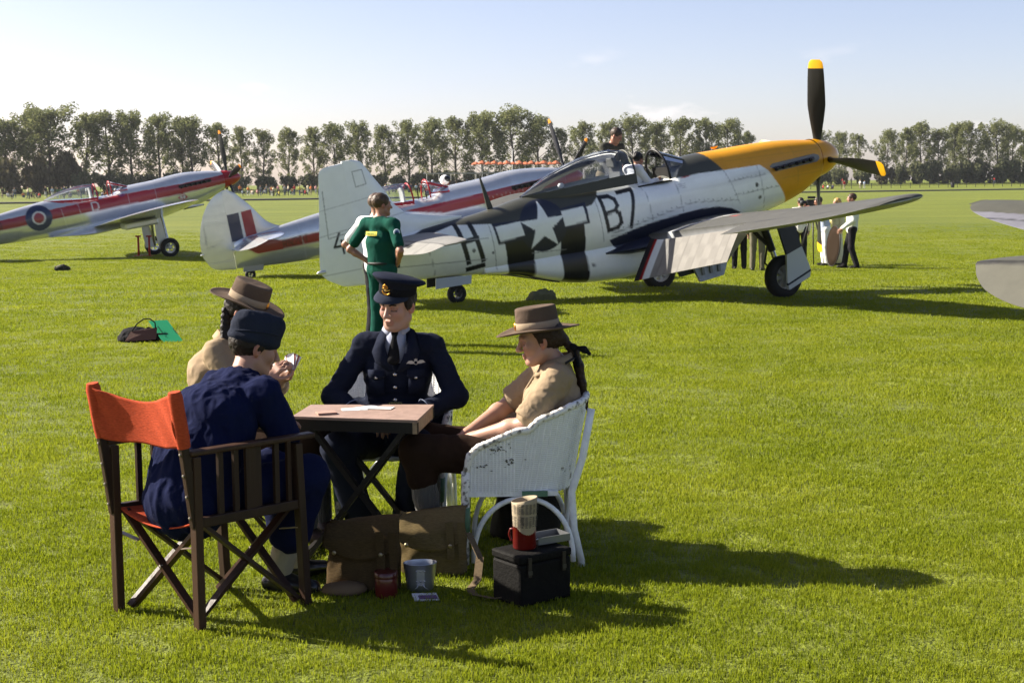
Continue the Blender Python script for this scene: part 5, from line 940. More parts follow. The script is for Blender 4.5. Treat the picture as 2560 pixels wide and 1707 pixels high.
# ---------------------------------------------------------------- director's chair
def directors_chair():
    c0 = Vector((-1.245, 5.81, 0)); root = empty('directors_chair', c0, 0, 'folding dark wooden chair with bright orange canvas back and seat', 'chair')
    bn, bf, fn, ff = [Vector(p) - c0 for p in ((-1.239, 5.52, 0), (-1.631, 5.79, 0), (-.872, 5.875, 0), (-1.255, 6.125, 0))]; up = Vector((0, 0, 1)); f = nrm(fn - bn); s = nrm(bn - bf)
    w, t = .034, .044
    for p, q in ((bn, 1), (bf, -1)):
        MB().bar(p, p + up * .70 - f * .0, t, w, f, bev=.004).build('leg', WD2, root)
        # back post, angled from the seat rail up behind the leg
        MB().bar(p - f * .006 + up * .42 + s * .0 * q, p - f * .075 + up * .955, .030, .036, f, bev=.004).build('back_post', WD, root)
        for k in range(6): a = .46 + k * .085; MB().lathe([(.001, .004), (.005, .003), (.006, 0)], 8, Matrix.Translation(p - f * (.026 + .13 * (a - .42)) + up * a + s * 0) @ f.to_track_quat('-Z', 'Y').to_matrix().to_4x4()).build('rivet', BRASS, root)
    for p in (fn, ff): MB().bar(p, p - f * .03 + up * .69, t, w, f, bev=.004).build('leg', WD, root)
    for b, e, nm in ((bn, fn, 1), (bf, ff, -1)):
        arm = MB().bar(b - f * .03 + up * .715, e + f * .05 + up * .715, .052, .022, up, bev=.006).build('arm_rest', WD2, root)
        MB().bar(b + up * .435, e - f * .02 + up * .435, .030, .040, up, bev=.004).build('seat_rail', WD, root)
        for k, ww in ((.22, .026), (.36, .026), (.52, .085), (.74, .026), (.86, .022)):
            a = b.lerp(e, k); MB().bar(a + up * .455, a + up * .705, ww if abs(ww - .085) < .01 else ww, .014, s).build('arm_slat', WD, root)
    # crossed legs, front and back pair
    for a, b in ((bn, bf), (fn, ff)):
        d = f * (.02 if a is bn else -.02)
        MB().bar(a + d * 1.5 + up * .02 - s * .02, b + d * 1.5 + up * .43 + s * .02, .016, .034, f).build('cross_leg', WD2, root); MB().bar(b + d * 2.6 + up * .02 + s * .02, a + d * 2.6 + up * .43 - s * .02, .016, .034, f).build('cross_leg', WD2, root)
        m = (a + b) / 2 + d * 2.1 + up * .225; MB().lathe([(.001, .012), (.008, .010), (.009, 0)], 8, Matrix.Translation(m - f * .02) @ f.to_track_quat('-Z', 'Y').to_matrix().to_4x4()).build('pivot_bolt', BRASS, root)
        for q, v in ((a, -1), (b, 1)): MB().bar(q + d + up * .335, q + s * v * .11 + d + up * .315, .004, .022, f).build('steel_stay', mat('stay_steel', (.30, .24, .20), .45, .6), root)
    for b, e in ((bn, fn), (bf, ff)):
        d = s * (-.025 if b is bn else .025)
        MB().bar(b + d + f * .03 + up * .43, e + d - f * .02 + up * .03, .016, .034, s).build('cross_leg', WD, root); MB().bar(e + d * 1.6 - f * .03 + up * .43, b + d * 1.6 + f * .02 + up * .03, .016, .034, s).build('cross_leg', WD, root)
    # canvas back, sagging between the posts
    pn, pf = bn - f * .075 + up * .955, bf - f * .075 + up * .955
    def back(u, v):
        y = v; p = (bn - f * (.045 + .035 * (1 - y)) + up * (.955 - .215 * y)).lerp(bf - f * (.045 + .035 * (1 - y)) + up * (.955 - .215 * y), u)
        sag = math.sin(PI * u); p += -f * (-.055 * sag * (1 - .4 * y)) + up * (-.052 * sag * (1 - y) + -.012 * sag * y * (1 + .5 * math.sin(9 * u))); p += f * .007 * math.sin(26 * u + 7 * y) * (1 - sag) - f * .022; return p
    bk = grid_sheet('canvas_back', back, 40, 22, ORANGE, root, .007)
    for q in (bn, bf):   # sleeves round the posts
        MB().tube([q - f * (.045 + .035 * (1 - y)) + up * (.962 - .222 * y) for y in (0, .1, .35, .6, .85, 1)], [.024, .030, .029, .030, .029, .026], 12).build('canvas_sleeve', ORANGE, bk, True, angle=60)
    def seat(u, v): p = (bn + f * .01).lerp(bf + f * .01, u); q = (fn - f * .05).lerp(ff - f * .05, u); r = p.lerp(q, v) + up * (.448 - .062 * math.sin(PI * u) ** .8 - .01 * math.sin(PI * v)); return r
    grid_sheet('canvas_seat', seat, 24, 20, ORANGE, root, .006)
    return root
directors_chair()
# ---------------------------------------------------------------- folding table
def folding_table():
    z = .70; C = [Vector(p) for p in ((-1.005, 6.475, 0), (-.425, 6.335, 0), (-.375, 6.79, 0), (-.965, 6.82, 0))]; c0 = sum(C, Vector()) / 4; root = empty('folding_table', c0, 0, 'small folding table with worn pinkish-brown top and black crossed legs', 'table'); C = [p - c0 for p in C]
    tb = MB(); v = [tuple(p + Vector((0, 0, z - .012))) for p in C] + [tuple(p + Vector((0, 0, z))) for p in C]; tb.add(v, [(3, 2, 1, 0), (4, 5, 6, 7), (0, 1, 5, 4), (1, 2, 6, 5), (2, 3, 7, 6), (3, 0, 4, 7)]); tb.build('table_top', mat('worn_board', (.27, .185, .150), .6, bump=.3, bscale=30, var=.16, vscale=16), root)
    BK = mat('black_paint_wood', (.012, .010, .009), .55, bump=.2, bscale=40)
    for i in range(4):
        a, b = C[i], C[(i + 1) % 4]; n = nrm((b - a).cross(Vector((0, 0, 1)))); 
        MB().bar(a - n * .012 + Vector((0, 0, z - .038)), b - n * .012 + Vector((0, 0, z - .038)), .02, .05, (0, 0, 1)).build('apron', BK if i != 1 else mat('apron_worn', (.30, .21, .13), .7, var=.3, vscale=30), root)
    for k, (i, j) in enumerate(((0, 1), (3, 2))):
        a, b = C[i], C[j]; d = nrm(b - a); n = nrm(d.cross(Vector((0, 0, 1)))) * (-.03 if k == 0 else .03); z0 = Vector((0, 0, .0)); z1 = Vector((0, 0, z - .04))
        MB().bar(a + d * .02 + n + z0, b - d * .06 + n * 1 + z1, .022, .040, n).build('leg', BK, root); MB().bar(b - d * .02 + n * 1.8 + z0, a + d * .06 + n * 1.8 + z1, .022, .040, n).build('leg', BK, root)
    for t, zz in ((.03, .03), (.97, .03)): MB().bar(C[0].lerp(C[1], t) + Vector((0, .03, zz)), C[3].lerp(C[2], t) + Vector((0, -.03, zz)), .022, .03).build('foot_rail', BK, root)
folding_table()
def card_stack(name, c, rz, w, d, h, m, label, cat, n=6):
    o = empty(name, c, rz, label, cat); 
    for k in range(n): MB().box((random.uniform(-.002, .002), random.uniform(-.002, .002), h * (k + .5) / n), (w, d, h / n * .96)).build('card', m, o)
card_stack('playing_cards', (-.855, 6.53, .7005), .35, .088, .063, .010, mat('card_back', (.36, .22, .17), .6), 'pack of playing cards lying on the folding table', 'cards')
pp = MB()
for k, (x, y, a) in enumerate(((-.74, 6.66, .2), (-.69, 6.70, .7), (-.62, 6.68, -.2))): pp.box((x, y, .7012 + k * .0012), (.12, .075, .0009), Matrix.Rotation(a, 3, 'Z'))
o = pp.build('score_papers', mat('paper_white', (.62, .62, .60), .7), None, off=(.69, -6.68, -.70)); o.location = (-.69, 6.68, .70); tag(o, 'loose white papers on the table in front of the officer', 'paper')

# ---------------------------------------------------------------- white wicker tub chairs
KHAKI_SEAT = canvas_mat('stool_canvas', (.12, .09, .05))
def wicker_mat():
    m = bpy.data.materials.new('white_wicker'); n, l, b = nodes(m); tc = n.new('ShaderNodeTexCoord'); b.inputs['Roughness'].default_value = .55
    t = n.new('ShaderNodeTexNoise'); t.inputs['Scale'].default_value = 5.5; t.inputs['Detail'].default_value = 9; t.inputs['Roughness'].default_value = .72; l.new(tc.outputs['Object'], t.inputs[0])
    cr = n.new('ShaderNodeValToRGB'); e = cr.color_ramp.elements; e[0].position = .355; e[0].color = (.16, .15, .11, 1); e[1].position = .372; e[1].color = (.74, .745, .735, 1); l.new(t.outputs[0], cr.inputs[0]); l.new(cr.outputs[0], b.inputs['Base Color'])
    MATS['white_wicker'] = m; return m
WICK = wicker_mat(); WICKP = mat('white_cane', (.74, .745, .735), .5, bump=.4, bscale=60, var=.15, vscale=20)
def rim_mat():
    m = bpy.data.materials.new('chipped_cane'); n, l, b = nodes(m); tc = n.new('ShaderNodeTexCoord'); b.inputs['Roughness'].default_value = .6
    t = n.new('ShaderNodeTexNoise'); t.inputs['Scale'].default_value = 45; t.inputs['Detail'].default_value = 6; l.new(tc.outputs['Object'], t.inputs[0]); cr = n.new('ShaderNodeValToRGB'); e = cr.color_ramp.elements; e[0].position = .38; e[0].color = (.15, .14, .12, 1); e[1].position = .50; e[1].color = (.72, .70, .67, 1); l.new(t.outputs[0], cr.inputs[0]); l.new(cr.outputs[0], b.inputs['Base Color'])
    bp = n.new('ShaderNodeBump'); bp.inputs['Strength'].default_value = .6; bp.inputs['Distance'].default_value = .004; l.new(t.outputs[0], bp.inputs['Height']); l.new(bp.outputs[0], b.inputs['Normal']); MATS['chipped_cane'] = m; return m
RIM = rim_mat(); GREEN = mat('old_green_paint', (.10, .19, .12), .6, var=.2, vscale=40)
def wicker_chair(c, face, label, s=1.0, apron=True):
    """tub chair: curved shell that drops from the back to the arms, round cane legs and hoop braces; local x = forward"""
    rz = math.atan2(face[1], face[0]); root = empty('wicker_chair', c, rz, label, 'chair', 'white wicker tub chairs')
    def plan(u):   # u 0..1 round the U from front right arm, round the back, to front left arm
        if u < .30: t = u / .30; return Vector((.235 - .30 * t, -.265 - .012 * math.sin(PI * t)))
        if u > .70: t = (1 - u) / .30; return Vector((.235 - .30 * t, .265 + .012 * math.sin(PI * t)))
        a = PI * (u - .30) / .40; return Vector((-.065 - .215 * math.sin(a) ** .9, -.265 * math.cos(a)))
    def top(u): d = abs(u - .5) * 2; return float(np.interp(d, [0, .25, .42, .5, .72, .88, .96, 1], [.79, .768, .712, .668, .622, .588, .55, .46]))
    def shell(u, z): p = plan(u); out = (z - .36) / .45; q = p * (1 + .10 * out); q.x = p.x + (-.075 * out if p.x < 0 else -.01 * out) ; return Vector((q.x, q.y, z)) * s
    # woven strands: uprights and weft
    nu = 96
    def sh(u, v): t = top(u); return shell(u, .36 + (t - .36) * v)
    w = grid_sheet('woven_shell', sh, nu, 30, mat('wicker_gaps', (.60, .605, .60), .8), root, .003); 
    st = MB()
    for i in range(60): u = .01 + .98 * i / 59; st.tube([shell(u, .36 + (top(u) - .36) * v) * 1.0 + Vector((0, 0, 0)) for v in np.linspace(0, 1, 7)], .0052, 5, cap=False)
    o = st.build('upright_canes', WICKP, w, True, fix=False); o['kind'] = 'stuff'
    wf = MB()
    for z in np.linspace(.37, .78, 46):
        us = [u for u in np.linspace(0, 1, 97) if top(u) > z + .008]
        run = []
        for u in us:
            if run and u - run[-1] > .02:
                if len(run) > 2: wf.tube([shell(q, z) for q in run], .0040, 5, cap=False)
                run = []
            run.append(u)
        if len(run) > 2: wf.tube([shell(q, z) for q in run], .0040, 5, cap=False)
    o = wf.build('weft_canes', WICK, w, True, fix=False); o['kind'] = 'stuff'
    # braided rim
    us = np.linspace(0, 1, 150); rb = MB(); rb.tube([shell(u, top(u)) for u in us], [.0180 * s + .0014 * math.sin(i * 1.9) for i in range(150)], 8); rm = rb.build('braided_rim', RIM, root, True)
    for u in (0.0, 1.0): 
        e = MB(); e.tube([shell(u, z) for z in np.linspace(.47, .02, 8)], .021 * s, 8); g = e.build('front_leg', RIM, root, True)
        MB().tube([shell(u, z) * 1.0 for z in (.30, .24, .18)], .0225 * s, 8).build('bare_patch', GREEN, g, True)
    for sy in (-1, 1):
        b = MB(); b.tube([Vector((-.362, sy * .20, .75)) * s, Vector((-.318, sy * .225, .52)) * s, Vector((-.265, sy * .235, .36)) * s, Vector((-.275, sy * .235, .18)) * s, Vector((-.315, sy * .235, .0)) * s], .018 * s, 10); b.build('back_leg', WICKP, root, True)
        h = MB(); h.tube([Vector((.20 - .235 + .235 * math.cos(a), sy * .268, .02 + .32 * math.sin(a) ** .8)) * s for a in np.linspace(.02, PI - .02, 24)], .0125 * s, 8); h.build('hoop_brace', WICKP, root, True)
        h2 = MB(); h2.tube([Vector((-.27, sy * .235 * math.cos(a) , .05 + .28 * math.sin(a))) * s for a in np.linspace(.05, PI / 2, 10)], .011 * s, 8); h2.build('rear_brace', WICKP, root, True)
    rr_ = random.Random(17); CH = mat('bare_cane', (.10, .095, .075), .85)
    for cu_, cz_, n_ in ((.865, .575, 22), (.80, .515, 16), (.905, .49, 8)):
        pc = MB()
        for _ in range(n_):
            a_ = cu_ + rr_.gauss(0, .022); z_ = cz_ + rr_.gauss(0, .011); w_ = rr_.uniform(.004, .013); h_ = rr_.uniform(.003, .010)
            if z_ + h_ > top(a_) - .02: continue
            q_ = [shell(a_ - w_ / 2, z_), shell(a_ + w_ / 2, z_ + .002), shell(a_ + w_ * .3, z_ + h_), shell(a_ - w_ * .4, z_ + h_ * .8)]; pc.add([p_ + Vector((0, .0065, 0)) for p_ in q_], [(0, 1, 2, 3)])
        pc.build('paint_chip', CH, w, fix=False)
    def seat(u, v): return Vector((.215 - .44 * v, (-.25 + .5 * u) * (1 - .25 * v * v), .375 + .012 * math.sin(PI * u))) * s
    grid_sheet('woven_seat', seat, 14, 14, WICK, root, .02)
    if apron: MB().box((.225, 0, .30), (.015, .50, .15)).build('front_apron', WICK, root)
    for sy in (-1, 1):
        MB().bar(Vector((.22, sy * .27, .362)) * s, Vector((-.20, sy * .262, .362)) * s, .022, .022).build('side_rail', WICKP, root)
        gp = MB(); gp.bar(Vector((-.03, sy * .285, .363)) * s, Vector((-.15, sy * .28, .363)) * s, .008, .026); gp.build('bare_patch', GREEN, root)
    return root
wicker_chair((.005, 6.66, 0), (-1, -.02), 'white wicker tub chair with chipped paint under the girl at the right', .965)
wicker_chair((-.60, 7.27, 0), (-.08, -1), 'white wicker tub chair behind the table under the officer', 1.0, False)
fs_ = empty('folding_stool', (-1.42, 7.20, 0), .3, 'low folding stool under the girl with the plait, behind the boy in blue', 'stool'); MB().box((0, 0, .415), (.36, .34, .02), bev=.006).build('seat', KHAKI_SEAT, fs_)
for sx in (-1, 1):
    for sy in (-1, 1): MB().bar((sx * .16, sy * .15, 0), (-sx * .16, sy * .15, .41), .022, .03, (0, 1, 0)).build('leg', WD, fs_)

# ---------------------------------------------------------------- bags, tins, case
KH = lambda n, c: canvas_mat(n, c, 300)
def haversack(c, rz, w, h, d, label, mname, col, lean=0.0, flap=.5, strapside=1):
    root = empty('canvas_bag', c, rz, label, 'bag', 'canvas haversacks in front of the table'); m = KH(mname, col)
    def body(u, v):
        a = u * 2 * PI; n = 3.2; ca, sa = math.cos(a), math.sin(a); x = math.copysign(abs(ca) ** (2 / n), ca) * w / 2; y = math.copysign(abs(sa) ** (2 / n), sa) * d / 2
        b = 1 + .10 * math.sin(PI * min(v * 1.2, 1)) - .10 * v; y *= b * (1 - .45 * v ** 2); x *= 1 - .05 * v + .02 * math.sin(6 * v + a); z = h * v + .012 * math.sin(2 * a + 1) * v; y += lean * v * h
        return Vector((x, y, z)) + Vector((noise.noise((x * 16, y * 16, z * 16)), noise.noise((x * 16 + 5, y * 16, z * 16)), 0)) * .010
    o = grid_sheet('sack', body, 48, 20, m, root, .004)
    def fl(u, v):
        x = (u - .5) * w * 1.02; t = v * 1.35; front = -1; sl = (u - .5) * .05
        if t < .35: y = lean * h + d * .18 * (1 - t / .35 * 2); z = h + .012 + .006 * math.sin(PI * u) + sl
        else: k = (t - .35) / 1.0; y = lean * h * (1 - k * flap) - d * (.18 + .36 * min(1, k * 2.2)) - .012; z = h + .012 - k * h * flap * (1 - .35 * abs(u - .5) ** 2 * 4 * k) + sl * (1 - k)
        return Vector((x, y, z)) + Vector((0, noise.noise((x * 14, z * 14, 2)) * .012, 0))
    f_ = grid_sheet('flap', fl, 26, 22, m, root, .005)
    for sx in (-.32, .32): MB().lathe([(.001, .005), (.008, .004), (.010, 0)], 10, Matrix.Translation((sx * w, -d * .56 - .016, h * (1 - flap) + .045)) @ Matrix.Rotation(R(90), 4, 'X')).build('press_stud', mat('stud_brass', (.32, .26, .16), .4, .8), f_, True)
    sb = MB(); 
    for k in range(2): sb.bar((strapside * w * (.30 + .17 * k), -d * .60, h * .95), (strapside * w * (.33 + .17 * k), -d * .66, h * .32), .034, .005, (0, 1, 0))
    sb.build('webbing_strap', KH(mname + '_webbing', tuple(q * .85 for q in col)), root); return root
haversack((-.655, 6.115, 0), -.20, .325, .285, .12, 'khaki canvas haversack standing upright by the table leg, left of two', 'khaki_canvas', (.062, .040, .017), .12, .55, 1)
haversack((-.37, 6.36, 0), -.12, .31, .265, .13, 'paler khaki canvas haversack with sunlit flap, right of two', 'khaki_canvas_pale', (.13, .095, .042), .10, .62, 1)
# strap trailing from the right haversack
sp = MB(); pts = [Vector(p) for p in ((-.20, 6.28, .20), (-.15, 6.20, .11), (-.16, 6.12, .03), (-.19, 6.04, .012), (-.17, 5.96, .012), (-.08, 5.90, .012), (.0, 5.88, .03), (.03, 5.90, .06))]
for a, b in zip(pts[:-1], pts[1:]): sp.bar(a, b + (b - a) * .06, .036, .004, (0, .3, 1))
o = sp.build('webbing_strap', KH('strap_webbing', (.12, .088, .052)), None, off=(.15, -6.0, 0)); o.location = (-.15, 6.0, 0); tag(o, 'loose khaki webbing strap trailing on the grass beside the dark case', 'strap')
# oval metal cup
def oval(root, name, prof, m, sx, sy, n=32, M=None): return MB().lathe(prof, n, M, sx=sx, sy=sy).build(name, m, root, True, angle=50)
cu = empty('metal_cup', (-.405, 6.065, 0), .1, 'dented oval aluminium mess cup with riveted plate in the grass', 'cup'); MT = mat('dull_aluminium', (.42, .43, .46), .38, .85, bump=.15, bscale=25)
oval(cu, 'cup_body', [(.001, .004), (.040, .004), (.047, .012), (.052, .05), (.060, .122), (.0615, .125), (.060, .127), (.058, .122), (.050, .05), (.044, .012), (.001, .008)], MT, 1.2, .85)
MB().box((0, -.049, .07), (.034, .004, .07)).build('rivet_plate', MT, cu)
for k in range(6): MB().lathe([(.001, .003), (.0035, .002), (.0045, 0)], 8, Matrix.Translation(((k % 3 - 1) * .017, -.0515, .055 if k < 3 else .098)) @ Matrix.Rotation(R(90), 4, 'X')).build('rivet', MT, cu, True)
for sx in (-1, 1): MB().tube([(sx * .008, -.052, .045), (sx * .016, -.056, .03), (sx * .032, -.052, .018)], .0022, 6).build('wire_handle', MT, cu, True)
# dark red tin behind the bag and the picture card
t = empty('red_tin', (-.545, 5.985, 0), 0, 'dark red round tin in deep shade in front of the left haversack', 'tin'); oval(t, 'tin_body', [(.001, .0), (.046, .0), (.048, .004), (.048, .105), (.046, .108), (.001, .108)], mat('maroon_enamel', (.085, .008, .008), .3, coat=.4), 1, 1); oval(t, 'tin_lid', [(.049, .085), (.0505, .086), (.0505, .108), (.048, .111), (.001, .111)], mat('maroon_lid', (.06, .006, .006), .3, coat=.4), 1, 1)
b = empty('round_bread_bag', (-.73, 6.03, 0), .1, 'small tan cloth bundle lying on the grass below the left haversack', 'bundle'); bb = MB(); bb.lathe([(.001, .0), (.07, .002), (.082, .02), (.07, .04), (.035, .05), (.001, .052)], 24, None, sx=1.25, sy=.8); o = bb.build('bundle_cloth', cloth('tan_cloth', (.14, .095, .055)), b, True); MB().tube([(-.1, 0, .02), (-.115, .004, .035), (-.125, .0, .03)], .008, 6).build('tied_end', cloth('tan_cloth', (.14, .095, .055)), b, True)
c = empty('picture_card', (-.375, 5.93, .012), .25, 'small white and purple picture card lying flat on the grass', 'card'); MB().box((0, 0, 0), (.105, .075, .006)).build('card_base', mat('card_white', (.55, .55, .56), .5), c); MB().box((.008, -.012, .0045), (.078, .036, .003)).build('printed_panel', mat('purple_print', (.10, .045, .14), .5, var=.5, vscale=60), c); c.rotation_euler = (R(6), R(3), .25)
# dark case and what stands on it
cs = empty('leather_case', (.075, 5.93, 0), R(37), 'old black box-shaped leather case on the grass at the lower right', 'case'); LT = mat('black_leather', (.005, .0045, .004), .75, spec=.12, bump=.4, bscale=70, var=.3, vscale=20)
MB().box((0, 0, .105), (.27, .20, .20), bev=.012).build('case_body', LT, cs); MB().box((0, 0, .227), (.276, .206, .04), bev=.010).build('case_lid', LT, cs)
for sx in (-.09, .09): MB().box((sx, -.105, .19), (.018, .008, .09)).build('case_strap', mat('strap_leather', (.022, .016, .012), .5), cs); MB().box((sx, -.110, .165), (.020, .004, .018)).build('case_buckle', mat('buckle_steel', (.06, .055, .05), .5, .6), cs)
cs.scale = (1.0, .98, .90)
mg = empty('red_mug', (.045, 5.915, .2255), R(150), 'red enamel mug on the black case with a rolled newspaper in it', 'mug'); oval(mg, 'mug_body', [(.001, .0), (.046, .0), (.049, .004), (.049, .094), (.0505, .096), (.048, .096), (.046, .005), (.001, .004)], mat('red_enamel', (.11, .006, .004), .35, coat=.2), 1, 1)
MB().tube([(.048, 0, .075), (.068, 0, .072), (.074, 0, .05), (.066, 0, .026), (.048, 0, .022)], .005, 8).build('mug_handle', mat('red_enamel', (.3, .01, .01)), mg, True)
npr = empty('rolled_newspaper', (.045, 5.915, .2355), R(-70), 'rolled yellowed newspaper sheet standing in the red mug', 'newspaper'); NP = mat('newsprint', (.30, .245, .165), .85, var=.12, vscale=30)
def roll(u, v): a = u * 2 * PI * 1.25; r = .0415 + .012 * v + .0022 * u * 1.25; return Vector((r * math.cos(a) * (1 + .12 * v), r * math.sin(a) * (1 - .05 * v), .0 + v * (.198 + .012 * math.sin(a * 1 + .6))))
ns = grid_sheet('paper_roll', roll, 60, 10, NP, npr, .0012); INK = mat('newspaper_ink', (.055, .05, .045), .8); pr_ = MB()
for col in range(9):
    a = -1.5 + col * .30
    for k in range(24):
        z = .085 + k * .0045
        if k in (11, 12) or z > .185 or random.random() < .08: continue
        r = .0476 + .0128 * z / .2; da = .235 * random.uniform(.6, 1); q = [(math.cos(a + t) * r * (1 + .12 * z / .2), math.sin(a + t) * r, zz) for t, zz in ((0, z), (da, z), (da, z + .0022), (0, z + .0022))]; pr_.add(q, [(0, 1, 2, 3)])
o = pr_.build('print_lines', INK, ns, fix=False); o['kind'] = 'stuff'
for wd, zc, aa in (('LAZED', .118, -.62), ('BATTLE', .112, -.42)):
    M_ = Matrix.Rotation(aa, 4, 'Z') @ Matrix.Translation((.0580, 0, zc)) @ Matrix(((0, 0, 1, 0), (0, -1, 0, 0), (1, 0, 0, 0), (0, 0, 0, 1))) @ Matrix.Identity(4)
    text_mesh('headline', wd, .011, INK, ns, M_, .0004)
# tin box lid beside the mug
tb = empty('metal_tray', (.145, 6.02, .2265), R(32), 'shallow grey metal mess tin on the back of the black case', 'tin'); 
m_ = MB(); m_.box((0, 0, .004), (.16, .10, .004)); 
for x, y, a, bq in ((0, .05, .16, .004), (0, -.05, .16, .004), (.08, 0, .004, .10), (-.08, 0, .004, .10)): m_.box((x, y, .018), (a, bq, .03))
m_.build('tray_body', mat('dark_tin', (.16, .165, .17), .5, .6), tb); MB().tube([(-.08, -.05, .03), (-.12, -.06, .028), (-.12, .06, .028), (-.08, .05, .03)], .003, 6).build('tray_handle', MT, tb, True)
# dark rucksack and wire racket behind the wicker chair
rk = empty('dark_rucksack', (.06, 7.02, 0), .2, 'dark rucksack in shadow between the wicker chair legs', 'bag'); 
sdf_bits = []
def sackf(u, v):
    a = u * 2 * PI; n = 2.6; ca, sa = math.cos(a), math.sin(a); k = 1 - .35 * v ** 2.2 + .08 * math.sin(3 * a + 4 * v); return Vector((math.copysign(abs(ca) ** (2 / n), ca) * .17 * k, math.copysign(abs(sa) ** (2 / n), sa) * .12 * k, .36 * v + .012 * math.sin(2 * a)))
grid_sheet('sack', sackf, 40, 18, KH('dark_canvas', (.020, .018, .014)), rk, .004); MB().lathe([(.001, .39), (.06, .388), (.11, .37), (.125, .345)], 20, None, sx=1.1, sy=.8).build('flap', KH('dark_canvas2', (.024, .021, .016)), rk, True); MB().tube([(-.08, -.115, .3), (-.09, -.13, .2), (-.085, -.12, .06)], .012, 6).build('shoulder_strap', KH('dark_canvas3', (.03, .024, .018)), rk, True)
rq = empty('wire_racket', (.215, 7.06, 0), .15, 'old wooden racket with string mesh leaning behind the wicker chair', 'racket'); hp = MB(); hp.tube([(.085 * math.cos(a), .05 * math.sin(a) * 0 + .04, .20 + .135 * math.sin(a)) for a in np.linspace(0, 2 * PI, 36, endpoint=False)], .011, 8, closed=True); hp.build('frame', wood('racket_wood', (.16, .07, .035)), rq, True)
st = MB()
for k in range(-6, 7): x = k * .0125; h_ = .135 * math.sqrt(max(0, 1 - (x / .085) ** 2)); st.tube([(x, .04, .20 - h_), (x, .04, .20 + h_)], .0011, 4, cap=False)
for k in range(-9, 10): z = k * .0138; h_ = .085 * math.sqrt(max(0, 1 - (z / .135) ** 2)); st.tube([(-h_, .041, .20 + z), (h_, .041, .20 + z)], .0011, 4, cap=False)
o = st.build('strings', mat('gut', (.30, .27, .18), .6), rq, fix=False); MB().tube([(0, .04, .07), (0, .04, -.005), (.02, -.1, .012), (.03, -.2, .015)], [.012, .012, .014, .015], 8).build('handle', wood('racket_grip', (.1, .05, .03)), rq, True)
# ---------------------------------------------------------------- things lying on the lawn
def lawn_bag():
    r = empty('black_handbag', (-4.30, 16.70, -.06), .1, 'black and brown handbag lying open on the lawn at the left', 'bag'); 
    def bod(u, v): a = u * 2 * PI; k = 1 - .5 * v ** 3 + .12 * noise.noise((math.cos(a) * 2, math.sin(a) * 2, v * 2)); return Vector((math.cos(a) * .27 * k - .06, math.sin(a) * .16 * k, .17 * v ** .8 + .03 * noise.noise((math.cos(a) * 3, math.sin(a) * 3, v * 3 + 5))))
    grid_sheet('bag_body', bod, 30, 12, mat('black_nylon', (.010, .010, .012), .85, spec=.08, bump=.9, bscale=18, bdist=.03), r, .004); MB().lathe([(.001, .20), (.08, .185), (.14, .15)], 20, None, sx=1.2, sy=.7).build('bag_top', mat('black_nylon', (.01, .01, .01)), r, True, off=(-.10, .03, 0))
    m = MB(); m.add([(-.20, -.25, .03), (.20, -.25, .05), (.21, -.17, .20), (-.13, -.17, .15), (-.20, -.235, .03), (.20, -.235, .05), (.21, -.155, .20), (-.13, -.155, .15)], [(0, 1, 2, 3), (7, 6, 5, 4), (0, 3, 7, 4), (1, 5, 6, 2), (3, 2, 6, 7), (0, 4, 5, 1)]); m.build('leather_panel', mat('brown_panel', (.085, .036, .024), .55, bump=.3, bscale=50), r)
    MB().tube([(-.12, -.17, .15), (-.05, -.14, .25), (.03, -.11, .305), (.11, -.11, .31), (.18, -.14, .26), (.19, -.17, .18)], .009, 8).build('handle', mat('black_nylon', (.01, .01, .01)), r, True)
    m = MB(); m.box((.25, -.02, .06), (.20, .22, .12), Matrix.Rotation(.1, 3, 'Z'), bev=.03); m.build('side_pocket', mat('black_nylon', (.01, .01, .01)), r)
lawn_bag(); bpy.data.objects['black_handbag'].scale = (.88, .88, .88)
fo = empty('green_folder', (-4.05, 16.66, -.06), .05, 'translucent green plastic folder propped against the handbag on the lawn', 'folder'); g = MB(); g.add([(-.19, .10, .235), (.02, .14, .24), (.24, -.10, .012), (.02, -.14, .004), (-.19, .10, .229), (.02, .14, .234), (.24, -.10, .006), (.02, -.14, -.002)], [(0, 1, 2, 3), (7, 6, 5, 4), (0, 4, 5, 1), (1, 5, 6, 2), (2, 6, 7, 3), (3, 7, 4, 0)]); g.build('cover', mat('green_plastic', (.03, .30, .13), .25, coat=.3), fo)
for a, bq in (((-.07, .02, .18), (.0, -.04, .10)), ((.03, -.06, .07), (.10, -.09, .03)), ((.1, .04, .15), (.15, -.01, .1))): MB().bar(a, bq, .012, .004).build('clip', mat('dark_green_plastic', (.008, .10, .05), .3), fo)
def lump(name, c, label, col, cat, pts, m):
    r = empty(name, c, 0, label, cat); o = sdf_mesh(name.split('_')[-1] + '_cloth', pts, .02, m, r, .02, 9, base=(0, 0, 0)); return r
LUMPS = True
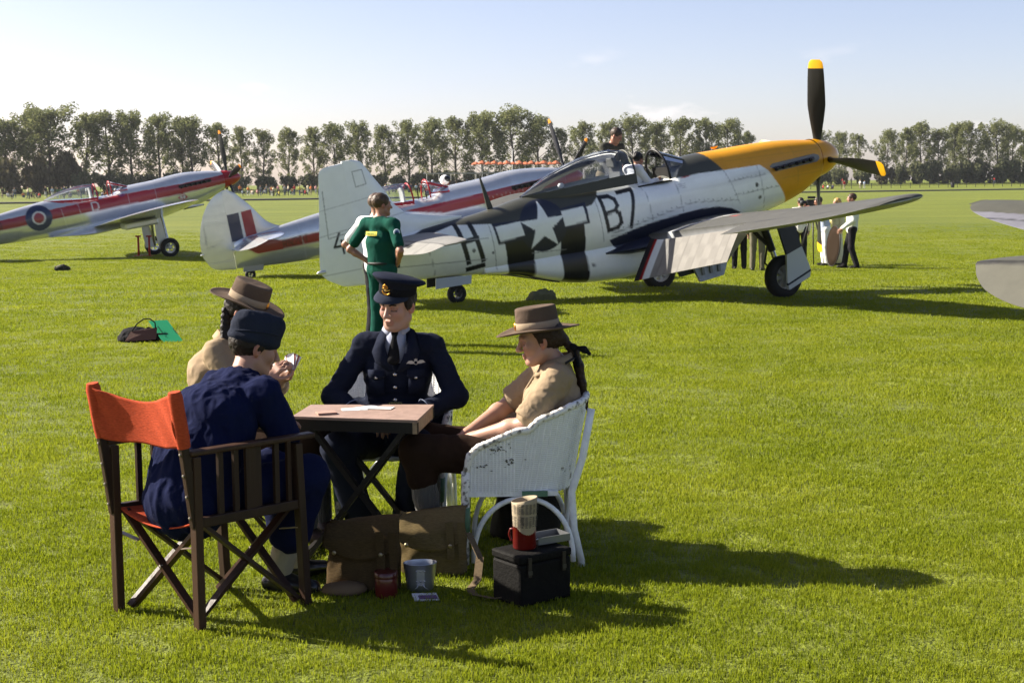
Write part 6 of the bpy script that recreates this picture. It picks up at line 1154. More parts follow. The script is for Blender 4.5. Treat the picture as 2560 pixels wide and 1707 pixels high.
# ================================================================ the four round the table
JY = at_y
def lerp(a, b, t): return Vector(a).lerp(Vector(b), t)
def skinned(root, B, head, body, tone, C, f, u, r, s=1.0, hres=.0036, bres=.0075, stub=0.0):
    P2, Q2 = surface_nets(*sdf_field(head, hres), hres)
    return sdf_mesh('body', body, bres, SKIN, root, base=B, extra=(P2, Q2), colfn=skin_col(tone, C, f, u, r, s, stub))
def tubes(name, lines, r, m, parent, B=(0, 0, 0), n=6):
    mb = MB()
    for l in lines: mb.tube([Vector(p) - Vector(B) for p in l], r, n)
    return mb.build(name, m, parent, True, fix=False)
def sheet(name, pts, m, parent, B, th=.004):
    """small cloth panel from a grid of points"""
    nu, nv = len(pts), len(pts[0]); o = mesh(name, [tuple(Vector(p) - Vector(B)) for row in pts for p in row], [(i * nv + j, i * nv + j + 1, (i + 1) * nv + j + 1, (i + 1) * nv + j) for i in range(nu - 1) for j in range(nv - 1)], m, parent, True); s = o.modifiers.new('thickness', 'SOLIDIFY'); s.thickness = th; s.offset = 0; return o
# ---------------------------------------------------------------- officer
def officer():
    B = Vector((-.60, 7.2, 0)); root = empty('person', B, 0, 'officer in dark blue uniform and peaked cap sitting behind the table', 'person')
    C = Vector((-.564, 7.09, 1.150)); f, u, r = head_frame((-.46, -.86, -.20), (.02, -.08, 1)); s = .98
    nk = Vector((-.566, 7.15, 1.005)); ch = Vector((-.575, 7.17, .82)); pel = Vector((-.60, 7.21, .50)); shA = Vector((-.742, 7.17, .942)); shB = Vector((-.392, 7.17, .928)); elA = Vector((-.890, 7.08, .70)); elB = Vector((-.278, 7.06, .70)); wrA = Vector((-.715, 6.90, .60)); wrB = Vector((-.535, 6.90, .60))
    kA = Vector((-.83, 6.74, .50)); kB = Vector((-.455, 6.72, .515)); aA = Vector((-.735, 6.86, .10)); aB = Vector((-.52, 6.86, .10)); hA = Vector((-.69, 7.15, .47)); hB = Vector((-.50, 7.15, .47))
    hd = head_prims(C, f, u, r, s, True, nk)
    bd = torso_prims(pel, ch, nk, shA, shB, (.095, .095, .06), sr=.036) + arm_prims(shA, elA, wrA) + arm_prims(shB, elB, wrB) + leg_prims(hA, kA, aA) + leg_prims(hB, kB, aB)
    bd += hand_prims(wrA, (.75, -.45, -.12), (0, -.3, 1), 1, .95, (.5, .55, .6, .7)) + hand_prims(wrB, (-.75, -.42, -.05), (0, -.3, 1), -1, .95, (.5, .55, .6, .7))
    skinned(root, B, hd, bd, (.50, .305, .235), C, f, u, r, s, stub=.05)
    BL = cloth('airforce_blue', (.0095, .0125, .025), .85, .35, 260, .10, .35)
    tp = torso_prims(pel - Vector((0, 0, .03)), ch, nk - Vector((0, .0, .012)), shA, shB, (.118, .122, .092), 1.26)
    tp += [cap(shA, elA, .053, .049, .025), cap(elA, lerp(elA, wrA, .9), .054, .043, .02), cap(shB, elB, .053, .049, .025), cap(elB, lerp(elB, wrB, .9), .054, .043, .02), bxp(shA + Vector((.012, 0, .022)), (.10, .10, .05), None, .02, .02), bxp(shB + Vector((-.012, 0, .022)), (.10, .10, .05), None, .02, .02)]
    tp += [cap(nk + Vector((-.005, -.125, -.01)), nk + Vector((-.015, -.16, -.155)), .030, .008, .012, op='s')]                       # open neck of the jacket
    tp += [cap(lerp(pel, ch, .22) + Vector((-.18, 0, 0)), lerp(pel, ch, .22) + Vector((.18, 0, 0)), .10, .10, .03)]
    jk = sdf_mesh('jacket', tp, .0062, BL, root, .008, 10, (1, 1, 1.5), base=B, seed=3)
    bp = [cap(hA, hB, .10, .10, .05), cap(hA, kA, .088, .076, .04), cap(kA, aA, .073, .070, .03), cap(hB, kB, .088, .076, .04), cap(kB, aB, .073, .070, .03)]
    sdf_mesh('trousers', bp, .0095, BL, root, .006, 9, base=B, seed=8)
    for a in (aA, aB): sdf_mesh('shoe', shoe_prims(Vector((a.x, a.y, .07)), Vector((a.x, a.y - .16, .0))), .008, mat('black_shoe', (.01, .01, .01), .3, coat=.3), root, base=B)
    # shirt front, tie, collar
    n0 = nk + Vector((-.01, -.055, .02)); SH = cloth('pale_blue_shirt', (.28, .30, .38), .8, .15, 300, .04, 0)
    sd = [cap(nk + Vector((0, -.004, -.03)), nk + Vector((-.002, -.012, .022)), .064, .057, .01), ell(ch + Vector((-.002, -.085, .105)), (.062, .052, .10), None, .02), cap(nk + Vector((0, -.006, .01)), nk + Vector((0, -.014, .06)), .049, .048, .004, op='s')]
    sdf_mesh('shirt', sd, .004, SH, root, base=B)
    for sx in (-1, 1): sheet('shirt_collar', [[n0 + Vector((sx * .004, -.012, .006)), n0 + Vector((sx * .03, -.006, .018)), n0 + Vector((sx * .056, .03, .030))], [n0 + Vector((sx * .010, -.022, -.022)), n0 + Vector((sx * .044, -.020, -.020)), n0 + Vector((sx * .070, .022, .000))]], SH, root, B, .004)
    TI = cloth('black_tie', (.010, .010, .011), .7, .2, 300, .05, .1); t0 = n0 + Vector((-.002, -.030, -.008))
    sdf_mesh('tie', [bxp(t0, (.034, .020, .030), None, .008), cap(t0 + Vector((0, -.004, -.02)), t0 + Vector((-.006, -.042, -.13)), .014, .027, .008, (np.array([1., 0, 0]), 1.2))], .004, TI, root, base=B)
    # lapels, pocket, buttons, belt, wings
    def fr(x, z, d=0): # point on the jacket front
        y = 7.17 - .140 * math.sqrt(max(0.05, 1 - ((x + .575) / .185) ** 2)) - .012 - d; return Vector((x, y, z))
    for sx in (-1, 1):
        x0 = -.572; sheet('lapel', [[nk + Vector((sx * .058, -.02, .028)), nk + Vector((sx * .080, -.030, .020)), nk + Vector((sx * .098, -.060, -.008))], [fr(x0 + sx * .052, .958, .006), fr(x0 + sx * .085, .945, .007), fr(x0 + sx * .118, .925, .006)], [fr(x0 + sx * .036, .90, .007), fr(x0 + sx * .072, .888, .008), fr(x0 + sx * .100, .872, .006)], [fr(x0 + sx * .006, .832, .010), fr(x0 + sx * .02, .830, .012), fr(x0 + sx * .034, .828, .006)]], BL, jk, B, .0035)
        px = x0 + sx * .098; sheet('pocket_flap', [[fr(px - .042, .835, .005), fr(px, .838, .006), fr(px + .042, .835, .005)], [fr(px - .042, .812, .010), fr(px, .806, .012), fr(px + .042, .812, .010)], [fr(px - .036, .796, .008), fr(px, .786, .012), fr(px + .036, .796, .008)]], BL, jk, B, .006)
        sheet('pocket', [[fr(px - .038, .80, .003), fr(px, .80, .005), fr(px + .038, .80, .003)], [fr(px - .038, .72, .003), fr(px, .715, .005), fr(px + .038, .72, .003)]], BL, jk, B, .006)
    BT = mat('uniform_button', (.55, .52, .46), .25, .95)
    def button(p, rr=.0095):
        MB().lathe([(.001, .006), (rr * .6, .005), (rr, .002), (rr, 0)], 12, Matrix.Translation(p - B) @ Matrix.Rotation(R(90), 4, 'X')).build('button', BT, jk, True)
    for z in (.815, .752, .69): button(fr(-.576, z, .010))
    for sx in (-1, 1): button(fr(-.572 + sx * .098, .797, .018), .008)
    bl = MB(); 
    for i in range(16):
        x = -.70 + .25 * i / 15; bl.v += [tuple(fr(x, .642, .006) - B), tuple(fr(x, .678, .006) - B)]
    bl.f = [(2 * i, 2 * i + 2, 2 * i + 3, 2 * i + 1) for i in range(15)]; bl.mi = [0] * 15; bl.build('belt', BL, jk, True)
    q = fr(-.575, .66, .016) - B; bk = MB()
    for a, b in (((-.03, -.018), (.03, -.018)), ((.03, -.018), (.03, .018)), ((.03, .018), (-.03, .018)), ((-.03, .018), (-.03, -.018)), ((0, -.018), (0, .018))): bk.bar(q + Vector((a[0], 0, a[1])), q + Vector((b[0], 0, b[1])), .005, .004, (0, 1, 0))
    bk.build('buckle', BT, jk)
    # wings badge on the left breast
    wg = MB(); wc = fr(-.572 + .098, .872, .012); WM = mat('cream_thread', (.45, .42, .38), .8)
    for sx in (-1, 1):
        pts = [(sx * .008, .004), (sx * .020, .011), (sx * .034, .010), (sx * .046, -.004), (sx * .036, -.003), (sx * .024, -.006), (sx * .010, -.006)]; wg.add([tuple(fr(wc.x + a, wc.z + c, .012) - B) for a, c in pts] , [tuple(range(7))])
    wg.lathe([(.008, 0), (.011, .001), (.008, .002)], 14, Matrix.Translation(wc - B) @ Matrix.Rotation(R(90), 4, 'X')); wg.add([tuple(fr(wc.x + a, wc.z + c, .013) - B) for a, c in ((-.007, .011), (.007, .011), (.008, .018), (.003, .016), (0, .021), (-.003, .016), (-.008, .018))], [tuple(range(7))]); wg.build('wings_badge', WM, jk, fix=False)
    for w_, e_ in ((wrA, elA), (wrB, elB)):
        d = nrm(w_ - e_); cpt = lerp(e_, w_, .58); n1 = d.orthogonal().normalized(); n2 = d.cross(n1); tubes('cuff_ring', [[cpt + (n1 * math.cos(a) + n2 * math.sin(a)) * .0605 for a in np.linspace(0, 2 * PI, 24)]], .0022, mat('cuff_braid', (.20, .23, .32), .7), jk, B, 5)
    # peaked cap
    M = Matrix(((r.x, f.x, u.x, 0), (r.y, f.y, u.y, 0), (r.z, f.z, u.z, 0), (0, 0, 0, 1))); cc = C - B + (u * .064 - f * .010) * s; M = Matrix.Translation(cc) @ M @ Matrix.Rotation(R(-9), 4, 'Y') @ Matrix.Rotation(R(4), 4, 'X')
    def ring(prof, name, m_, par, closed=True, n=48):
        mb = MB()
        for (a, b, h, ty, tz) in prof:
            for j in range(n): t = 2 * PI * j / n; mb.v.append(tuple(M @ Vector((a * math.cos(t), b * math.sin(t) + ty, h + tz * math.sin(t)))))
        for i in range(len(prof) - 1):
            for j in range(n): mb.f.append((i * n + j, i * n + (j + 1) % n, (i + 1) * n + (j + 1) % n, (i + 1) * n + j)); mb.mi.append(0)
        return mb.build(name, m_, par, True)
    cp = ring([(.084, .104, .0, 0, 0), (.085, .105, .022, 0, .002), (.086, .106, .042, 0, .006), (.102, .122, .052, 0, .018), (.124, .140, .064, -.004, .026), (.130, .145, .070, -.004, .028), (.126, .140, .077, -.004, .028), (.09, .10, .086, -.004, .022), (.04, .05, .090, -.004, .012), (.001, .001, .091, 0, 0)], 'peaked_cap', BL, root)
    ring([(.0855, .1055, .002, 0, 0), (.0875, .1075, .004, 0, 0), (.088, .108, .036, 0, .006), (.086, .106, .039, 0, .006)], 'cap_band', cloth('black_mohair', (.008, .009, .012), .8, .4, 300), cp)
    pk = MB(); nn = 22
    for i in range(nn + 1):
        a = PI * (.10 + .80 * i / nn); e = math.sin(PI * i / nn) ** .6
        for k, (o, dz) in enumerate(((0, .006), (.030, -.004), (.054, -.018), (.056, -.021), (.052, -.022), (.026, -.008), (0, .001))): pk.v.append(tuple(M @ Vector(((.087 + o * .35 * e) * math.cos(a), (.107 + o * e) * math.sin(a), dz * (.35 + .65 * e)))))
    for i in range(nn):
        for k in range(6): pk.f.append((i * 7 + k, i * 7 + k + 1, i * 7 + 8 + k, i * 7 + 7 + k)); pk.mi.append(0)
    pk.build('cap_peak', cloth('peak_cloth', (.022, .027, .043), .6, .2, 260), cp, True)
    # badge: crown over eagle over laurel
    G = mat('gilt_thread', (.62, .30, .035), .4, .6); GR = mat('crown_red', (.35, .02, .02), .7); bM = M @ Matrix.Translation((-.004, .119, .043)) @ Matrix.Rotation(R(-14), 4, 'X')
    def bp_(x, z, d=0): return bM @ Vector((x, d, z))
    bg = MB(); bg.tube([bp_(.021 * math.cos(a), -.010 + .017 * math.sin(a), .004) for a in np.linspace(PI * 1.02, PI * 1.98, 14)], [.002 + .003 * math.sin(PI * i / 13) for i in range(14)], 6); lw = bg.build('cap_badge', G, cp, True)
    e = MB()
    for sx in (-1, 1): e.add([bp_(sx * .002, -.001, .007), bp_(sx * .012, .001, .007), bp_(sx * .025, .005, .006), bp_(sx * .021, -.002, .006), bp_(sx * .010, -.006, .007), bp_(sx * .002, -.006, .007)], [(0, 1, 2, 3, 4, 5)])
    e.lathe([(.001, .006), (.004, .004), (.005, -.004), (.001, -.008)], 8, bM @ Matrix.Translation((0, .007, -.003))); e.build('badge_eagle', mat('gilt_bright', (.75, .50, .14), .35, .7), lw, True, fix=False)
    kq = MB(); kq.add([bp_(a, z, .008) for a, z in ((-.012, .009), (.012, .009), (.014, .018), (.008, .025), (0, .027), (-.008, .025), (-.014, .018))], [tuple(range(7))]); kq.build('badge_crown', GR, lw, fix=False)
    k2 = MB(); k2.tube([bp_(-.013, .009, .009), bp_(.013, .009, .009)], .003, 6); k2.tube([bp_(.014 * math.cos(a), .014 + .012 * math.sin(a), .009) for a in np.linspace(0, PI, 9)], .0022, 6); k2.tube([bp_(0, .010, .010), bp_(0, .031, .010)], .002, 6); k2.tube([bp_(-.004, .030, .010), bp_(.004, .030, .010)], .002, 6); k2.tube([bp_(-.006, .010, .010), bp_(-.007, .024, .010)], .0015, 5); k2.tube([bp_(.006, .010, .010), bp_(.007, .024, .010)], .0015, 5); k2.build('crown_frame', G, lw, True)
    # hair below the cap, brows
    Pp = frame_pts(C, f, u, r, s); HR = mat('dark_brown_hair', (.014, .009, .006), .6, spec=.25, bump=.8, bscale=60, var=.3, vscale=40)
    sdf_mesh('hair', [ell(Pp(0, -.022, .035), (.080, .096, .088), (r, f, u), .01), ell(Pp(0, .09, -.04), (.10, .088, .12), (r, f, u), .01, 's'), halfsp(Pp(0, -.04, -.062), u * -1 + f * .25, 's', .008), halfsp(Pp(0, 0, .07), u, 's', .004)] + [ell(Pp(sx * .076, .010, .018), (.010, .022, .030), (r, f, u), .008) for sx in (-1, 1)], .0045, HR, root, .005, 40, base=B)
    tubes('eyebrow', [[Pp(sx * .014, .099, .026), Pp(sx * .030, .095, .031), Pp(sx * .046, .082, .026)] for sx in (-1,)], .0042, HR, root, B); tubes('eyebrow', [[Pp(.014, .099, .026), Pp(.030, .095, .031), Pp(.046, .082, .026)]], .0042, HR, root, B)
officer()
# ---------------------------------------------------------------- girl at the right, in profile
def girl_right():
    B = Vector((.10, 6.66, 0)); root = empty('person', B, 0, 'girl in brown brimmed hat with ponytail and rolled khaki sleeves, seen in profile', 'person')
    C = Vector((.128, 6.66, 1.018)); f, u, r = head_frame((-.97, -.10, -.20), (-.16, 0, 1)); s = .93
    nk = Vector((.205, 6.67, .905)); ch = Vector((.205, 6.67, .74)); pel = Vector((.14, 6.67, .475)); shN = Vector((.205, 6.515, .850)); shF = Vector((.165, 6.835, .850)); elN = Vector((.060, 6.465, .655)); elF = Vector((-.010, 6.87, .690)); wrN = Vector((-.195, 6.58, .575)); wrF = Vector((-.21, 6.70, .580))
    hN = Vector((.10, 6.575, .475)); hF = Vector((.10, 6.765, .475)); kN = Vector((-.435, 6.53, .520)); kF = Vector((-.42, 6.80, .520)); aN = Vector((-.375, 6.53, .11)); aF = Vector((-.40, 6.80, .11))
    tone = (.53, .30, .21); hd = head_prims(C, f, u, r, s, True, nk)
    bd = torso_prims(pel, ch, nk, shF, shN, (.085, .08, .055), 1.2, sr=.034) + arm_prims(shN, elN, wrN, (.042, .040, .025)) + arm_prims(shF, elF, wrF, (.042, .040, .025)) + leg_prims(hN, kN, aN) + leg_prims(hF, kF, aF)
    bd += hand_prims(wrN, (-.86, .30, -.30), (-.25, -.3, .9), 1, .86, (.3, .35, .4, .5)) + hand_prims(wrF, (-.8, -.28, -.32), (-.2, .3, .9), -1, .86, (.3, .35, .4, .5))
    skinned(root, B, hd, bd, tone, C, f, u, r, s)
    KS = cloth('khaki_drill', (.275, .205, .132), .85, .3, 220, .08, .15)
    cuN, cuF = lerp(shN, elN, .82), lerp(shF, elF, .80)
    tp = torso_prims(pel + Vector((0, 0, .02)), ch, nk + Vector((0, 0, -.02)), shF, shN, (.108, .106, .080), 1.42) + [cap(shN, cuN, .062, .066, .03), cap(shF, cuF, .062, .066, .03), ell(ch + Vector((-.075, 0, .01)), (.075, .115, .075), None, .04)]
    shirt = sdf_mesh('shirt', tp, .0062, KS, root, .010, 12, (1.3, 1, 1), base=B, seed=5)
    for a, b in ((shN, elN), (shF, elF)):     # rolled cuffs
        d = nrm(b - a); c1 = lerp(a, b, .70); c2 = lerp(a, b, .93); sdf_mesh('rolled_cuff', [cap(c1, c2, .069, .073, .004), halfsp(c2 + d * .0, d, 's', .008), halfsp(c1 + d * .0, -d, 's', .008), cap(c1, c2 + d * .08, .056, .054, .004, op='s')], .0055, KS, root, .004, 22, base=B)
    cl = [[nk + Vector((-.066, -.018, .002)), nk + Vector((-.040, -.060, .020)), nk + Vector((.015, -.074, .040)), nk + Vector((.058, -.04, .052)), nk + Vector((.066, .02, .055))], [nk + Vector((-.105, -.045, -.055)), nk + Vector((-.065, -.095, -.035)), nk + Vector((.010, -.103, .000)), nk + Vector((.078, -.06, .020)), nk + Vector((.088, .02, .025))]]
    sheet('shirt_collar', cl, KS, root, B, .006); sheet('shirt_collar', [[Vector((p.x, 2 * nk.y - p.y, p.z)) for p in row] for row in cl], KS, root, B, .006)
    tubes('neck_cord', [[nk + Vector((.04, -.085, .012)), nk + Vector((.075, -.055, .028)), nk + Vector((.094, .0, .032))]], .006, mat('black_cord', (.01, .01, .01), .6), root, B)
    tubes('shirt_placket', [[nk + Vector((-.10, -.02, -.05)), ch + Vector((-.145, .0, .04)), lerp(pel, ch, .5) + Vector((-.14, 0, 0))]], .007, KS, root, B)
    BR = cloth('brown_breeches', (.022, .012, .0075), .8, .3, 200, .15, .2)
    bp = [cap(hN, hF, .105, .105, .05), cap(hN, kN, .094, .083, .04), cap(hF, kF, .094, .083, .04), cap(kN, lerp(kN, aN, .28), .082, .072, .03), cap(kF, lerp(kF, aF, .28), .082, .072, .03), cap(pel, pel + Vector((.01, 0, .06)), .11, .11, .04, (np.array([0, 1., 0]), 1.2))]
    sdf_mesh('breeches', bp, .009, BR, root, .006, 9, base=B)
    WS = mat('grey_wool_sock', (.070, .068, .060), .95, bump=.9, bscale=110, stretch=(1, 1, .08), sheen=.3, var=.1)
    for k_, a_ in ((kN, aN), (kF, aF)): sdf_mesh('sock', [cap(lerp(k_, a_, .16), lerp(k_, a_, .5), .061, .060, .01), cap(lerp(k_, a_, .5), a_, .060, .045, .01), cap(lerp(k_, a_, .15), lerp(k_, a_, .33), .064, .064, .003)], .0065, WS, root, base=B); sdf_mesh('shoe', shoe_prims(Vector((a_.x, a_.y, .07)), Vector((a_.x - .16, a_.y, 0)), .9), .008, mat('brown_shoe', (.03, .016, .01), .4), root, base=B)
    hat_slouch(root, B, C + (u * .058 - f * .004) * s, u + Vector((-.02, 0, 0)), f * 1 + u * .08, 1.0)
    Pp = frame_pts(C, f, u, r, s); HR = mat('brown_hair', (.026, .013, .008), .6, spec=.25, bump=.7, bscale=70, stretch=(.3, 1, 1), var=.35, vscale=40)
    hp = [ell(Pp(0, -.020, .030), (.079, .098, .092), (r, f, u), .01), ell(Pp(0, .10, -.03), (.11, .098, .13), (r, f, u), .012, 's'), cap(Pp(0, -.085, -.010), Pp(0, -.118, -.025), .034, .026, .03), halfsp(Pp(0, -.05, -.075), u * -1 + f * .4, 's', .01)]
    sdf_mesh('hair', hp, .0045, HR, root, .004, 35, base=B)
    pt = [Pp(0, -.118, -.022), Vector((.292, 6.675, .955)), Vector((.312, 6.675, .89)), Vector((.326, 6.67, .81)), Vector((.338, 6.665, .73)), Vector((.350, 6.66, .685))]
    sdf_mesh('ponytail', [cap(a, b, ra, rb, .012, (np.array([0, 1., 0]), 1.3)) for a, b, ra, rb in zip(pt[:-1], pt[1:], (.016, .019, .021, .019, .012), (.019, .021, .019, .012, .004))], .0045, HR, root, .0035, 40, (1, 1, .2), base=B)
    RB = cloth('black_ribbon', (.010, .010, .013), .5, .1, 200, .05, .1); q = Vector((.285, 6.655, .985))
    sdf_mesh('ribbon_bow', [ell(q, (.014, .020, .016), None, .008), cap(q, q + Vector((.05, -.025, -.010)), .005, .013, .008), cap(q + Vector((.05, -.025, -.010)), q + Vector((.075, -.028, -.030)), .013, .006, .008), cap(q, q + Vector((.022, -.02, -.085)), .005, .008, .006), cap(q, q + Vector((.012, .025, -.07)), .005, .008, .006)], .004, RB, root, .004, 30, base=B)
    tubes('eyebrow', [[Pp(sx * .014, .098, .030), Pp(sx * .032, .093, .036), Pp(sx * .048, .078, .030)] for sx in (1,)], .0036, HR, root, B)
girl_right()
# ---------------------------------------------------------------- boy in blue overalls, seen from behind
def boy_blue():
    B = Vector((-1.27, 5.82, 0)); root = empty('person', B, 0, 'boy in blue overalls and side cap leaning forward in the orange chair', 'person')
    fw = Vector((.73, .69, 0)); rt = Vector((.69, -.73, 0)); up = Vector((0, 0, 1))
    pel = Vector((-1.33, 5.76, .50)); ch = Vector((-1.235, 5.90, .79)); nk = Vector((-1.135, 6.02, .955)); C = Vector((-1.095, 6.08, 1.060)); f, u, r = head_frame((.86, .42, -.30), (.12, .08, 1)); s = .96
    shR = nk + rt * .165 - up * .075 - fw * .01; shL = nk - rt * .165 - up * .075 - fw * .02; elR = Vector((-.950, 5.92, .715)); elL = Vector((-1.16, 6.30, .74)); wrR = Vector((-1.03, 6.14, .735)); wrL = Vector((-1.06, 6.30, .68))
    hR = pel + rt * .09 - up * .02; hL = pel - rt * .09 - up * .02; kR = Vector((-.875, 6.02, .515)); kL = Vector((-1.06, 6.26, .50)); aR = Vector((-1.015, 6.085, .105)); aL = Vector((-.98, 6.28, .105))
    hd = head_prims(C, f, u, r, s, True, nk); tone = (.45, .25, .18)
    bd = torso_prims(pel, ch, nk, shL, shR, (.095, .095, .06), sr=.036) + arm_prims(shR, elR, wrR, (.044, .039, .026)) + arm_prims(shL, elL, wrL, (.044, .039, .026)) + leg_prims(hR, kR, aR) + leg_prims(hL, kL, aL) + hand_prims(wrR, (-.35, .9, .1), (.9, .2, .3), -1, .9, (.4, .45, .5, .6)) + hand_prims(wrL, (.6, .6, .2), (-.4, .3, .8), 1, .9, (.4, .45, .5, .6))
    skinned(root, B, hd, bd, tone, C, f, u, r, s)
    BL = cloth('blue_overall', (.0048, .0078, .034), .8, .35, 200, .14, .2)
    tp = torso_prims(pel - up * .04, ch, nk - up * .025, shL, shR, (.142, .145, .105), 1.30) + [cap(shR, elR, .070, .064, .035), cap(shL, elL, .070, .062, .035), cap(pel - fw * .03, lerp(pel, ch, .5) - fw * .045, .12, .13, .05, (A3(rt), 1.3)), cap(lerp(pel, ch, .6) - fw * .05, nk - fw * .06 - up * .06, .10, .07, .05, (A3(rt), 1.5))]
    sdf_mesh('overall_jacket', tp, .0065, BL, root, .013, 8.0, (1.6, 1.6, .75), base=B, seed=2)
    sdf_mesh('overall_collar', [cap(nk - fw * .035 - up * .01 - rt * .055, nk - fw * .048 + up * .0 + rt * .0, .026, .026, .02), cap(nk - fw * .048, nk - fw * .02 - up * .012 + rt * .062, .026, .026, .02)], .005, BL, root, .003, 30, base=B)
    bp = [cap(hL, hR, .115, .115, .05), cap(hR, kR, .095, .085, .04), cap(hL, kL, .095, .085, .04), cap(kR, lerp(kR, aR, .62), .085, .085, .03), cap(kL, lerp(kL, aL, .7), .085, .080, .03)]
    sdf_mesh('overall_legs', bp, .009, BL, root, .009, 8, base=B, seed=6)
    GT = cloth('cream_gaiter', (.29, .26, .195), .9, .3, 180, .12)
    for k_, a_, d in ((kR, aR, Vector((.9, -.3, 0))), (kL, aL, Vector((.7, .5, 0)))):
        sdf_mesh('gaiter', [cap(lerp(k_, a_, .58), a_ - up * .02, .060, .052, .01)], .006, GT, root, .003, 20, base=B); t = a_ + d * .17; sdf_mesh('boot', shoe_prims(Vector((a_.x, a_.y, .075)), Vector((t.x, t.y, 0)), 1.0), .0065, mat('black_boot', (.010, .010, .011), .32, coat=.3), root, base=B)
    # side cap
    Pp = frame_pts(C, f, u, r, s); CP = cloth('slate_wool', (.017, .021, .034), .9, .5, 200, .15, .4)
    cp = [ell(Pp(0, -.010, .062), (.085, .108, .085), (r, f, u), .01), cap(Pp(.004, -.070, .110), Pp(.008, .066, .122), .042, .036, .05), ell(Pp(0, -.012, .035), (.089, .112, .040), (r, f, u), .012), halfsp(Pp(0, 0, -.002), u * -1 + f * -.10, 's', .006), cap(Pp(.0, -.12, .170), Pp(0, .12, .175), .010, .010, .03, op='s')]
    sdf_mesh('side_cap', cp, .0048, CP, root, .004, 16, base=B)
    tubes('cap_fold', [[Pp(.091 * math.cos(a), -.012 + .114 * math.sin(a), .058 + .020 * math.sin(a + .9)) for a in np.linspace(-PI * .75, PI * .6, 30)]], .0045, CP, root, B)
    HR = mat('dark_brown_hair', (.02, .01, .01)); sdf_mesh('hair', [ell(Pp(0, -.022, .020), (.080, .095, .080), (r, f, u), .01), ell(Pp(0, .085, -.05), (.10, .092, .12), (r, f, u), .01, 's'), halfsp(Pp(0, -.05, -.058), u * -1 + f * .2, 's', .01)], .005, HR, root, .003, 40, base=B)
boy_blue()
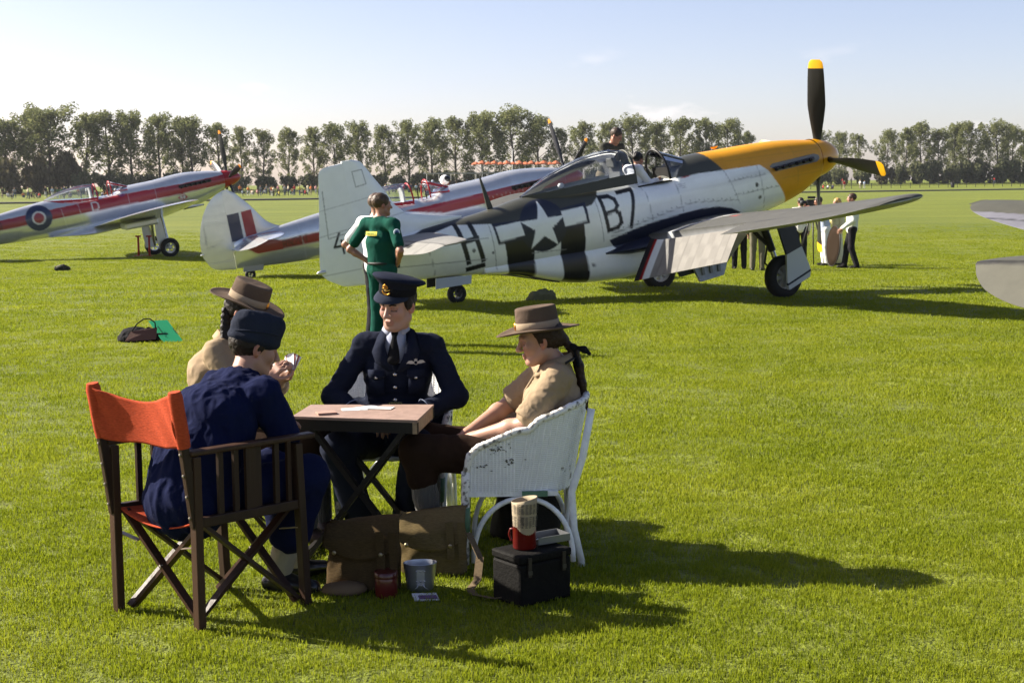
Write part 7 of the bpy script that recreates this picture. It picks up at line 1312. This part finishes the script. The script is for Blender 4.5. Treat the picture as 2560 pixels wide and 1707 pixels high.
# ---------------------------------------------------------------- girl with the plait, holding cards
def girl_left():
    B = Vector((-1.40, 7.18, 0)); root = empty('person', B, 0, 'girl in tilted brown brimmed hat with a dark plait holding playing cards', 'person')
    C = Vector((-1.325, 7.14, 1.118)); f, u, r = head_frame((.90, -.20, -.36), (.30, -.05, 1)); s = .93; up = Vector((0, 0, 1))
    nk = Vector((-1.405, 7.19, .985)); ch = Vector((-1.485, 7.20, .81)); pel = Vector((-1.49, 7.21, .50)); shN = Vector((-1.455, 7.03, .925)); shF = Vector((-1.36, 7.34, .925)); elN = Vector((-1.31, 6.93, .70)); elF = Vector((-1.20, 7.26, .73)); wrN = Vector((-1.185, 6.925, .82)); wrF = Vector((-1.135, 6.995, .800))
    hN = pel + Vector((0, -.09, -.02)); hF = pel + Vector((.02, .09, -.02)); kN = Vector((-.99, 6.92, .50)); kF = Vector((-.98, 7.10, .50)); aN = Vector((-1.0, 6.88, .10)); aF = Vector((-.95, 7.05, .10))
    hd = head_prims(C, f, u, r, s, True, nk)
    bd = torso_prims(pel, ch, nk, shF, shN, (.085, .08, .055), 1.2, sr=.034) + arm_prims(shN, elN, wrN, (.042, .038, .025)) + arm_prims(shF, elF, wrF, (.042, .038, .025)) + leg_prims(hN, kN, aN) + leg_prims(hF, kF, aF)
    bd += hand_prims(wrN, (.70, .10, .62), (-.5, -.75, .35), -1, .92, (.55, .62, .7, .8)) + hand_prims(wrF, (.55, -.10, .75), (.55, .70, -.1), 1, .92, (.75, .8, .85, .9))
    skinned(root, B, hd, bd, (.48, .27, .19), C, f, u, r, s, bres=.006)
    KS = cloth('khaki_drill', (.3, .2, .1)); tp = torso_prims(pel, ch, nk - up * .02, shF, shN, (.125, .128, .09), 1.22) + [cap(shN, lerp(shN, elN, .95), .062, .058, .03), cap(shF, lerp(shF, elF, .95), .062, .058, .03), cap(elN, lerp(elN, wrN, .25), .056, .052, .02), cap(elF, lerp(elF, wrF, .3), .056, .052, .02)]
    sdf_mesh('shirt', tp, .007, KS, root, .007, 11, base=B, seed=9)
    cl = [[nk + Vector((.062, -.03, .0)), nk + Vector((.02, -.07, .012)), nk + Vector((-.04, -.06, .03)), nk + Vector((-.07, .0, .042))], [nk + Vector((.085, -.06, -.05)), nk + Vector((.02, -.105, -.045)), nk + Vector((-.07, -.085, -.01)), nk + Vector((-.098, .0, .008))]]
    sheet('shirt_collar', cl, KS, root, B, .006); sheet('shirt_collar', [[Vector((p.x, 2 * nk.y - p.y, p.z)) for p in row] for row in cl], KS, root, B, .006)
    BR = cloth('brown_breeches', (.03, .01, .01)); sdf_mesh('breeches', [cap(hN, hF, .10, .10, .05), cap(hN, kN, .09, .08, .04), cap(hF, kF, .09, .08, .04), cap(kN, lerp(kN, aN, .3), .08, .07, .03), cap(kF, lerp(kF, aF, .3), .08, .07, .03)], .009, BR, root, .006, 9, base=B)
    for k_, a_ in ((kN, aN), (kF, aF)): sdf_mesh('sock', [cap(lerp(k_, a_, .2), a_, .058, .045, .01)], .008, MATS['grey_wool_sock'], root, base=B); sdf_mesh('shoe', shoe_prims(Vector((a_.x, a_.y, .07)), Vector((a_.x + .15, a_.y - .05, 0)), .9), .009, mat('brown_shoe', (.03, .01, .01)), root, base=B)
    hat_slouch(root, B, C + (u * .056 - f * .006) * s, u + Vector((.02, 0, 0)), f * 1 - u * .02, 1.0)
    Pp = frame_pts(C, f, u, r, s); HR = mat('very_dark_hair', (.010, .007, .005), .55, spec=.3, bump=.7, bscale=60, var=.3, vscale=40)
    sdf_mesh('hair', [ell(Pp(0, -.020, .030), (.079, .098, .092), (r, f, u), .01), ell(Pp(0, .10, -.03), (.11, .098, .13), (r, f, u), .012, 's'), halfsp(Pp(0, -.05, -.085), u * -1 + f * .3, 's', .01)], .005, HR, root, .004, 35, base=B)
    p0 = Pp(.05, -.085, -.02); p1 = Vector((-1.425, 7.085, 1.0)); p2 = Vector((-1.408, 7.045, .90)); seg = [lerp(lerp(p0, p1, t), lerp(p1, p2, t), t) for t in np.linspace(0, 1, 10)]; pl = []
    for i, p in enumerate(seg): a = i * PI; o = Vector((math.cos(a) * .011, math.sin(a + .5) * .006, 0)); pl += [ell(p + o * .8, (.0165, .0165, .018), None, .010), ell(p - o * .8, (.015, .0155, .017), None, .010)]
    sdf_mesh('plait', pl, .004, HR, root, .002, 50, base=B)
    # the hand of cards, held
    cd = empty('playing_cards', Vector((-1.085, 6.95, .855)), 0, 'small fan of playing cards held up by the girl with the plait', 'cards', None); CB = mat('card_red_back', (.28, .06, .05), .5); CWm = mat('card_face', (.65, .63, .60), .5)
    for i in range(5):
        a = R(-18 + 9 * i); Mx = Matrix.Rotation(R(62), 3, 'Z') @ Matrix.Rotation(a, 3, 'X') @ Matrix.Rotation(R(24), 3, 'Y'); MB().box(Mx @ Vector((.0012 * i, 0, .035)), (.0007, .058, .086), Mx).build('card', CB if i % 2 else CWm, cd)
girl_left()
# ================================================================ people and things in the middle distance
UPV = Vector((0, 0, 1))
GRN = (.006, .056, .040)
hips = dict(elL=(-.205, -.075, .645), elR=(.200, -.065, .645), wrL=(-.115, -.01, .570), wrR=(.112, .035, .570))
def paramedic():
    b = (-1.385, 15.4, terr(0, 15.4)); root, J, r, f = figure('paramedic in green short-sleeved uniform standing with hands on hips', b, (.66, .75), dict(hips, shL=(-.122, -.01, .805), shR=(.122, -.01, .805), elL=(-.215, -.075, .645), elR=(.215, -.045, .645)), 1.69, .0095, (.40, .20, .135), (.060, .036, .020), ('shirt', GRN, 'paramedic_green'), ('trousers', GRN, 'paramedic_green'), sleeve='short', headturn=-.45)
    B = Vector(b); back = nrm(Vector((-.66, -.75, 0))); rr = r
    # yellow panel across the shoulders
    c = J['ch'] + back * .142 + UPV * .085; bx = MB(); n = 8
    for i in range(n + 1):
        u = -.085 + .17 * i / n; d = -.10 * (u / .12) ** 2 * .12
        for z in (-.022, .022): bx.v.append(tuple(c - B + rr * u + back * (d + (-.004 if z > 0 else .004)) + UPV * z))
    bx.f = [(2 * i, 2 * i + 2, 2 * i + 3, 2 * i + 1) for i in range(n)]; bx.mi = [0] * n; p = bx.build('back_panel', mat('hi_vis_yellow', (.70, .58, .06), .6), root)
    ax = -rr; M = Matrix(((rr.x, 0, back.x, 0), (rr.y, 0, back.y, 0), (0, 1, back.z, 0), (0, 0, 0, 1))); M = Matrix.Translation(c - B + back * .008) @ M
    text_mesh('panel_lettering', 'AMBULANCE', .030, mat('lettering_green', (.02, .16, .06), .6), p, M, .001)
    # sleeve badge
    s0 = J['shR'].lerp(J['elR'], .28); o = nrm(rr * .85 + back * .5); q = s0 + o * .064 - B; Mb = Matrix.Translation(q) @ o.to_track_quat('Z', 'Y').to_matrix().to_4x4()
    d = MB(); d.lathe([(.001, .006), (.034, .005), (.036, .0)], 20, Mb); dd = d.build('sleeve_badge', mat('badge_pale_blue', (.55, .65, .75), .6), root)
    st = MB()
    for k in range(3): a = k * PI / 3; st.bar(Mb @ Vector((math.cos(a) * -.024, math.sin(a) * -.024, .008)), Mb @ Vector((math.cos(a) * .024, math.sin(a) * .024, .008)), .011, .002, o)
    st.build('six_point_star', mat('badge_blue', (.02, .05, .25), .6), dd)
    bl = MB(); bl.tube([J['pel'] - B + (rr * math.cos(a) * .150 + f * math.sin(a) * .126) + UPV * .045 for a in np.linspace(0, 2 * PI, 28, endpoint=False)], .016, 6, closed=True); bl.build('belt', mat('black_webbing', (.010, .010, .011), .6), root, True)
    MB().box(J['pel'] - B + rr * .150 + f * .09 + UPV * .05, (.05, .035, .11), bev=.008).build('radio', mat('radio_black', (.015, .015, .016), .5), root)
    e = MB(); 
    for sx in (-1, 1): e.box(J['sh' + ('R' if sx > 0 else 'L')].lerp(J['nk'], .35) - B + UPV * .066, (.05, .075, .006), Matrix.Rotation(math.atan2(f.y, f.x) + PI / 2, 3, 'Z'))
    e.build('epaulettes', mat('epaulette_green', (.005, .04, .03), .7), root)
paramedic()
figure('man in white shirt and dark trousers standing just behind the paramedic', (-1.50, 16.1, terr(0, 16.1)), (.70, .71), dict(hips, elL=(-.26, -.06, .66), elR=(.24, -.02, .63), shL=(-.13, -.01, .805)), 1.69, .012, (.40, .21, .14), (.08, .05, .035), ('shirt', (.70, .71, .74)), ('trousers', (.020, .019, .022)), sleeve='short')
# on and in the yellow-nosed fighter
figure('man in dark olive jacket leaning over the cockpit from the far wing', (1.62, 24.55, .93), (.62, -.78), dict(ch=(0, .05, .68), nk=(0, .09, .80), hd=(.0, .14, .885), shL=(-.105, .08, .78), shR=(.105, .08, .78), elL=(-.14, .13, .62), elR=(.14, .13, .62), wrL=(-.08, .24, .60), wrR=(.08, .24, .60)), 1.77, .014, (.38, .19, .13), (.045, .030, .022), ('jacket', (.052, .052, .042)), ('trousers', (.16, .13, .09)), headtilt=.45, headturn=.5)
figure('dark-haired person in white shirt seated in the cockpit of the yellow-nosed plane', (2.02, 23.75, .57), (.88, .45), dict(nk=(0, .02, .80), hd=(0, .045, .895), kL=(-.06, .26, .53), kR=(.06, .26, .53), aL=(-.06, .46, .47), aR=(.06, .46, .47), tL=(-.06, .50, .45), tR=(.06, .50, .45), elL=(-.12, .06, .66), elR=(.12, .10, .67), wrL=(-.06, .20, .66), wrR=(.08, .22, .70)), 1.70, .013, (.36, .19, .13), (.010, .008, .008), ('shirt', (.66, .67, .72)), ('trousers', (.03, .03, .035)), headturn=.3)
g, J, r_, f_ = figure('ground crew member in white helmet crouching beyond the silver fighter cockpit', (-1.72, 35.7, .52), (.9, .3), dict(pel=(0, -.05, .34), ch=(0, .0, .50), nk=(0, .03, .62), hd=(0, .06, .72), shL=(-.10, .02, .60), shR=(.10, .02, .60), elL=(-.13, .06, .46), elR=(.13, .06, .46), wrL=(-.08, .16, .44), wrR=(.08, .16, .44), hL=(-.05, -.05, .33), hR=(.05, -.05, .33), kL=(-.08, .14, .28), kR=(.08, .14, .28), aL=(-.07, -.01, .05), aR=(.07, -.01, .05)), 1.75, .02, (.36, .2, .14), (.02, .015, .01), ('jacket', (.33, .03, .03)), ('trousers', (.05, .05, .06)))
hm = sdf_mesh('helmet', [ell(J['hd'] + Vector((0, 0, .03)), (.13, .135, .13), None, .01), ell(J['hd'] + Vector((.09, .03, -.06)), (.10, .09, .09), None, .01, 's')], .014, mat('white_helmet', (.72, .72, .70), .25, coat=.5), g, base=g.location)
sdf_mesh('helmet_stripe', [ell(J['hd'] + Vector((.045, -.045, .055)), (.10, .10, .085), None, .01)], .014, mat('black_helmet', (.012, .012, .013), .3), g, base=g.location)
# group under the wing tip
def GP(px, py): 
    z = -.33
    for _ in range(4): p = at_z(px, py, z); z = terr(p.x, p.y)
    return (p.x, p.y, z)
WHT = (.68, .68, .66)
figure('cameraman in pale blue shirt and white trousers bent to a video camera', GP(2062, 664), (-1, -.15), dict(ch=(0, .04, .69), nk=(0, .07, .81), hd=(0, .11, .90), elR=(.15, .10, .68), wrR=(.09, .25, .82), elL=(-.14, .10, .66), wrL=(-.07, .24, .80)), 1.76, .016, (.40, .20, .13), (.03, .02, .015), ('shirt', (.42, .48, .66)), ('trousers', WHT), headtilt=.25)
figure('blonde woman in pale yellow dress and sunglasses watching the filming', GP(2091, 663), (-.95, -.3), dict(elR=(.13, .04, .64), wrR=(.06, .15, .62)), 1.68, .016, (.46, .26, .18), (.46, .28, .11), ('dress_top', (.62, .58, .36)), ('dress_skirt', (.62, .58, .40)), hairlen=.04, skirt=True)
figure('man in white shirt and black trousers holding a round reflector', GP(2128, 671), (-.98, .1), dict(elR=(.14, -.02, .64), wrR=(.11, .13, .52), elL=(-.14, 0, .64), wrL=(-.11, .14, .53), kR=(.08, .05, .285), aR=(.10, .08, .05), tR=(.10, .165, 0), aL=(-.08, -.06, .05), tL=(-.08, .02, 0)), 1.79, .016, (.42, .22, .15), (.05, .025, .015), ('shirt', (.60, .62, .56)), ('trousers', (.018, .017, .020)))
figure('person in white coat with a dark blue shoulder bag behind the undercarriage', GP(2000, 656), (.2, 1), dict(), 1.70, .018, (.4, .22, .15), (.03, .02, .015), ('coat', WHT), ('trousers', (.02, .02, .024)))
figure('person in khaki overalls standing behind the near undercarriage leg', GP(1893, 676), (.3, .95), dict(), 1.74, .018, (.38, .2, .14), (.04, .03, .02), ('overall_top', (.12, .115, .08)), ('overall_legs', (.13, .12, .085)))
figure('person in black trousers standing behind the lowered flap', GP(1848, 673), (.1, 1), dict(), 1.74, .018, (.4, .22, .15), (.03, .02, .015), ('shirt', (.45, .46, .48)), ('trousers', (.014, .014, .016)))
p = Vector(GP(1999, 650)); bg = empty('shoulder_bag', p + Vector((.02, -.22, .72)), .1, 'dark blue shoulder bag hanging at the hip of the person in white', 'bag'); MB().box((0, 0, .13), (.32, .12, .26), bev=.02).build('bag_body', mat('navy_nylon', (.012, .028, .09), .6, bump=.3, bscale=30), bg); MB().box((0, -.065, .19), (.33, .02, .14), bev=.008).build('bag_flap', mat('navy_flap', (.016, .035, .11), .6), bg); MB().tube([(-.15, 0, .25), (-.10, .06, .55), (.05, .10, .68), (.14, .04, .4), (.15, 0, .25)], .014, 6).build('bag_strap', mat('navy_nylon', (.01, .01, .01)), bg, True)
p = Vector(GP(2080, 668)); rf = empty('reflector_disc', p, 0, 'round brown photographic reflector held upright beside the man in black trousers', 'reflector'); Mr = Matrix.Translation((.0, -.10, .52)) @ Matrix.Rotation(R(6), 4, 'Z') @ Matrix.Rotation(R(5), 4, 'Y') @ Matrix.Rotation(R(90), 4, 'Y'); Mr = Mr @ Matrix.Rotation(R(0), 4, 'X')
MB().lathe([(.001, .004), (.3, .006), (.485, .0), (.485, -.004), (.3, -.004), (.001, -.004)], 40, Mr).build('disc_fabric', mat('reflector_brown', (.022, .015, .010), .8, 0, spec=.02), rf, True); tb_ = MB(); tb_.tube([Mr @ Vector((.49 * math.cos(a), .49 * math.sin(a), 0)) for a in np.linspace(0, 2 * PI, 48, endpoint=False)], .014, 6, closed=True); tb_.build('disc_rim', mat('reflector_rim', (.015, .013, .012), .5), rf, True)
p = Vector(GP(2030, 660)); vc = empty('video_camera', p, 0, 'black video camera on a tall tripod beside the propeller', 'camera'); BKP = mat('camera_black', (.012, .012, .013), .5)
MB().box((0, 0, 1.55), (.34, .17, .20), bev=.02).build('camera_body', BKP, vc); MB().tube([(-.17, 0, 1.56), (-.32, 0, 1.56)], [.06, .075], 12).build('lens', BKP, vc, True); MB().box((-.05, -.05, 1.70), (.20, .05, .06), bev=.01).build('viewfinder', BKP, vc)
for k in range(3): a = k * 2.1 + .4; MB().tube([(0, 0, 1.42), (math.cos(a) * .42, math.sin(a) * .42, .01)], [.022, .014], 8).build('tripod_leg', BKP, vc, True)
# kit bag under the belly, red trestles and a dark bundle by the left plane
kb = empty('kit_bag', (.49, 22.6, terr(0, 22.6)), .1, 'crumpled olive green kit bag on the grass under the belly of the B7 plane', 'bag'); sdf_mesh('bag_cloth', [cap((-.20, 0, .09), (.16, .02, .10), .11, .13, .05), cap((-.04, 0, .14), (.05, 0, .19), .10, .07, .05), cap((-.2, 0, .08), (-.36, -.02, .03), .07, .03, .03), cap((.15, 0, .1), (.26, 0, .05), .1, .04, .04), halfsp((0, 0, 0), (0, 0, -1))], .014, cloth('olive_canvas', (.13, .13, .07), .85, .3, 60), kb, .030, 7); MB().tube([(-.3, -.05, .03), (-.40, -.08, .02), (-.46, -.04, .012)], .012, 6).build('draw_cord', cloth('olive_canvas', (.05, .06, .03)), kb, True)
kb.scale = (.68, .68, .68)
db = empty('dark_bundle', (-11.5, 36.9, terr(0, 36.9)), .2, 'small dark bundle of cloth on the grass below the left plane', 'bundle'); sdf_mesh('bundle_cloth', [cap((-.22, 0, .08), (.02, .02, .10), .10, .12, .05), cap((.05, 0, .09), (.22, .02, .07), .13, .08, .03), halfsp((0, 0, 0), (0, 0, -1))], .02, cloth('dark_cloth', (.035, .033, .028), .85, .3, 60), db, .02, 9); sdf_mesh('pale_cloth', [cap((-.20, -.05, .12), (-.08, -.05, .17), .06, .05, .03)], .02, cloth('pale_cloth', (.25, .23, .18)), db, .01, 9)
db.scale = (.62, .62, .7)
for k, (px, nm) in enumerate(((347, 'left-hand'), (374, 'right-hand'))):
    z = -.5; p = at_z(px, 638, z); t_ = empty('red_trestle', (p.x, p.y, terr(0, p.y)), 0, f'{nm} thin red support post under the wing of the left plane', 'support'); RM_ = mat('red_paint_steel', (.38, .02, .012), .45)
    MB().tube([(0, 0, 0), (0, 0, .62)], .035, 8).build('post', RM_, t_, True); MB().box((0, 0, .01), (.26, .26, .03)).build('base_plate', RM_, t_); MB().box((0, 0, .64), (.16, .12, .05)).build('saddle', RM_, t_)

# ---------------------------------------------------------------- spectators on the far bank
def crowd_mesh(kind):
    L = {}
    if kind == 'stand': q = dict(pel=.94, ch=1.2, hd=1.60, kn=.50, kf=0, sp=.10)
    elif kind == 'walk': q = dict(pel=.93, ch=1.19, hd=1.59, kn=.49, kf=.12, sp=.16)
    else: q = dict(pel=.22, ch=.50, hd=.88, kn=.42, kf=.35, sp=.12)
    z = lambda a, b, c: Vector((a, b, c))
    body = [ell(z(0, 0, q['hd']), (.10, .115, .135), None, .03), cap(z(0, 0, q['ch'] + .15), z(0, 0, q['hd'] - .05), .06, .055, .03)]
    for sx in (-1, 1): body += [cap(z(sx * .2, 0, q['ch'] + .1), z(sx * .25, .03, q['ch'] - .16), .05, .045, .03), cap(z(sx * .25, .03, q['ch'] - .16), z(sx * .2, .16, q['ch'] - .32), .045, .035, .03)]
    top = [cap(z(0, 0, q['pel']), z(0, 0, q['ch'] + .08), .14, .15, .06, (np.array([1., 0, 0]), 1.35)), cap(z(-.17, 0, q['ch'] + .14), z(.17, 0, q['ch'] + .14), .07, .07, .05)] + [cap(z(sx * .19, 0, q['ch'] + .13), z(sx * .245, .02, q['ch'] - .08), .07, .062, .03) for sx in (-1, 1)]
    leg = [cap(z(-.08, 0, q['pel'] - .05), z(.08, 0, q['pel'] - .05), .12, .12, .05)]
    for sx in (-1, 1):
        kf = q['kf'] * (sx if kind == 'walk' else 1); leg += [cap(z(sx * .09, 0, q['pel'] - .05), z(sx * q['sp'], kf, q['kn']), .10, .075, .04), cap(z(sx * q['sp'], kf, q['kn']), z(sx * q['sp'], kf * (1.2 if kind == 'walk' else 1.3), .05), .075, .055, .03), cap(z(sx * q['sp'], kf * 1.2, .05), z(sx * q['sp'], kf * 1.2 + .16, .04), .05, .045, .02)]
    hair = [ell(z(0, -.02, q['hd'] + .04), (.11, .12, .115), None, .02)]
    out = []
    for nm, pr in (('body', body), ('top', top), ('legs', leg), ('hair', hair)):
        f, lo = sdf_field(pr, .05, .06); P, Q = surface_nets(f, lo, .05); me = bpy.data.meshes.new(nm); me.from_pydata(P, [], Q.tolist()); me.polygons.foreach_set('use_smooth', [True] * len(me.polygons)); me.materials.append(None); out.append((nm, me))
    return out
CM = {k: crowd_mesh(k) for k in ('stand', 'walk', 'sit')}; CSK = mat('crowd_skin', (.40, .22, .15), .6)
TOPS = [('white', (.62, .62, .60)), ('pale blue', (.34, .42, .55)), ('red', (.45, .03, .025)), ('navy', (.02, .025, .06)), ('cream', (.55, .48, .34)), ('black', (.02, .02, .02)), ('pink', (.55, .28, .28)), ('grey', (.22, .22, .22)), ('yellow', (.60, .48, .08)), ('green', (.05, .12, .05)), ('orange', (.55, .16, .03))]
LEGS = [('dark', (.02, .02, .025)), ('beige', (.34, .29, .2)), ('blue', (.06, .08, .14)), ('white', (.5, .5, .5))]
def spectator(px, d, kind, ti, li, where, i, z=None, Y=None):
    D = pray(px, 470); x = 0.0
    for _ in range(6): Yv = (fence_y(x) + d) if Y is None else Y; x = D.x / D.y * Yv
    r = random.Random(i * 13 + 5); zz = hgt(x, Yv) if z is None else z; s = r.uniform(.9, 1.06)
    verb = {'stand': 'standing', 'walk': 'walking', 'sit': 'sitting'}[kind]
    e = empty('person', (x, Yv, zz), r.uniform(0, 6.28), f'far spectator in {TOPS[ti][0]} top {verb} {where}', 'person', 'spectators on the far bank'); e.scale = (s, s, s)
    for (nm, me), (mn, c) in zip(CM[kind], (('skin', None), TOPS[ti], LEGS[li], ('hair', (r.choice([(.03, .02, .012), (.12, .07, .03), (.3, .2, .1), (.015, .012, .01)]))))):
        o = bpy.data.objects.new(nm, me); link(o, e); o.material_slots[0].link = 'OBJECT'; o.material_slots[0].material = CSK if nm == 'body' else mat('crowd_%s_%d_%d' % (nm, int(c[0] * 999), int(c[2] * 999)), c, .8)
rc = random.Random(5); SP = []
for px in np.linspace(3, 415, 34): SP.append((px + rc.uniform(-5, 5), rc.uniform(2, 16), 'behind the left plane'))
for px in np.linspace(602, 792, 30): SP.append((px + rc.uniform(-4, 4), rc.uniform(-2, 18), 'left of the white fin'))
for px in np.linspace(955, 1075, 14): SP.append((px + rc.uniform(-4, 4), rc.uniform(0, 16), 'above the paramedic'))
SP.sort()
cnt = {}
for i, (px, d, wh) in enumerate(SP):
    cnt[wh] = cnt.get(wh, 0) + 1; spectator(px, d, rc.choice(['stand', 'stand', 'walk', 'sit', 'sit']), rc.randrange(11), rc.randrange(4), f'{wh}, {ordw(cnt[wh] - 1)} from left', i)
RS = [(2063, 52, 'stand', 7, 0, 'behind the propeller spinner'), (2106, 42, 'stand', 2, 1, 'right of the spinner, upper pair left'), (2111, -4, 'stand', 2, 1, 'at the rail, all in red, near the yellow spinner'), (2128, 44, 'stand', 4, 1, 'right of the spinner under the trees'), (2150, 2, 'stand', 0, 1, 'at the rail below the blade, left of two'), (2161, 2, 'stand', 1, 3, 'at the rail below the blade, right of two'), (2170, 46, 'sit', 1, 2, 'on the bank below the propeller blade'), (2198, 52, 'stand', 1, 3, 'just right of the yellow blade tip'), (2367, 54, 'stand', 6, 0, 'alone under the trees, farther right'), (2381, 50, 'stand', 7, 0, 'beside the bin, under the trees'), (2410, 54, 'stand', 4, 1, 'left of the close pair at the right'), (2416, 54, 'walk', 2, 3, 'right of the close pair at the right'), (2474, 44, 'sit', 3, 2, 'on the slope near the right edge'), (2485, 38, 'walk', 2, 3, 'stooping near the right edge'), (2535, 46, 'sit', 0, 1, 'farthest right on the slope'), (2058, -3, 'sit', 2, 0, 'on the grass left of the cameraman'), (2070, -2, 'sit', 0, 0, 'on the grass behind the cameraman'), (2082, -2, 'sit', 3, 0, 'on the grass behind the blonde woman')]
for i, a in enumerate(RS): spectator(*a, 300 + i)
# viewing terrace with orange parasols beyond the second plane
TYv = 236.0; tx0, tx1 = at_y(1062, 450, TYv).x, at_y(1402, 450, TYv).x
vt = empty('viewing_stand', ((tx0 + tx1) / 2, TYv, hgt((tx0 + tx1) / 2, TYv)), 0, 'low stepped viewing stand with a long pale roof edge beyond the second plane', 'stand'); hw_ = (tx1 - tx0) / 2
for k in range(5): MB().box((0, k * 1.1, .25 + k * .25), (2 * hw_, 1.08, .5 + k * .5)).build('step', mat('stand_grey', (.22, .21, .20), .8), vt)
for k in range(12): MB().tube([(-hw_ + 2 * hw_ * k / 11, 6, 0), (-hw_ + 2 * hw_ * k / 11, 6, 3.6)], .05, 6).build('post', mat('stand_white', (.5, .5, .5), .6), vt)
MB().box((0, 3, 3.7), (2 * hw_ + .6, 5.5, .16)).build('roof', mat('stand_roof', (.33, .32, .31), .7), vt)
for i in range(60): k = i % 4; spectator(1066 + (i // 4) * 22.0 + k * 5 + rc.uniform(-2, 2), 0, 'sit', rc.randrange(11), rc.randrange(4), f'on stand row {k + 1}, {ordw(i // 4)} from left'.replace('row 1', 'row one').replace('row 2', 'row two').replace('row 3', 'row three').replace('row 4', 'row four'), 500 + i, vt.location.z + .5 + k * .5, TYv + k * 1.1)
pcanopy = MB(); pcanopy.lathe([(.001, 1.0), (.5, .80), (.98, .52), (1.0, .40), (.96, .40), (.5, .74)], 8); pcm = bpy.data.meshes.new('canopy'); pcm.from_pydata(pcanopy.v, [], pcanopy.f); pcm.materials.append(mat('orange_parasol', (.42, .12, .05), .7)); pp_ = MB().tube([(0, 0, -4.2), (0, 0, .9)], .05, 6); ppm = bpy.data.meshes.new('pole'); ppm.from_pydata(pp_.v, [], pp_.f); ppm.materials.append(mat('parasol_pole', (.6, .6, .58), .6))
for k in range(14):
    p = at_y(1190 + k * 15.4, 417, 246); e = empty('parasol', (p.x, p.y, p.z), k * .3, f'{ordw(k)} orange parasol from the left in the row above the second plane', 'parasol', 'orange parasols in a row'); e.scale = (.8 + .12 * (k % 3), .8, .85 + .2 * (k % 2))
    for nm, me in (('canopy', pcm), ('pole', ppm)): link(bpy.data.objects.new(nm, me), e)
p = at_y(1281, 420, 250); fl_ = empty('flag_pole', (p.x, 250, hgt(p.x, 250)), 0, 'thin white pole rising in front of the poplars above the parasols', 'pole'); MB().tube([(0, 0, 0), (0, 0, 7.5)], [.10, .06], 6).build('pole_shaft', mat('parasol_pole', (.6, .6, .6)), fl_, True); MB().lathe([(.001, 7.66), (.09, 7.58), (.001, 7.5)], 8).build('finial', mat('parasol_pole', (.6, .6, .6)), fl_, True)
b_ = at_y(2378, 460, 300); lb = empty('litter_bin', (b_.x, fence_y(b_.x) - .6, hgt(b_.x, fence_y(b_.x) - .6)), 0, 'dark litter bin hung on the far rail fence at the right', 'bin'); MB().lathe([(.30, 0), (.36, .1), (.38, 1.0), (.34, 1.05), (.001, 1.05)], 14).build('bin_body', mat('bin_dark', (.02, .02, .022), .6), lb, True); MB().lathe([(.40, .92), (.41, .95), (.40, 1.0)], 14).build('bin_rim', mat('bin_rim', (.04, .04, .04), .6), lb, True)
# ================================================================ thin summer haze over the field
hb = MB().box((30, 430, 11.5), (1480, 980, 29)); hz_o = hb.build('haze', None, None); tag(hz_o, 'thin bright haze over the whole airfield', 'haze', kind='stuff')
hm_ = bpy.data.materials.new('haze_air'); hm_.use_nodes = True; hn = hm_.node_tree.nodes; hn.clear(); ho_ = hn.new('ShaderNodeOutputMaterial'); pv = hn.new('ShaderNodeVolumePrincipled'); pv.inputs['Color'].default_value = (.86, .90, .96, 1); pv.inputs['Density'].default_value = .00010; pv.inputs['Anisotropy'].default_value = .3
hm_.node_tree.links.new(pv.outputs[0], ho_.inputs['Volume']); hz_o.data.materials.append(hm_); scn.cycles.volume_bounces = 0
